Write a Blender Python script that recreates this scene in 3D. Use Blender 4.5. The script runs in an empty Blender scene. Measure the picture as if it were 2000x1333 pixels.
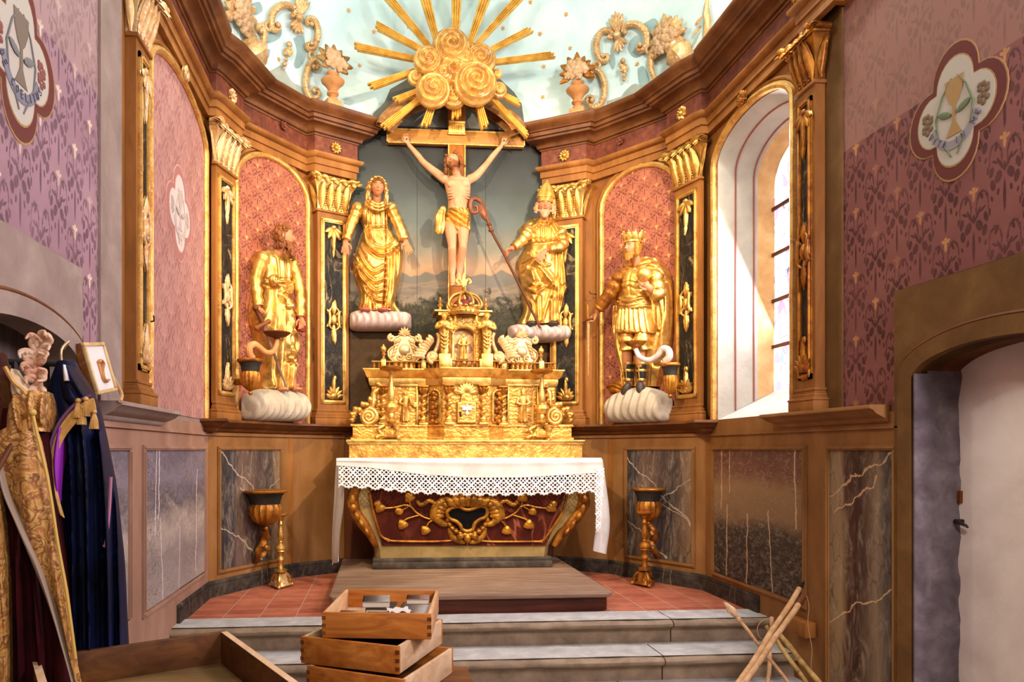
import bpy, bmesh, math, random
import numpy as np
from mathutils import Vector, Matrix, noise as mnoise
random.seed(7)
SC = bpy.context.scene
COL = SC.collection
PI = math.pi
# ---------------------------------------------------------------- camera, world, lights
YAW = math.atan(.0785); FPX = 1400.; EYE = 1.25; PX0 = 857.; PY0 = 880.; CAMX = -.70
cd = bpy.data.cameras.new('camera'); cam = bpy.data.objects.new('camera', cd); COL.objects.link(cam)
cam.location = (CAMX, 0, EYE); cam.rotation_euler = (PI/2, 0, -YAW)
cd.sensor_width = 36; cd.lens = 36*FPX/2000; cd.clip_start = .05
cd.shift_x = (1000-PX0)/2000; cd.shift_y = (PY0-666.5)/2000
SC.camera = cam
SC.view_settings.view_transform = 'Standard'; SC.view_settings.look = 'None'
SC.view_settings.gamma = 1; SC.view_settings.use_curve_mapping = False
SC.view_settings.exposure = .42
w = bpy.data.worlds.new('sky'); SC.world = w; w.use_nodes = True
w.node_tree.nodes['Background'].inputs[0].default_value = (1, .92, .82, 1)
w.node_tree.nodes['Background'].inputs[1].default_value = .30
def light(name, kind, loc, tgt, power, color, size=.3, spot=None):
    l = bpy.data.lights.new(name, kind); l.energy = power; l.color = color
    if kind == 'AREA': l.size = size
    else: l.shadow_soft_size = size
    if spot: l.spot_size = spot; l.spot_blend = .6
    o = bpy.data.objects.new(name, l); COL.objects.link(o); o.location = loc
    o.rotation_euler = (Vector(tgt)-Vector(loc)).to_track_quat('-Z', 'Y').to_euler()
    return o
WARM = (1, .80, .52)
light('spot_lamp', 'SPOT', (1.75, 3.1, 4.5), (-.25, 7.3, 2.6), 610, WARM, .07, 1.25)
light('spot_lamp', 'SPOT', (-1.75, 3.1, 4.5), (.25, 7.3, 2.6), 540, WARM, .07, 1.25)
light('cornice_lamp', 'POINT', (1.65, 4.75, 5.0), (0, 7, 5), 92, (1, .95, .86), .1)
light('cornice_lamp', 'POINT', (-1.65, 4.75, 5.0), (0, 7, 5), 72, (1, .95, .86), .1)
wl = light('window_daylight', 'AREA', (2.54, 5.42, 2.75), (-1.9, 4.4, 1.2), 120, (.92, .88, 1), 1.0)
wl.data.shape = 'RECTANGLE'; wl.data.size = .75; wl.data.size_y = 2.0
light('nave_daylight', 'AREA', (.8, -2.6, 3.6), (-.9, 5, 1.0), 120, (1, .90, .80), 2.2)
light('door_fill_spot', 'SPOT', (.2, .3, 3.1), (2.4, 3.25, .7), 260, (1, .90, .80), .12, .42)  # added spot from out of view, only there to brighten the door leaf
light('nave_window_daylight', 'AREA', (1.9, 1.0, 3.2), (-2.2, 4.2, 1.2), 110, (.90, .80, .97), .9)
# ---------------------------------------------------------------- frames
FC = {'AL': ((-2.18, 0.), (-2.18, 6.35)), 'BL': ((-2.18, 6.35), (-1.46, 7.27)), 'PL': ((-1.46, 7.27), (-1.06, 7.5)),
      'C': ((-1.06, 7.5), (1.06, 7.5)), 'PR': ((1.06, 7.5), (1.46, 7.27)), 'BR': ((1.46, 7.27), (2.18, 6.35)),
      'AR': ((2.18, 6.35), (2.18, 0.)), 'W': ((0., 0.), (1., 0.)), 'V': ((-2.11, 2.77), (-1.69, 2.89)),
      'QL': ((-2.10, 6.12), (-2.0, 6.44)), 'QR': ((2.0, 6.44), (2.10, 6.12)),
      'dBL': ((-2.19, 6.17), (-1.6, 7.12)), 'dBR': ((1.6, 7.12), (2.19, 6.17)),
      'dPL': ((-1.6, 7.12), (-1.1, 7.45)), 'dPR': ((1.1, 7.45), (1.6, 7.12))}
FR = {}
for k, (p, q) in FC.items():
    a = math.atan2(q[1]-p[1], q[0]-p[0])
    FR[k] = (Vector((p[0], p[1], 0)), a, math.hypot(q[0]-p[0], q[1]-p[1]))
def flen(k): return FR[k][2]
def fmat(k):
    o, a, _ = FR[k]
    return Matrix.Translation(o) @ Matrix.Rotation(a, 4, 'Z')
def ray(x, y):
    a = (x-PX0)/FPX; b = -(y-PY0)/FPX
    r = Vector((math.cos(YAW), -math.sin(YAW), 0)); f = Vector((math.sin(YAW), math.cos(YAW), 0))
    return f + r*a + Vector((0, 0, b))
CAMP = Vector((CAMX, 0, EYE))
def onp(k, x, y, off=0.):            # a point of wall k (off metres in front of it) in the wall's own frame
    M = fmat(k).inverted(); o = M @ CAMP; d = M.to_3x3() @ ray(x, y)
    t = (-off-o.y)/d.y; p = o + d*t
    return Vector((p.x, -off, p.z))
def onz(x, y, z):                    # a point of the horizontal level z
    d = ray(x, y); t = (z-EYE)/d.z
    return CAMP + d*t
def mpp(k, x, y, off=0.):
    return (onp(k, x+1, y, off)-onp(k, x, y, off)).length, (onp(k, x, y+1, off)-onp(k, x, y, off)).length
# ---------------------------------------------------------------- mesh builder
class MB:
    def __init__(s): s.v = []; s.f = []; s.M = Matrix()
    def add(s, vs, fs):
        b = len(s.v); M = s.M
        s.v.extend([M @ Vector(v) for v in vs]); s.f.extend([tuple(i+b for i in f) for f in fs])
    def at(s, M): s.M = M; return s
    def box(s, x0, x1, y0, y1, z0, z1, c=0.):
        if c <= 0:
            s.add([(x0,y0,z0),(x1,y0,z0),(x1,y1,z0),(x0,y1,z0),(x0,y0,z1),(x1,y0,z1),(x1,y1,z1),(x0,y1,z1)],
                  [(3,2,1,0),(4,5,6,7),(0,1,5,4),(1,2,6,5),(2,3,7,6),(3,0,4,7)]); return s
        bm = bmesh.new()
        vs = [bm.verts.new(p) for p in [(x0,y0,z0),(x1,y0,z0),(x1,y1,z0),(x0,y1,z0),(x0,y0,z1),(x1,y0,z1),(x1,y1,z1),(x0,y1,z1)]]
        for f in [(3,2,1,0),(4,5,6,7),(0,1,5,4),(1,2,6,5),(2,3,7,6),(3,0,4,7)]: bm.faces.new([vs[i] for i in f])
        bmesh.ops.bevel(bm, geom=bm.edges[:], offset=c, segments=2, affect='EDGES', profile=.5)
        bm.verts.index_update()
        s.add([v.co[:] for v in bm.verts], [[v.index for v in f.verts] for f in bm.faces]); bm.free(); return s
    def prism(s, poly, y0, y1, ch=0.):      # outline in x,z ; extruded in y from y0 (back) to y1 (front)
        n = len(poly)
        area = sum(poly[i][0]*poly[(i+1) % n][1]-poly[(i+1) % n][0]*poly[i][1] for i in range(n))
        if area < 0: poly = poly[::-1]
        vs = [(x, y0, z) for x, z in poly]
        if ch:
            ins = inset(poly, ch); sg = 1 if y1 > y0 else -1
            vs += [(x, y1-sg*ch, z) for x, z in poly] + [(x, y1, z) for x, z in ins]; k = 3
        else:
            vs += [(x, y1, z) for x, z in poly]; k = 2
        fs = []
        for j in range(k-1):
            for i in range(n):
                q = (j*n+i, j*n+(i+1) % n, (j+1)*n+(i+1) % n, (j+1)*n+i)
                fs.append(q if y1 < y0 else q[::-1])
        top = tuple(range((k-1)*n, k*n)); bot = tuple(range(n))
        if y1 < y0: fs += [top, bot[::-1]]
        else: fs += [top[::-1], bot]
        s.add(vs, fs); return s
    def grid(s, fn, nu, nv, cu=False, cv=False):   # fn(i,j)->point
        b = [[fn(i, j) for i in range(nu)] for j in range(nv)]
        vs = [p for r in b for p in r]; fs = []
        for j in range(nv if cv else nv-1):
            for i in range(nu if cu else nu-1):
                i2 = (i+1) % nu; j2 = (j+1) % nv
                fs.append((j*nu+i, j*nu+i2, j2*nu+i2, j2*nu+i))
        s.add(vs, fs); return s
    def lathe(s, prof, c=(0, 0, 0), seg=20, flute=0., nf=8, cap=True):   # prof: (r,z)
        n = len(prof)
        def fn(i, j):
            a = 2*PI*i/seg; r, z = prof[j][0], prof[j][1]
            if flute and len(prof[j]) > 2: r *= 1+flute*(abs(math.cos(nf*a/2))-.6)
            return (c[0]+r*math.cos(a), c[1]+r*math.sin(a), c[2]+z)
        s.grid(fn, seg, n, cu=True)
        if cap:
            for j, sg in ((0, -1), (n-1, 1)):
                if prof[j][0] > 1e-5:
                    ring = [fn(i, j) for i in range(seg)]
                    s.add(ring, [tuple(range(seg)) if sg > 0 else tuple(range(seg))[::-1]])
        return s
    def tube(s, pts, r, seg=8, flat=1., up=None, cap=True):
        P = [Vector(p) for p in pts]; n = len(P)
        R = r if isinstance(r, (list, tuple)) else [r]*n
        T = [(P[min(i+1, n-1)]-P[max(i-1, 0)]).normalized() for i in range(n)]
        u = Vector(up) if up else (Vector((0, 0, 1)) if abs(T[0].z) < .9 else Vector((0, 1, 0)))
        vs = []
        for i in range(n):
            u = (u-T[i]*u.dot(T[i]))
            if u.length < 1e-6: u = T[i].orthogonal()
            u.normalize(); w_ = T[i].cross(u)
            for k in range(seg):
                a = 2*PI*k/seg
                vs.append(P[i]+u*(math.cos(a)*R[i]*flat)+w_*(math.sin(a)*R[i]))
        fs = [(i*seg+k, i*seg+(k+1) % seg, (i+1)*seg+(k+1) % seg, (i+1)*seg+k) for i in range(n-1) for k in range(seg)]
        if cap: fs += [tuple(range(seg))[::-1], tuple(range((n-1)*seg, n*seg))]
        s.add(vs, fs); return s
    def ell(s, c, r, seg=14, rings=9, R=None):
        r = (r, r, r) if not isinstance(r, (list, tuple)) else r
        M0 = s.M
        s.M = M0 @ Matrix.Translation(Vector(c)) @ (R.to_4x4() if R else Matrix())
        vs = [(0, 0, -r[2])]; fs = []
        for j in range(1, rings):
            t = -PI/2+PI*j/rings
            for i in range(seg):
                a = 2*PI*i/seg; vs.append((r[0]*math.cos(t)*math.cos(a), r[1]*math.cos(t)*math.sin(a), r[2]*math.sin(t)))
        vs.append((0, 0, r[2])); e = len(vs)-1
        for i in range(seg):
            fs.append((0, 1+(i+1) % seg, 1+i)); fs.append((e, e-seg+i, e-seg+(i+1) % seg))
            for j in range(rings-2):
                a = 1+j*seg; fs.append((a+i, a+(i+1) % seg, a+seg+(i+1) % seg, a+seg+i))
        s.add(vs, fs); s.M = M0; return s
    def leaf(s, base, tip, wd, depth=.02, curl=0., nrm=(0, -1, 0), lobes=0, n=9):   # a carved leaf lying in the plane across nrm
        b = Vector(base); t = Vector(tip)-b; L = t.length; t.normalize(); nv = Vector(nrm).normalized(); sd = t.cross(nv).normalized()
        def fn(i, j):
            f = j/(n-1); g = (i/6*2-1)
            w_ = wd*(math.sin(PI*min(1, f*.93+.07))**.75)
            if lobes: w_ *= 1-.22*abs(math.sin(lobes*PI*f))
            d = depth*(1-g*g)*math.sin(PI*min(1, f*.9+.1))-(.25*depth if abs(g) < .1 else 0)
            return b+t*(L*f)+sd*(g*w_)+nv*(d+curl*f*f+.004)
        s.grid(fn, 7, n)
        def fb(i, j): p = fn(6-i, j); return p-nv*(depth*.5+.004)
        s.grid(fb, 7, n); return s
def inset(poly, d):
    n = len(poly); out = []
    for i in range(n):
        p0 = Vector(poly[i-1]); p = Vector(poly[i]); p1 = Vector(poly[(i+1) % n])
        a = (p-p0); b = (p1-p)
        if a.length < 1e-9 or b.length < 1e-9: out.append(tuple(p)); continue
        a.normalize(); b.normalize()
        na = Vector((-a.y, a.x)); nb = Vector((-b.y, b.x)); m = na+nb
        k = max(.35, 1+na.dot(nb)); out.append(tuple(p+m*(d/k)))
    return out
def sweep(mb, path, prof, close_ends=True):  # path: plan points left to right seen from the room; prof: (proj,z)
    n = len(path); rows = []
    for i in range(n):
        p = Vector(path[i])
        ds = []
        if i > 0: ds.append((p-Vector(path[i-1])).normalized())
        if i < n-1: ds.append((Vector(path[i+1])-p).normalized())
        ns = [Vector((d.y, -d.x)) for d in ds]
        m = sum(ns, Vector((0, 0))); k = 1+ns[0].dot(ns[-1]) if len(ns) > 1 else 2
        m = m/max(k, .3) if len(ns) > 1 else ns[0]
        rows.append([(p.x+m.x*a, p.y+m.y*a, z) for a, z in prof])
    k = len(prof)
    for i in range(n-1):     # separate verts per segment keep the mitres crisp
        vs = rows[i]+rows[i+1]
        mb.add(vs, [(j, k+j, k+j+1, j+1) for j in range(k-1)])
    if close_ends:
        for r in (rows[0], rows[-1]): mb.add(r, [tuple(range(k))])
    return mb
ORG = {}
SOFT = set('leaf_drop cartouche leaf_foot acanthus_leaf abacus rosette shell_ornament palmette bead_pendant leaf_spray flower_bunch shell_relief side_volute leafy_scroll scroll_border leaf_crest shell_cartouche corner_scroll vine_leaf garland flower angel hood veil'.split())
def tag(o, label, cat, group=None, kind=None):
    o['label'] = label; o['category'] = cat
    if group: o['group'] = group
    if kind: o['kind'] = kind
    return o
def thing(name, label, cat, k='W', org=(0, 0, 0), group=None, rot=0.):
    o = bpy.data.objects.new(name, None); COL.objects.link(o); o.empty_display_size = .1
    o.matrix_world = fmat(k) @ Matrix.Translation(Vector(org)) @ Matrix.Rotation(rot, 4, 'Z')
    ORG[o.name] = Vector(org); tag(o, label, cat, group); return o
def mesh_of(name, mb, mat, shift=None, smooth=35):
    me = bpy.data.meshes.new(name)
    vs = mb.v if shift is None else [v-shift for v in mb.v]
    me.from_pydata([tuple(v) for v in vs], [], mb.f)
    if mat: me.materials.append(mat)
    me.validate()
    bm = bmesh.new(); bm.from_mesh(me)
    bmesh.ops.remove_doubles(bm, verts=bm.verts, dist=1e-5)
    bmesh.ops.recalc_face_normals(bm, faces=bm.faces)
    if smooth:
        for f in bm.faces: f.smooth = True
        for e in bm.edges:
            if len(e.link_faces) == 2 and e.calc_face_angle(0) > math.radians(smooth): e.smooth = False
    bm.to_mesh(me); bm.free()
    return me
def obj(name, mb, mat, parent=None, k='W', org=None, smooth=35, label=None, kind=None, loc=None):
    """link mb as ONE mesh object. With a parent, mb is in the parent's wall frame."""
    if name in SOFT: smooth = 80
    if parent is not None:
        sh = ORG.get(parent.name, Vector((0, 0, 0)))
        o = bpy.data.objects.new(name, mesh_of(name, mb, mat, sh, smooth)); COL.objects.link(o); o.parent = parent
        ORG[o.name] = sh
    else:
        sh = Vector(org) if org else Vector((0, 0, 0))
        o = bpy.data.objects.new(name, mesh_of(name, mb, mat, sh, smooth)); COL.objects.link(o)
        o.matrix_world = fmat(k) @ Matrix.Translation(sh); ORG[o.name] = sh
    if label: o['label'] = label
    if kind: o['kind'] = kind
    return o
def struct(name, mb, mat, k='W', parent=None, smooth=35):
    o = obj(name, mb, mat, parent, k, None, smooth)
    if parent is None: o['kind'] = 'structure'
    return o
def copy_tree(o, parent=None):
    c = o.copy(); COL.objects.link(c); c.parent = parent
    ORG[c.name] = ORG.get(o.name, Vector((0, 0, 0)))
    for ch in list(o.children): copy_tree(ch, c)
    return c
def remesh(o, voxel, smooth_it=2):
    m = o.modifiers.new('r', 'REMESH'); m.mode = 'VOXEL'; m.voxel_size = voxel; m.use_smooth_shade = True
    if smooth_it:
        s = o.modifiers.new('s', 'SMOOTH'); s.factor = .5; s.iterations = smooth_it
    dg = bpy.context.evaluated_depsgraph_get(); dg.update()
    me = bpy.data.meshes.new_from_object(o.evaluated_get(dg))
    mats = list(o.data.materials); o.modifiers.clear(); o.data = me
    me.materials.clear()
    for q in mats: me.materials.append(q)
    for p in me.polygons: p.use_smooth = True
    return o
# ---------------------------------------------------------------- materials
def hexc(h):
    r = [int(h[i:i+2], 16)/255 for i in (0, 2, 4)]
    return tuple(c/12.92 if c <= .04045 else ((c+.055)/1.055)**2.4 for c in r)+(1,)
class E_:                                # tiny expression wrapper over Math nodes
    nt = None
    def __init__(s, x): s.x = x
    @staticmethod
    def op(o, *a):
        n = E_.nt.nodes.new('ShaderNodeMath'); n.operation = o
        for i, q in enumerate(a):
            if isinstance(q, E_): E_.nt.links.new(q.x, n.inputs[i])
            else: n.inputs[i].default_value = q
        return E_(n.outputs[0])
    def __add__(s, o): return E_.op('ADD', s, o)
    __radd__ = __add__
    def __sub__(s, o): return E_.op('SUBTRACT', s, o)
    def __rsub__(s, o): return E_.op('SUBTRACT', o, s)
    def __mul__(s, o): return E_.op('MULTIPLY', s, o)
    __rmul__ = __mul__
    def __truediv__(s, o): return E_.op('DIVIDE', s, o)
    def abs(s): return E_.op('ABSOLUTE', s)
    def mod(s, m): return E_.op('FLOORED_MODULO', s, m)
    def floor(s): return E_.op('FLOOR', s)
    def min(s, o): return E_.op('MINIMUM', s, o)
    def max(s, o): return E_.op('MAXIMUM', s, o)
    def sqrt(s): return E_.op('SQRT', s)
    def lt(s, o): return E_.op('LESS_THAN', s, o)
    def gt(s, o): return E_.op('GREATER_THAN', s, o)
    def soft(s, a, b):                   # 1 below a, 0 above b
        n = E_.nt.nodes.new('ShaderNodeMapRange'); n.clamp = True; n.interpolation_type = 'SMOOTHSTEP'
        E_.nt.links.new(s.x, n.inputs[0]); n.inputs[1].default_value = a; n.inputs[2].default_value = b
        n.inputs[3].default_value = 1; n.inputs[4].default_value = 0
        return E_(n.outputs[0])
def ell_(u, v, cx, cy, rx, ry, ang=0):
    a = u-cx; b = v-cy
    if ang:
        c, s = math.cos(ang), math.sin(ang); a, b = a*c+b*s, b*c-a*s
    a = a*(1/rx); b = b*(1/ry)
    return (a*a+b*b).sqrt()-1.
class Mat:
    def __init__(s, name, rough=.6, metal=0., spec=.5):
        s.m = bpy.data.materials.new(name); s.m.use_nodes = True; s.nt = s.m.node_tree; s.b = s.nt.nodes['Principled BSDF']
        s.b.inputs['Roughness'].default_value = rough; s.b.inputs['Metallic'].default_value = metal
        s.b.inputs['Specular IOR Level'].default_value = spec
        s.tc = s.nt.nodes.new('ShaderNodeTexCoord'); s.co = s.tc.outputs['Object']
    def link(s, a, b): s.nt.links.new(a, b)
    def map(s, scale=(1, 1, 1), rot=(0, 0, 0)):
        n = s.nt.nodes.new('ShaderNodeMapping'); s.link(s.co, n.inputs[0]); n.inputs['Scale'].default_value = scale; n.inputs['Rotation'].default_value = rot
        return n.outputs[0]
    def noise(s, scale, detail=4, rough=.55, dist=0., vec=None):
        n = s.nt.nodes.new('ShaderNodeTexNoise'); s.link(vec or s.co, n.inputs['Vector'])
        n.inputs['Scale'].default_value = scale; n.inputs['Detail'].default_value = detail
        n.inputs['Roughness'].default_value = rough; n.inputs['Distortion'].default_value = dist
        return n.outputs['Fac']
    def ramp(s, fac, stops):
        n = s.nt.nodes.new('ShaderNodeValToRGB'); s.link(fac, n.inputs[0]); e = n.color_ramp.elements
        while len(e) < len(stops): e.new(.5)
        for q, (p, c) in zip(e, stops):
            q.position = p; q.color = hexc(c) if isinstance(c, str) else (c if len(c) == 4 else tuple(c)+(1,))
        return n.outputs[0]
    def mix(s, fac, a, b, mode='MIX'):
        n = s.nt.nodes.new('ShaderNodeMix'); n.data_type = 'RGBA'; n.blend_type = mode
        for q, i in ((fac, 0), (a, 6), (b, 7)):
            if isinstance(q, E_): q = q.x
            if isinstance(q, str): q = hexc(q)
            if isinstance(q, (float, int)): n.inputs[i].default_value = q
            elif isinstance(q, tuple): n.inputs[i].default_value = q
            else: s.link(q, n.inputs[i])
        return n.outputs[2]
    def xyz(s):
        E_.nt = s.nt
        n = s.nt.nodes.new('ShaderNodeSeparateXYZ'); s.link(s.co, n.inputs[0]); return [E_(n.outputs[i]) for i in range(3)]
    def color(s, c):
        if isinstance(c, str): c = hexc(c)
        if isinstance(c, tuple): s.b.inputs['Base Color'].default_value = c
        else: s.link(c, s.b.inputs['Base Color'])
        return s
    def rough(s, fac, a, b):
        n = s.nt.nodes.new('ShaderNodeMapRange'); s.link(fac, n.inputs[0]); n.inputs[3].default_value = a; n.inputs[4].default_value = b
        s.link(n.outputs[0], s.b.inputs['Roughness']); return s
    def bump(s, h, strength=.3, dist=.01):
        n = s.nt.nodes.new('ShaderNodeBump'); s.link(h.x if isinstance(h, E_) else h, n.inputs['Height'])
        n.inputs['Strength'].default_value = strength; n.inputs['Distance'].default_value = dist
        s.link(n.outputs[0], s.b.inputs['Normal']); return s
def gild(name, c1='e8bd6a', c2='c4954a', c3='74481c', rough=.34, metal=.85, worn=.0, wc='9a4a22'):
    m = Mat(name, rough, metal)
    n = m.noise(9, 6, .65); n2 = m.noise(45, 3, .6)
    c = m.ramp(n, [(.22, c3), (.42, c2), (.6, c1)])
    if worn:
        c = m.mix(m.ramp(n2, [(.28+worn*.4, (1, 1, 1)), (.40+worn*.4, (0, 0, 0))]), c, wc)
    m.color(c); m.rough(n2, rough-.12, rough+.2); m.bump(n2, .22, .006); return m.m
def paint(name, c1, c2, c3=None, scale=6, rough=.6, bump=.15, bscale=40, stretch=(1, 1, 1), spec=.22):
    m = Mat(name, rough, 0, spec); v = m.map(stretch)
    n = m.noise(scale, 6, .62, .3, v); n2 = m.noise(bscale, 4, .6)
    st = [(.3, c1), (.62, c2)] if c3 is None else [(.25, c1), (.5, c2), (.72, c3)]
    m.color(m.ramp(n, st)); m.rough(n2, rough-.1, rough+.15); m.bump(n2, bump, .006); return m.m
def damask(name, ground, ground2, dark, flower, pu, pv, dark_amt=.85, fl_amt=.8, clean=None, gscale=2.2):
    m = Mat(name, .75, 0, .25); x, y, z = m.xyz()
    # half-drop repeat
    colm = (x*(1/(pu*.5))).floor(); odd = colm.mod(2.)
    u = (x.mod(pu*.5)-pu*.25)*(1/pu)               # -.25..+.25
    v = ((z+odd*(pv*.5)).mod(pv))*(1/pv)            # 0..1
    ua = u.abs()
    d = ell_(ua, v, 0, .25, .024, .19)                         # stem
    for (cx, cy, rx, ry, an) in [(.095, .50, .052, .075, .5), (.185, .42, .042, .072, -.25), (.205, .58, .036, .066, .3),
                                 (0, .60, .02, .06, 0), (.065, .645, .022, .10, -.55), (.13, .86, .024, .05, .4), (.10, .32, .022, .042, .2), (.20, .26, .018, .035, -.3),
                                 (.15, .69, .055, .018, .5), (.235, .12, .016, .05, 0)]:
        d = d.min(ell_(ua, v, cx, cy, rx, ry, an))
    # arching tendril
    e = ell_(ua, v, .145, .72, .10, .19); ring = (e.abs()-.10).max(.66-v)
    d = d.min(ring)
    fl = ell_(ua, v, 0, .89, .024, .075).min(ell_(ua, v, .045, .95, .036, .022, .5)).min(ell_(ua, v, 0, .985, .026, .03))
    n = m.noise(gscale, 5, .6); n2 = m.noise(30, 4, .6)
    wob = E_(m.noise(60, 2))-.5
    g = m.ramp(n, [(.3, ground), (.68, ground2)])
    msk = (d+wob*.5).soft(-.12, .14)*dark_amt
    msk = msk*E_(m.ramp(m.noise(3.1, 3), [(.3, (.55, .55, .55)), (.6, (1, 1, 1))]))
    c = m.mix(msk, g, dark)
    msk2 = (fl+wob*.4).soft(-.1, .15)*E_(m.ramp(m.noise(1.3, 2), [(.42, (0, 0, 0)), (.56, (fl_amt,)*3)]))
    c = m.mix(msk2, c, flower)
    if clean:                                    # dulled plaster band: z > a + b*x
        (z0, xa, tone, amt) = clean
        c = m.mix(((z-z0)*-1.).soft(-.004, .004)*(x*xa).gt(0)*amt, c, tone)
    m.color(c); m.bump(n2, .12, .004); return m.m
def marble(name, base, mid, light, vein='d9c9b5', rot=.5, scale=3, vscale=1.6, stretch=(1, 1, 1), vamt=.8, band=None):
    m = Mat(name, .42, 0, .15); v = m.map(stretch, (0, rot, 0))
    n = m.noise(scale, 8, .7, 1.2, v)
    c = m.ramp(n, [(.3, base), (.5, mid), (.72, light)])
    if band:                                     # a lighter diagonal cloud across the slab
        E_.nt = m.nt; x, y, z = m.xyz(); t = (z-x*band[1]-band[0]+(E_(m.noise(4, 4))-.5)*.35).abs()
        c = m.mix(t.soft(band[2]*.3, band[2])*.8, c, band[3])
    E_.nt = m.nt
    q = E_(m.noise(vscale, 3, .5, 1.5, m.map((1, 1, .35), (0, rot+.35, 0)))); q = (q-.5).abs()
    gate = E_(m.noise(1.7, 2))
    c = m.mix(q.soft(.003, .016)*gate.soft(.62, .40)*vamt, c, vein)
    m.b.inputs['Roughness'].default_value = .55; m.color(c); m.bump(n, .25, .01); return m.m
def wood(name, c1, c2, c3, axis=0, rough=.55, sc=14, spec=.2):
    m = Mat(name, rough, 0, spec); st = [12, 12, 12]; st[axis] = .9
    v = m.map(tuple(q*.12 for q in st)); n = m.noise(sc, 6, .62, .6, v); n2 = m.noise(3, 3)
    c = m.ramp(n, [(.28, c1), (.5, c2), (.72, c3)])
    c = m.mix(m.ramp(n2, [(.35, (0, 0, 0)), (.7, (.45,)*3)]), c, c1)
    m.color(c); m.bump(n, .18, .004); return m.m
def plain(name, c, rough=.6, metal=0., emit=0.):
    m = Mat(name, rough, metal); m.color(c)
    if emit:
        m.b.inputs['Emission Color'].default_value = hexc(c); m.b.inputs['Emission Strength'].default_value = emit
    return m.m
def slab(name, axis, stops, crack=9, dist=.5, vein='d9c9b5', veins=(), stretch=(1, 1, 1), streak=None, lo=0., hi=1.):
    """painted marble: soft bands of colour along x or z, a crackled pebble texture, drawn veins"""
    m = Mat(name, .55, 0, .2); x, y, z = m.xyz(); a = x if axis == 'x' else z
    n = E_(m.noise(2.2, 6, .65, 1., m.map(stretch))); n2 = m.noise(crack, 6, .7, 1.4, m.map(stretch))
    t = (a-lo)*(1/(hi-lo))+(n-.5)*dist
    c = m.ramp(t.x, stops)
    v = m.nt.nodes.new('ShaderNodeTexVoronoi'); v.feature = 'DISTANCE_TO_EDGE'; v.inputs['Scale'].default_value = crack
    ad = m.nt.nodes.new('ShaderNodeVectorMath'); ad.operation = 'ADD'; nz = m.nt.nodes.new('ShaderNodeTexNoise'); nz.inputs['Scale'].default_value = crack*.8; m.link(m.co, nz.inputs['Vector'])
    sc = m.nt.nodes.new('ShaderNodeVectorMath'); sc.operation = 'SCALE'; sc.inputs['Scale'].default_value = .12; m.link(nz.outputs['Color'], sc.inputs[0])
    m.link(m.map(stretch), ad.inputs[0]); m.link(sc.outputs[0], ad.inputs[1]); m.link(ad.outputs[0], v.inputs['Vector'])
    E_.nt = m.nt
    c = m.mix(E_(v.outputs['Distance']).soft(.0, .07)*E_(m.noise(1.8, 2)).soft(.62, .42)*.6, c, '2a211c')
    c = m.mix(m.ramp(n2, [(.42, (0, 0, 0)), (.62, (.5,)*3)]), c, m.ramp(n2, [(.4, '3b302a'), (.7, 'b09a82')]))
    w1 = (E_(m.noise(3.5, 4, .6))-.5)*.22; w2 = (E_(m.noise(16, 3, .6))-.5)*.04
    for (kind, p0, k, wd, z0, z1) in veins:           # thin pale strokes: position p0 (+slope k) between z0 and z1
        d = ((x-z*k-p0+(w1*.25 if kind == 'v' else w1)+w2).abs() if kind == 'v' else (z-x*k-p0+w1+w2).abs())
        g = ((z-z0).gt(0)*(z-z1).lt(0) if kind == 'v' else (x-z0).gt(0)*(x-z1).lt(0))
        c = m.mix(d.soft(wd*.4, wd)*g*.85, c, vein)
    m.color(c); m.bump(n2, .3, .008); return m.m
G = {}
G['gold'] = gild('gilding')
G['gold_bright'] = gild('bright_gilding', 'edc468', 'd2a04a', '98682a', .32, .75)
G['gold_pale'] = gild('pale_worn_gilding', 'dcb678', 'c4935a', '8c5c30', .48, .4, .15, 'dccbb0')
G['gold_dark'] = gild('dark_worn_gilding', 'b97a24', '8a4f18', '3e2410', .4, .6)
G['gold_frame'] = gild('flaking_gilding', 'd9ac5c', 'c08a42', '8a5828', .42, .6, .06, 'dcc296')
G['ochre'] = paint('ochre_wood_paint', '6c4018', '8c5826', 'a46c36', 5, .55, .2, 50, (1, 1, .25))
G['ochre_dado'] = paint('ochre_dado_paint', '6f4822', '8a5e32', '9c7042', 3.2, .6, .22, 60, (1, 1, .4))
G['brown'] = paint('dark_brown_paint', '4a2410', '5f3216', '774422', 5, .5, .15, 50, (1, 1, .3))
G['cornice'] = paint('cornice_brown_paint', '4a2814', '643a1c', '7c4e2a', 4, .42, .2, 45)
G['frieze'] = paint('frieze_red_marbling', '4c2416', '693524', '84482e', 14, .5, .2, 45)
G['vault'] = paint('pale_blue_vault_plaster', 'bcd8d7', 'cfe5e2', 'e2efeb', 2.2, .8, .5, 9, spec=.2)
G['grey_stain'] = paint('grey_blue_vault_paint', '7f9a98', '94adaa', 'a9bfba', 5, .85, .3, 14, spec=.2)
G['plaster'] = paint('bare_grey_plaster', '8b7a6c', 'a08e7e', 'b3a292', 5, .85, .4, 30, spec=.2)
G['reveal'] = paint('pale_reveal_plaster', 'a09b90', 'b2ada3', 'c0bbb0', 3, .85, .35, 25, spec=.2)
G['ochre_plaster'] = paint('ochre_bare_plaster', 'b78a58', 'caa06c', 'd9b584', 6, .85, .4, 25)
G['stone'] = paint('grey_step_stone', '6b5946', '8a745c', 'a08b70', 7, .7, .55, 26, spec=.3)
G['tread'] = paint('worn_tread_stone', '9a948d', 'b3aea7', 'cac5bd', 7, .6, .4, 22)
G['jamb_stone'] = paint('rough_jamb_stone', '453a3e', '60555a', '786c70', 8, .85, 1.0, 16)
G['lintel'] = paint('painted_lintel', '56391a', '684823', '7a582f', 4, .65, .25, 40)
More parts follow.
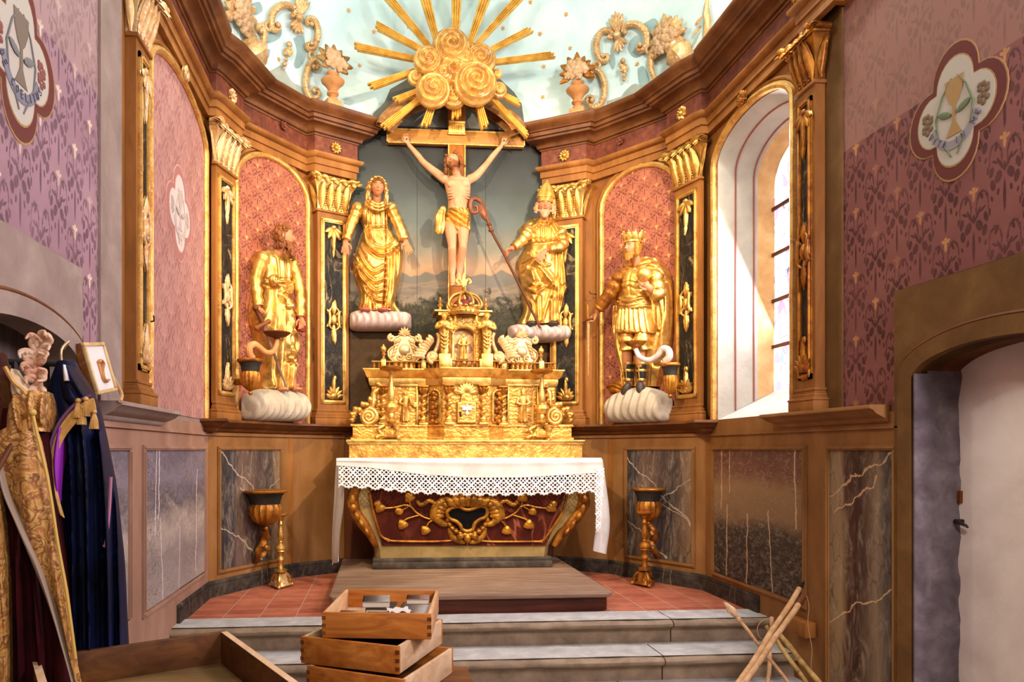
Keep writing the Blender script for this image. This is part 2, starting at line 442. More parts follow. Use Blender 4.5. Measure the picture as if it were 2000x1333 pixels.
G['lintel_grey'] = paint('grey_lintel_paint', '7d6a60', '8f7b70', 'a08c80', 4, .7, .25, 40)
G['skirt'] = marble('skirting_marble', '241f1b', '3d362f', '5e5346', '8f8270', .3, 7)
G['pil_marble'] = marble('pilaster_marble', '100e0d', '241f1a', '4c4234', 'b79a6c', .7, 12, 3.6, (1, 1, .6), .6)
G['cloud'] = paint('painted_cloud', '9a8b76', 'b3a590', 'c4b8a4', 4, .7, .2, 30)
G['cloud_pink'] = paint('pink_white_cloud', 'ad9088', 'c4aca4', 'd0beb4', 3, .6, .2, 30)
G['skin'] = paint('painted_flesh', 'a3633f', 'b97a52', 'c68a62', 6, .5, .12, 60)
G['skin_pale'] = paint('pale_flesh', 'b57a54', 'c68c66', 'd09c78', 6, .5, .12, 60)
G['hair'] = paint('carved_brown_hair', '5a2f18', '7b4624', '965c32', 8, .5, .3, 50)
G['hair_gold'] = paint('gilt_brown_hair', '80501c', 'a36a26', 'c28a38', 8, .45, .3, 50)
G['eye'] = plain('eye_paint', '2a1a14', .4)
G['lip'] = plain('lip_paint', 'a9503c', .5)
G['iron'] = plain('dark_iron', '2b2420', .5, .6)
G['dark'] = plain('black_boot_paint', '14100e', .6)  # plain black, the own colour of the king statue's boots
G['shoe'] = plain('dark_shoe_paint', '35281f', .55)
G['cloth'] = paint('white_linen', 'c2bcb6', 'd2cdc8', None, 5, .85, .2, 80, spec=.15)
G['cross'] = wood('cross_wood', '8e5a26', 'ac7434', 'c08a46', 0, .45)
G['fir'] = wood('orange_fir', '8a4a18', 'b86e2a', 'd08c40', 0)
G['fir_y'] = wood('orange_fir_long', 'a8784a', 'cf9f70', 'e2ba8e', 1)
G['dark_fir'] = wood('brown_fir', '4a2812', '6b3c1a', '8a5426', 0)
G['pale_fir'] = wood('pale_fir', 'b58e66', 'd4b28a', 'e6cba8', 1)
G['pole'] = wood('pale_pole_wood', 'a2774c', 'c79c6c', 'dcb58a', 2)
G['pole_red'] = plain('red_brown_pole_paint', '6b2c1c', .5)
G['predella'] = wood('grey_brown_board', '6d5340', '8d7058', 'a68a70', 0, .6, 20)
G['predella_dark'] = wood('dark_red_board', '3a1a10', '52281a', '6a3824', 0, .5, 12)
G['terracotta'] = None
G['silver'] = gild('silvered_wood', 'd0bc92', 'b29a6c', '7d6440', .4, .6)
G['sconce_white'] = paint('white_grey_sconce_paint', 'a0948a', 'cfc2b6', 'e6dcd2', 7, .5, .2, 40)
G['sconce_wood'] = paint('bare_wood_sconce', '9c6236', 'bf8450', 'd39c66', 7, .5, .2, 40)
def tiles():
    m = Mat('terracotta_tiles', .6, 0, .35); x, y, z = m.xyz()
    # tiles with the long side across the room, laid in running rows
    tw, th = .27, .185
    row = (y*(1/th)).floor(); xx = x+row.mod(2.)*0.
    fx = xx.mod(tw); fy = y.mod(th)
    j = (fx.min(tw-fx)).min(fy.min(th-fy))
    cell = m.nt.nodes.new('ShaderNodeTexWhiteNoise'); cell.noise_dimensions = '2D'
    cmb = m.nt.nodes.new('ShaderNodeCombineXYZ'); m.link((xx*(1/tw)).floor().x, cmb.inputs[0]); m.link(row.x, cmb.inputs[1]); m.link(cmb.outputs[0], cell.inputs['Vector'])
    c = m.ramp(m.noise(7, 5, .6), [(.3, '96492f'), (.55, 'b46145'), (.75, 'c87c5a')])
    c = m.mix(.35, c, m.ramp(cell.outputs[0], [(0, '84402c'), (1, 'c87c5c')]))
    c = m.mix(j.soft(.002, .006)*.75, c, 'b39a84')
    m.color(c); m.bump(j.soft(.002, .008)*-1., .3, .004); return m.m
G['terracotta'] = tiles()
def painting_mat():
    m = Mat('retable_painting', .65, 0, .12); x, y, z = m.xyz()
    n = E_(m.noise(2.5, 4, .6)); n2 = m.noise(12, 5, .65)
    t = (z+(n-.5)*.25)
    sky = m.ramp(E_.op('MULTIPLY', t-3.0, 1/1.9).x, [(0, '9c7c60'), (.08, 'a98a6c'), (.18, '847f70'), (.32, '626966'), (.5, '484d4b'), (.68, '363736'), (1, '2a2928')])
    hz = (E_(m.noise(1.6, 3, .5, 0, m.map((1, 0, 0))))-.5)*.3+2.98
    hill = m.ramp(m.noise(5, 5, .6, .5, m.map((.6, 1, 3))), [(.3, '504f48'), (.5, '746c60'), (.7, '8c7a66')])
    c = m.mix((z-hz).soft(-.02, .02)*.9, sky, hill)
    far = (E_(m.noise(3.5, 2, .4, 0, m.map((1, 0, 0))))-.5)*.35+3.10
    c = m.mix((z-far).soft(-.01, .01)*(hz-z).soft(-.02, .02)*.75, c, '566060')
    fol = (z-(2.84+(E_(m.noise(9, 4, .7, .6))-.5)*.75+(n-.5)*.3)).soft(-.10, .06)
    c = m.mix(fol*.9, c, m.ramp(m.noise(22, 5, .65, .8), [(.35, '191a13'), (.55, '302f20'), (.7, '4c4732')]))
    # brown bottom border, boards' joints
    c = m.mix((z-2.47).soft(-.004, .004), c, m.ramp(n2, [(.3, '3c2d1d'), (.7, '4e3a25')]))
    jx = ((x-.72).abs()).min((x-1.44).abs())
    c = m.mix(jx.soft(.002, .005)*.6, c, '2a2622')
    m.color(c); m.bump(m.noise(60, 3), .1, .003); return m.m
G['painting'] = painting_mat()
# ---------------------------------------------------------------- the setting
FLOOR_N = -.52
G['damask_left'] = damask('left_wall_stencil', '8a6870', 'a07c84', '4c303a', 'dcc4a4', .35, .39, .8, .8, (3.1, 1., 'a98d80', .4))
G['damask_right'] = damask('right_wall_stencil', '74443f', '87534c', '3c1a19', 'c08a4e', .35, .39, .85, .8, (3.12, 1., 'a07868', .5))
G['damask_pink'] = damask('pink_panel_stencil', 'a8766c', 'b8887c', '85524c', 'd8a890', .30, .36, .7, .3)
G['damask_red'] = damask('red_niche_stencil', '985640', 'a8664e', '5e2a1e', 'e0a050', .26, .20, .85, .95, None, 5)
G['mb_A'] = slab('grey_brown_landscape_marble', 'z', [(.05, '332b26'), (.42, '3f352c'), (.54, '8a6c4a'), (.72, '9a7850'), (.84, '7a4e3c'), (.95, '6b4234')], 14, .28, 'c9a884', [('v', .46, .02, .010, .75, 1.25), ('v', .56, .03, .012, .2, .8), ('v', .62, .0, .008, .9, 1.25), ('v', .9, .02, .012, .2, .75), ('v', 1.3, -.1, .010, .2, .8), ('v', 1.6, -.03, .012, .7, 1.25)], (1, 1, 1.7), None, .15, 1.25)
G['mb_AL'] = slab('violet_grey_marble', 'z', [(.05, 'a89890'), (.3, '8f807c'), (.5, 'b8a698'), (.68, '665c62'), (.85, '857a86'), (.96, '6a626e')], 15, .6, 'dcd0cc', [('v', 4.72, .06, .010, .7, 1.25), ('v', 4.80, .04, .010, .8, 1.25), ('v', 4.95, -.1, .008, .25, .8), ('v', 5.75, .05, .009, .3, 1.1), ('v', 5.3, .04, .008, .25, .7)], (1, 1, 1.6), None, .2, 1.25)
G['mb_B'] = slab('dark_grey_marble', 'x', [(.0, '2e2c2c'), (.2, '38353a'), (.3, '6b5448'), (.55, '4e3e38'), (.75, '3c3430'), (.9, '5c4838'), (1., '80664a')], 9, .35, 'b4a48e', [('h', 1.35, -.8, .010, .15, .95), ('h', 1.15, -.6, .007, .4, .95), ('h', .72, -.7, .009, .15, .7), ('h', .5, .5, .006, .5, .95)], (1.8, 1, .45), None, .16, .95)
G['mb_R'] = slab('brown_breccia_marble', 'x', [(.0, '8a7050'), (.18, '957a56'), (.30, '4a2a1c'), (.5, '3c2218'), (.62, '5a4434'), (.78, '86705a'), (.92, '4c4640'), (1., '3e3a36')], 9, .30, 'c9a57c', [('h', -.02, .5, .009, 1.95, 2.53), ('h', -1.15, .65, .008, 1.95, 2.53), ('h', -.35, .6, .010, 2.0, 2.4)], (1.6, 1, .55), None, 1.955, 2.535)
def arch_z(u, ua, ub, zs, rise):
    t = (2*u-(ua+ub))/(ub-ua); return zs+rise*math.sqrt(max(0, 1-t*t))
def wall_open(mb, u0, u1, z0, z1, ops=(), y=0., n=24):
    us = {u0, u1}
    for (a, b, zb, zs, r) in ops:
        for i in range(n+1): us.add(a+(b-a)*(.5-.5*math.cos(PI*i/n)))
    us = sorted(us)
    for a, b in zip(us, us[1:]):
        o = next((o for o in ops if o[0]-1e-6 <= a and b <= o[1]+1e-6), None)
        if not o: mb.add([(a,y,z0),(b,y,z0),(b,y,z1),(a,y,z1)], [(0,1,2,3)]); continue
        za, zb_ = arch_z(a, o[0], o[1], o[3], o[4]), arch_z(b, o[0], o[1], o[3], o[4])
        if o[2] > z0: mb.add([(a,y,z0),(b,y,z0),(b,y,o[2]),(a,y,o[2])], [(0,1,2,3)])
        mb.add([(a,y,za),(b,y,zb_),(b,y,z1),(a,y,z1)], [(0,1,2,3)])
    return mb
def arch_pts(ua, ub, zb, zs, rise, n=24, bottom=True):
    p = [(ua+(ub-ua)*(.5-.5*math.cos(PI*i/n)),) for i in range(n+1)]
    p = [(u[0], arch_z(u[0], ua, ub, zs, rise)) for u in p]
    return ([(ua, zb)] if bottom else [])+p+([(ub, zb)] if bottom else [])
# floors and steps
f = MB(); f.box(-2.3, 2.3, 5.40, 7.8, -.12, 0); struct('floor', f, G['terracotta'])
f = MB(); f.box(-2.6, 2.8, -4.5, 4.75, FLOOR_N-.1, FLOOR_N); struct('floor', f, G['stone'])
def step(yb, yf, zt, h, joints):
    """one flight course: nosed treads and recessed risers, cut into stones at the joints"""
    xs = [-2.19]+joints+[2.19]
    for a, b in zip(xs, xs[1:]):
        m = MB(); g = .004
        pr = [(yb, zt), (yf+.05, zt), (yf+.02, zt-.004), (yf, zt-.02), (yf, zt-.035), (yf+.02, zt-.052), (yf+.045, zt-.058), (yf+.045, zt-.068), (yf+.06, zt-.072), (yf+.06, zt-h), (yb, zt-h)]
        n = 12
        def wob(x, z): return .006*mnoise.noise(Vector((x*3, z*9, yf)))
        def fn(i, j):
            x = a+g+(b-a-2*g)*j/n; y, z = pr[i]; return (x, y+wob(x, z)*(1 if i > 1 else 0), z+(wob(x*2, y*3) if i < 6 else 0))
        m.grid(fn, len(pr), n+1)
        for x, s in ((a+g, 0), (b-g, 1)): m.add([(x, y, z) for y, z in pr], [tuple(range(len(pr)))])
        o = obj('stone_step', m, G['stone'], smooth=50, kind='structure')
        t = MB(); tn = 10
        t.grid(lambda i, j: (a+g+(b-a-2*g)*j/tn, yb+(yf+.05-yb)*i/4, zt+.0085+.003*mnoise.noise(Vector((j*2.1+a, i*1.7, zt)))), 5, tn+1)
        obj('tread', t, G['tread'], o)
step(5.40, 5.08, 0, .17, [-.46, 1.42])
step(5.12, 4.74, -.17, .17, [-.3, 1.22])
step(4.80, 4.42, -.34, .18, [-.6, .9])
# walls
b = MB(); wall_open(b, 0, 4.20, FLOOR_N, 6.2, [(2.51, 3.55, FLOOR_N, 1.63, .15)]); struct('wall_left', b, G['damask_left'], 'AL')
b = MB(); wall_open(b, 4.20, 6.35, FLOOR_N, 4.6); struct('wall_left_apse', b, G['ochre'], 'AL')
b = MB(); wall_open(b, 1.90, 6.35, FLOOR_N, 6.2, [(2.70, 3.74, FLOOR_N, 1.63, .15)]); struct('wall_right', b, G['damask_right'], 'AR')
WIN = (.38, 1.53, 1.51, 3.70, .24)
b = MB(); wall_open(b, 0, 1.90, FLOOR_N, 4.6, [WIN]); struct('wall_right_apse', b, G['ochre'], 'AR')
for k, nm in (('BL', 'wall_back_left'), ('PL', 'wall_back_left'), ('PR', 'wall_back_right'), ('BR', 'wall_back_right')):
    b = MB(); wall_open(b, -.02, flen(k)+.02, -.1, 4.6); struct(nm, b, G['ochre'], k)
b = MB(); wall_open(b, -.03, 2.15, -.1, 4.6); struct("wall_back", b, G['plaster'], 'C', smooth=0)
# a grey strip of bare plaster beside each outer pilaster
for k, a, c, m in (('AL', 3.88, 4.20, 'lintel_grey'), ('AR', 1.90, 2.06, 'lintel')):
    b = MB(); b.box(a, c, -.004, 0, 1.5, 6.2)
    e = c if k == 'AR' else a
    b.box(e-.012, e+.012, -.014, 0, 1.5, 6.2); struct('trim_1', b, G[m], k)
# wall stubs of the nave that close the view behind the camera's sides
b = MB(); b.add([(-2.18,-4.5,FLOOR_N),(-2.18,0,FLOOR_N),(-2.18,0,6.2),(-2.18,-4.5,6.2)], [(0,1,2,3)]); struct('wall_nave_left', b, G['lintel_grey'])
b = MB(); b.add([(2.18,-4.5,FLOOR_N),(2.18,0,FLOOR_N),(2.18,0,6.2),(2.18,-4.5,6.2)], [(0,1,2,3)]); struct('wall_nave_right', b, G['lintel'])
# vault
VB = [(-2.28,2.2),(-2.28,3.5),(-2.28,4.8),(-2.28,5.8),(-2.2,6.4),(-2.02,6.85),(-1.72,7.2),(-1.3,7.47),(-.9,7.6),(-.45,7.66),(0,7.68)]
VB = VB+[(-x, y) for x, y in VB[-2::-1]]
def vfn(i, j):
    x, y = VB[i]; t = PI/2*j/28; c = math.cos(t)
    cy = min(y, 5.5); p = (x*c, cy+(y-cy)*c, 4.56+2.9*math.sin(t))
    d = .012*mnoise.noise(Vector((p[0]*2.2, p[1]*2.2, p[2]*2.2)))
    return (p[0]+d, p[1]+d, p[2])
b = MB(); b.grid(vfn, len(VB), 29); ceil_o = struct('ceiling', b, G['vault'], smooth=80)
from mathutils.bvhtree import BVHTree
VT = BVHTree.FromPolygons([tuple(v) for v in b.v], b.f)
def onv(x, y, off=0.):               # a point on the vault (off metres in front of it) and its inward normal
    d = ray(x, y).normalized(); h = VT.ray_cast(CAMP, d)
    n = h[1].normalized()
    if n.dot(d) > 0: n = -n
    return h[0]+n*off, n
# entablature
def P(k, s, proj=0.):
    v = fmat(k) @ Vector((s, -proj, 0)); return (v.x, v.y)
def mir(path): return [(-x, y) for x, y in path[::-1]]
BRK = .09
entL = [(-2.18, 2.0), P('AL', 4.25), P('AL', 4.25, .07), P('AL', 4.53, .07), P('AL', 4.53), P('AL', 6.10), (-2.10, 6.10), P('QL', 0, .01), P('QL', flen('QL')+.01, .01), P('BL', .19), P('BL', 1.155),
        P('PL', .05, .10), P('PL', .445, .10), P('PL', .445, -.12)]
ENT = [('architrave', 'ochre', [(0, 4.02), (.045, 4.02), (.045, 4.085), (.06, 4.09), (.06, 4.15), (.075, 4.155), (.10, 4.18), (.10, 4.2), (0, 4.2)]),
       ('frieze', 'frieze', [(0, 4.2), (.05, 4.2), (.05, 4.372), (0, 4.372)]),
       ('cornice', 'cornice', [(0, 4.37), (.06, 4.37), (.065, 4.385), (.085, 4.39), (.09, 4.405), (.10, 4.43), (.135, 4.45), (.17, 4.455), (.175, 4.475), (.20, 4.478), (.205, 4.51), (.225, 4.515), (.23, 4.53), (.265, 4.555), (.285, 4.585), (.285, 4.60), (.27, 4.61), (0, 4.62)])]
for path in (entL, mir(entL)):
    for nm, m, prof in ENT:
        b = sweep(MB(), path, prof); struct('trim_2' if nm == 'architrave' else 'trim_3' if nm == 'frieze' else 'trim_4', b, G[m], smooth=50)
# ledge on top of the wainscot
LEDGE = [(-.1, 1.51), (.13, 1.51), (.135, 1.50), (.135, 1.488), (.115, 1.48), (.10, 1.462), (.075, 1.448), (.045, 1.435), (.04, 1.42), (.02, 1.405), (0, 1.40)]
lmid = [(-2.2, 6.07), (-2.11, 6.07), P('dBL', .10), P('dBL', 1.117), P('dPL', .03), P('dPL', .55), P('dPL', .56, -.15)]
for path in (lmid, mir(lmid), [(-2.19, 3.86), (-2.19, 4.86), (-2.25, 4.87)], [(2.25, 4.93), (2.19, 4.93), (2.19, 3.86)]):
    b = sweep(MB(), path, LEDGE); struct('trim_5', b, G['cornice' if abs(path[0][0]) < 2.19 or len(path) > 4 else ('lintel_grey' if path[0][0] < 0 else 'ochre_dado')], smooth=40)
# wainscot: body, cap rail, marble panels in moulded frames, skirting
def wains(name, k, u0, u1, z0, panels, body, frame, skirt=True, cap=True):
    b = MB(); b.box(u0, u1, -.012, .06, z0, 1.47); root = struct(name, b, body, k)
    if cap:
        c = MB(); c.box(u0, u1, -.03, 0, 1.375, 1.385); c.box(u0, u1, -.022, 0, 1.385, 1.40); obj('cap_rail', c, frame, root)
    for (a, e, zb, zt, mat) in panels:
        c = MB(); c.box(a, e, -.016, 0, zb, zt); obj('marble_panel', c, mat, root)
        c = MB(); t = .032
        for x0, x1, z0_, z1_ in ((a-t, e+t, zt, zt+t), (a-t, e+t, zb-t, zb), (a-t, a, zb, zt), (e, e+t, zb, zt)):
            c.box(x0, x1, -.028, 0, z0_, z1_); q = .010
            c.box(x0+q, x1-q, -.036, 0, z0_+q, z1_-q)
        obj('panel_frame', c, frame, root)
    if skirt:
        c = MB(); c.box(u0-.005, u1+.005, -.035, 0, 0, .105); c.box(u0-.005, u1+.005, -.028, 0, .105, .14, .004)
        s_ = obj('skirting', c, G['skirt'], root)
    return root
oc, ocf = G['ochre_dado'], G['ochre_dado']
lc_ = paint('pinkish_left_dado', '86624e', '9c7660', 'ae8a74', 3.2, .65, .22, 60, (1, 1, .4))  # left wall dado: lighter and pinker than the ochre dado elsewhere
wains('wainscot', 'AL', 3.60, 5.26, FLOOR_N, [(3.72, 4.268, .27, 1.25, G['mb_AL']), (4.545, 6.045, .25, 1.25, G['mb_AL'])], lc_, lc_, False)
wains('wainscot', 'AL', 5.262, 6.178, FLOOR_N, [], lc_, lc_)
wains('wainscot', 'dBL', -.005, flen('dBL')+.005, -.02, [(.16, .94, .22, 1.25, G['mb_B'])], oc, ocf)
wains('wainscot', 'dPL', 0, flen('dPL'), -.02, [], oc, ocf)
wains('wainscot', 'dPR', 0, flen('dPR'), -.02, [], oc, ocf)
wains('wainscot', 'dBR', -.005, flen('dBR')+.005, -.02, [(.235, .965, .22, 1.25, G['mb_B'])], oc, ocf)
wains('wainscot', 'AR', .172, 1.09, FLOOR_N, [(.345, 1.67, .20, 1.25, G['mb_A'])], oc, ocf)
wains('wainscot', 'AR', 1.092, 2.60, FLOOR_N, [(1.955, 2.535, -.34, 1.25, G['mb_R'])], oc, ocf, False)
b = MB(); b.box(-1.12, 1.12, 7.45, 7.5, -.02, 1.45); struct('wainscot', b, G['brown'])
# right-hand trim under the window sill
b = MB(); b.box(.172, 1.78, -.014, .05, 1.40, 1.512); struct('trim_6', b, oc, 'AR')
b = MB(); b.box(4.80, 6.16, -.005, .05, 1.40, 1.53); struct('trim_6', b, G['lintel_grey'], 'AL')
# window
wy = .42; GL = (.52, 1.40, 1.75, 3.48, .30)
o1 = arch_pts(*WIN); o2 = arch_pts(GL[0], GL[1], GL[2], GL[3], GL[4])
rv = MB()
n = len(o1)
mid = [(a[0]+(c[0]-a[0])*.72, a[1]+(c[1]-a[1])*.72) for a, c in zip(o1, o2)]
rv.add([(x, 0, z) for x, z in o1]+[(x, wy*.72, z) for x, z in mid], [(i, i+1, n+i+1, n+i) for i in range(n-1)])
win = struct('window_1', rv, G['reveal'], 'AR', smooth=40)
rv = MB(); rv.add([(x, wy*.72, z) for x, z in mid]+[(x, wy+.02, z) for x, z in o2], [(i, i+1, n+i+1, n+i) for i in range(n-1)])
obj('bare_plaster_reveal', rv, G['ochre_plaster'], win)
rv = MB(); rv.add([(*o1[0][:1], 0, o1[0][1]), (o1[-1][0], 0, o1[-1][1]), (o2[-1][0], wy+.02, o2[-1][1]), (o2[0][0], wy+.02, o2[0][1])], [(0, 1, 2, 3)])
obj('window_sill', rv, G['reveal'], win)
ln = MB()
for t in (.33, .66):                    # red painted lines round the reveal
    pts = [Vector((a[0]+(c[0]-a[0])*t, wy*t, a[1]+(c[1]-a[1])*t)) for a, c in zip(o1, o2)]
    pts = [p+Vector((.012 if i < n/2 else -.012, 0, 0))*.25-Vector((0, .004, 0)) for i, p in enumerate(pts)]
    ln.tube(pts, .007, 6, cap=False)
obj('painted_line', ln, plain('red_line_paint', '8f4a3c', .7), win)
def glass_mat():
    m = Mat('stained_glass', .2); x, y, z = m.xyz()
    v = m.nt.nodes.new('ShaderNodeTexVoronoi'); v.feature = 'DISTANCE_TO_EDGE'; v.inputs['Scale'].default_value = 17; m.link(m.map((1, 1, .62)), v.inputs['Vector'])
    v2 = m.nt.nodes.new('ShaderNodeTexVoronoi'); v2.inputs['Scale'].default_value = 17; m.link(m.map((1, 1, .62)), v2.inputs['Vector'])
    hue = m.ramp(v2.outputs['Color'], [(.0, 'c8d4ff'), (.3, 'ffffff'), (.5, 'fff0d8'), (.60, 'd898c8'), (.72, 'ffffff'), (.84, '80a8ec'), (.94, 'a8d870')])
    fig = ell_((x-.72).abs(), z, .0, 2.35, .16, .34)
    hue = m.mix(fig.soft(-.2, .1)*.6, hue, 'c87aa8')
    lead = E_(v.outputs['Distance']).soft(.008, .03)
    st = (lead*-.75+1.)*1.7
    m.b.inputs['Base Color'].default_value = (.1, .1, .1, 1)
    m.link(hue, m.b.inputs['Emission Color']); m.link(st.x, m.b.inputs['Emission Strength']); return m.m
g = MB(); g.add([(x, wy+.01, z) for x, z in o2], [tuple(range(n))]); obj('stained_glass_pane', g, glass_mat(), win)
for x, y in ((1530, 398), (1535, 487), (1535, 580), (1535, 672)):
    p = onp('AR', x, y, -wy); g = MB(); g.box(GL[0]-.01, GL[1]+.01, wy-.012, wy+.004, p.z-.014, p.z+.014); obj('saddle_bar', g, G['brown'], win)
# arched gilt bead round the window, flat wall niches get the same
def arch_tube(mb, a, b_, zb, zs, rise, r, y, n=30, flat=.8):
    pts = arch_pts(a, b_, zb, zs, rise, n)
    # denser legs
    leg = [(a, zb+(zs-zb)*i/8) for i in range(8)]; leg2 = [(b_, zs-(zs-zb)*i/8) for i in range(1, 9)]
    pts = leg+pts[1:-1]+leg2
    mb.tube([(x, y+.002*math.sin(i*2.3), z) for i, (x, z) in enumerate(pts)], r, 8, up=(0, 1, 0)); return mb
# door recess on the right with its painted lintel frame, and the blocked arch on the left
def doorway(k, ua, ub, fa, fb, ftop, mat, mat2):
    b = MB(); wall_open(b, fa, fb, FLOOR_N, ftop, [(ua, ub, FLOOR_N, 1.63, .15)], -.03)
    b.box(fa, fb, -.03, 0, ftop-.001, ftop); b.add([(fa, -.03, FLOOR_N), (fa, 0, FLOOR_N), (fa, 0, ftop), (fa, -.03, ftop)], [(0, 1, 2, 3)])
    b.add([(fb, -.03, FLOOR_N), (fb, 0, FLOOR_N), (fb, 0, ftop), (fb, -.03, ftop)], [(0, 1, 2, 3)])
    root = struct('door_frame', b, mat, k)
    # raised arch band with a dark top bead
    op = arch_pts(ua, ub, FLOOR_N, 1.63, .15, 24); oo = [(ua-.10, FLOOR_N)]+arch_pts(ua-.10, ub+.10, FLOOR_N, 1.66, .21, 24)[1:-1]+[(ub+.10, FLOOR_N)]
    b = MB(); n = len(op); i0 = 1
    vs = [(x, -.045, z) for x, z in op]+[(x, -.045, z) for x, z in oo]+[(x, -.02, z) for x, z in oo]+[(x, .10, z) for x, z in op]
    fs = []
    for i in range(n-1): fs += [(i, i+1, n+i+1, n+i), (n+i, n+i+1, 2*n+i+1, 2*n+i), (3*n+i, 3*n+i+1, i+1, i)]
    b.add(vs, fs); obj('arch_band', b, mat2, root)
    b = MB(); b.tube([(x, -.034, z+.006) for x, z in oo[1:-1]], .012, 6, cap=False); obj('arch_bead', b, G['brown'], root)
    return root, op
dr, op = doorway('AR', 2.70, 3.74, 2.555, 4.1, 2.137, G['lintel'], G['lintel'])
def rough_jamb():
    b = MB()
    def fn(i, j):
        z = FLOOR_N+(1.72-FLOOR_N)*j/60; d = -.07+.19*i/6
        r = .012*mnoise.noise(Vector((d*9, z*6, 1)))+.008*mnoise.noise(Vector((d*30, z*22, 4)))
        return (2.725+r+.02*(i == 6)*mnoise.noise(Vector((3, z*7, 0))), d+.10, z)
    b.grid(fn, 7, 61); return b
jb = struct('door_jamb', rough_jamb(), G['jamb_stone'], 'AR', smooth=60)
for i in range(3): b = MB(); b.box(2.690-.012*i+.03, 2.70-.012*i+.03, -.045+.012*i, .05, FLOOR_N, 1.66); obj('moulding', b, G['jamb_stone'], jb)
b = MB(); b.add([(x, .0, z) for x, z in op]+[(x, .30, z) for x, z in op], [(i, i+1, len(op)+i+1, len(op)+i) for i in range(1, len(op)-1)]); struct('door_arch_soffit', b, G['brown'], 'AR')
G['door'] = paint('whitewashed_door', 'c9b8ae', 'ddcfc6', 'e9ded4', 2.2, .8, .35, 20, spec=.2)
b = MB()
def dfn(i, j):
    u = 2.60+1.6*i/30; z = FLOOR_N+2.5*j/50
    return (u, .215+.008*mnoise.noise(Vector((u*4, z*4, 2))), z)
b.grid(dfn, 31, 51); door = struct('door_1', b, G['door'], 'AR', smooth=60)
p = onp('AR', 1877, 970, -.215); b = MB(); b.box(p.x-.012, p.x+.012, .20, .23, p.z-.035, p.z+.03); obj('keyhole_plate', b, G['brown'], door)
p = onp('AR', 1872, 1019, -.19); b = MB(); b.tube([(p.x-.0, .215, p.z), (p.x-.0, .17, p.z)], .012); b.tube([(p.x-.005, .18, p.z+.004), (p.x+.03, .173, p.z-.006), (p.x+.065, .175, p.z-.016), (p.x+.075, .18, p.z-.026)], [.012, .014, .011, .006], 8, .6); obj('door_handle', b, G['iron'], door)
dl, op = doorway('AL', 2.51, 3.55, 2.2, 3.60, 2.13, G['lintel_grey'], G['lintel_grey'])
b = MB(); b.box(2.3, 3.7, .16, .2, FLOOR_N, 1.9); struct('door_2', b, wood('grey_door_board', '3a302c', '5a4c46', '78685e', 2), 'AL')
# the painted back wall: board with a round head and its moulded arch
ah = [(-1.2, 1.35), (1.2, 1.35), (1.2, 4.6)]+[(.74*math.cos(t), 4.20+.74*math.sin(t)) for t in [PI*.18+PI*.64*i/24 for i in range(25)]]+[(-1.2, 4.6)]
b = MB(); b.prism([(x+1.06, z) for x, z in ah], .02, -.03); paintb = struct('wall_back_painting', b, G['painting'], 'C', smooth=0)
ar = MB()
prof = [(.0, .10), (.035, .11), (.06, .09), (.07, .05), (.10, .035), (.115, .0), (.115, -.06), (0, -.06)]
na = 30
def afn(i, j):
    t = PI*.13+PI*.74*(j/na); r, d = prof[i]; R_ = .645+r*1.65
    yb = 7.40-.20*min(1, abs(math.cos(t))*1.1)**3
    return (R_*math.cos(t), yb-d, 4.20+R_*math.sin(t))
ar.grid(afn, len(prof), na+1); struct('trim_7', ar, paint('worn_arch_paint', '6b3c1a', '8f5e30', 'b98f5c', 7, .5, .25), smooth=40)
gr = MB(); gr.prism([(x+1.06, z) for x, z in [(-.80, 4.62), (-.80, 4.74), (-.68, 4.86), (-.62, 5.0), (-.46, 5.10), (-.36, 5.2), (0, 5.25), (.36, 5.2), (.52, 5.16), (.68, 5.02), (.76, 4.9), (.78, 4.76), (.80, 4.62)]], -.0, -.045)
struct('trim_8', gr, G['dark'] if 0 else paint('dark_grey_backing', '55554c', '66665c', None, 6), 'C', smooth=0)
# ---------------------------------------------------------------- carved ornament helpers
def spiral_pts(cx, cz, r, turns, a0, d=1, y=0., n=28, r1=.12):
    out = []
    for i in range(n+1):
        t = i/n; a = a0+d*turns*2*PI*t; q = r*(1-t)+r*r1*t
        out.append((cx+q*math.cos(a), y-.25*r*t, cz+q*math.sin(a)))
    return out
def taper(n, r, a=.45, b=.45):
    return [r*(a+(1-a)*min(1, i/(n*.35))) if i < n/2 else r*(b+(1-b)*min(1, (n-1-i)/(n*.35))) for i in range(n)]
def smooth_pts(P, sub=5):
    P = [Vector(p) for p in P]; out = []
    for i in range(len(P)-1):
        p0, p1, p2, p3 = P[max(i-1, 0)], P[i], P[i+1], P[min(i+2, len(P)-1)]
        for j in range(sub):
            t = j/sub; out.append(.5*((2*p1)+(p2-p0)*t+(2*p0-5*p1+4*p2-p3)*t*t+(3*p1-p0-3*p2+p3)*t**3))
    out.append(P[-1]); return out
def leaf_fan(mb, c, y, L, wd, a0, a1, n, depth=.018, curl=-.01, lobes=3):
    for i in range(n):
        a = a0+(a1-a0)*i/max(1, n-1); l = L*(1-.25*abs(2*i/max(1, n-1)-1))
        mb.leaf((c[0], y, c[1]), (c[0]+l*math.cos(a), y-.012, c[1]+l*math.sin(a)), wd, depth, -curl, (0, -1, 0), lobes)
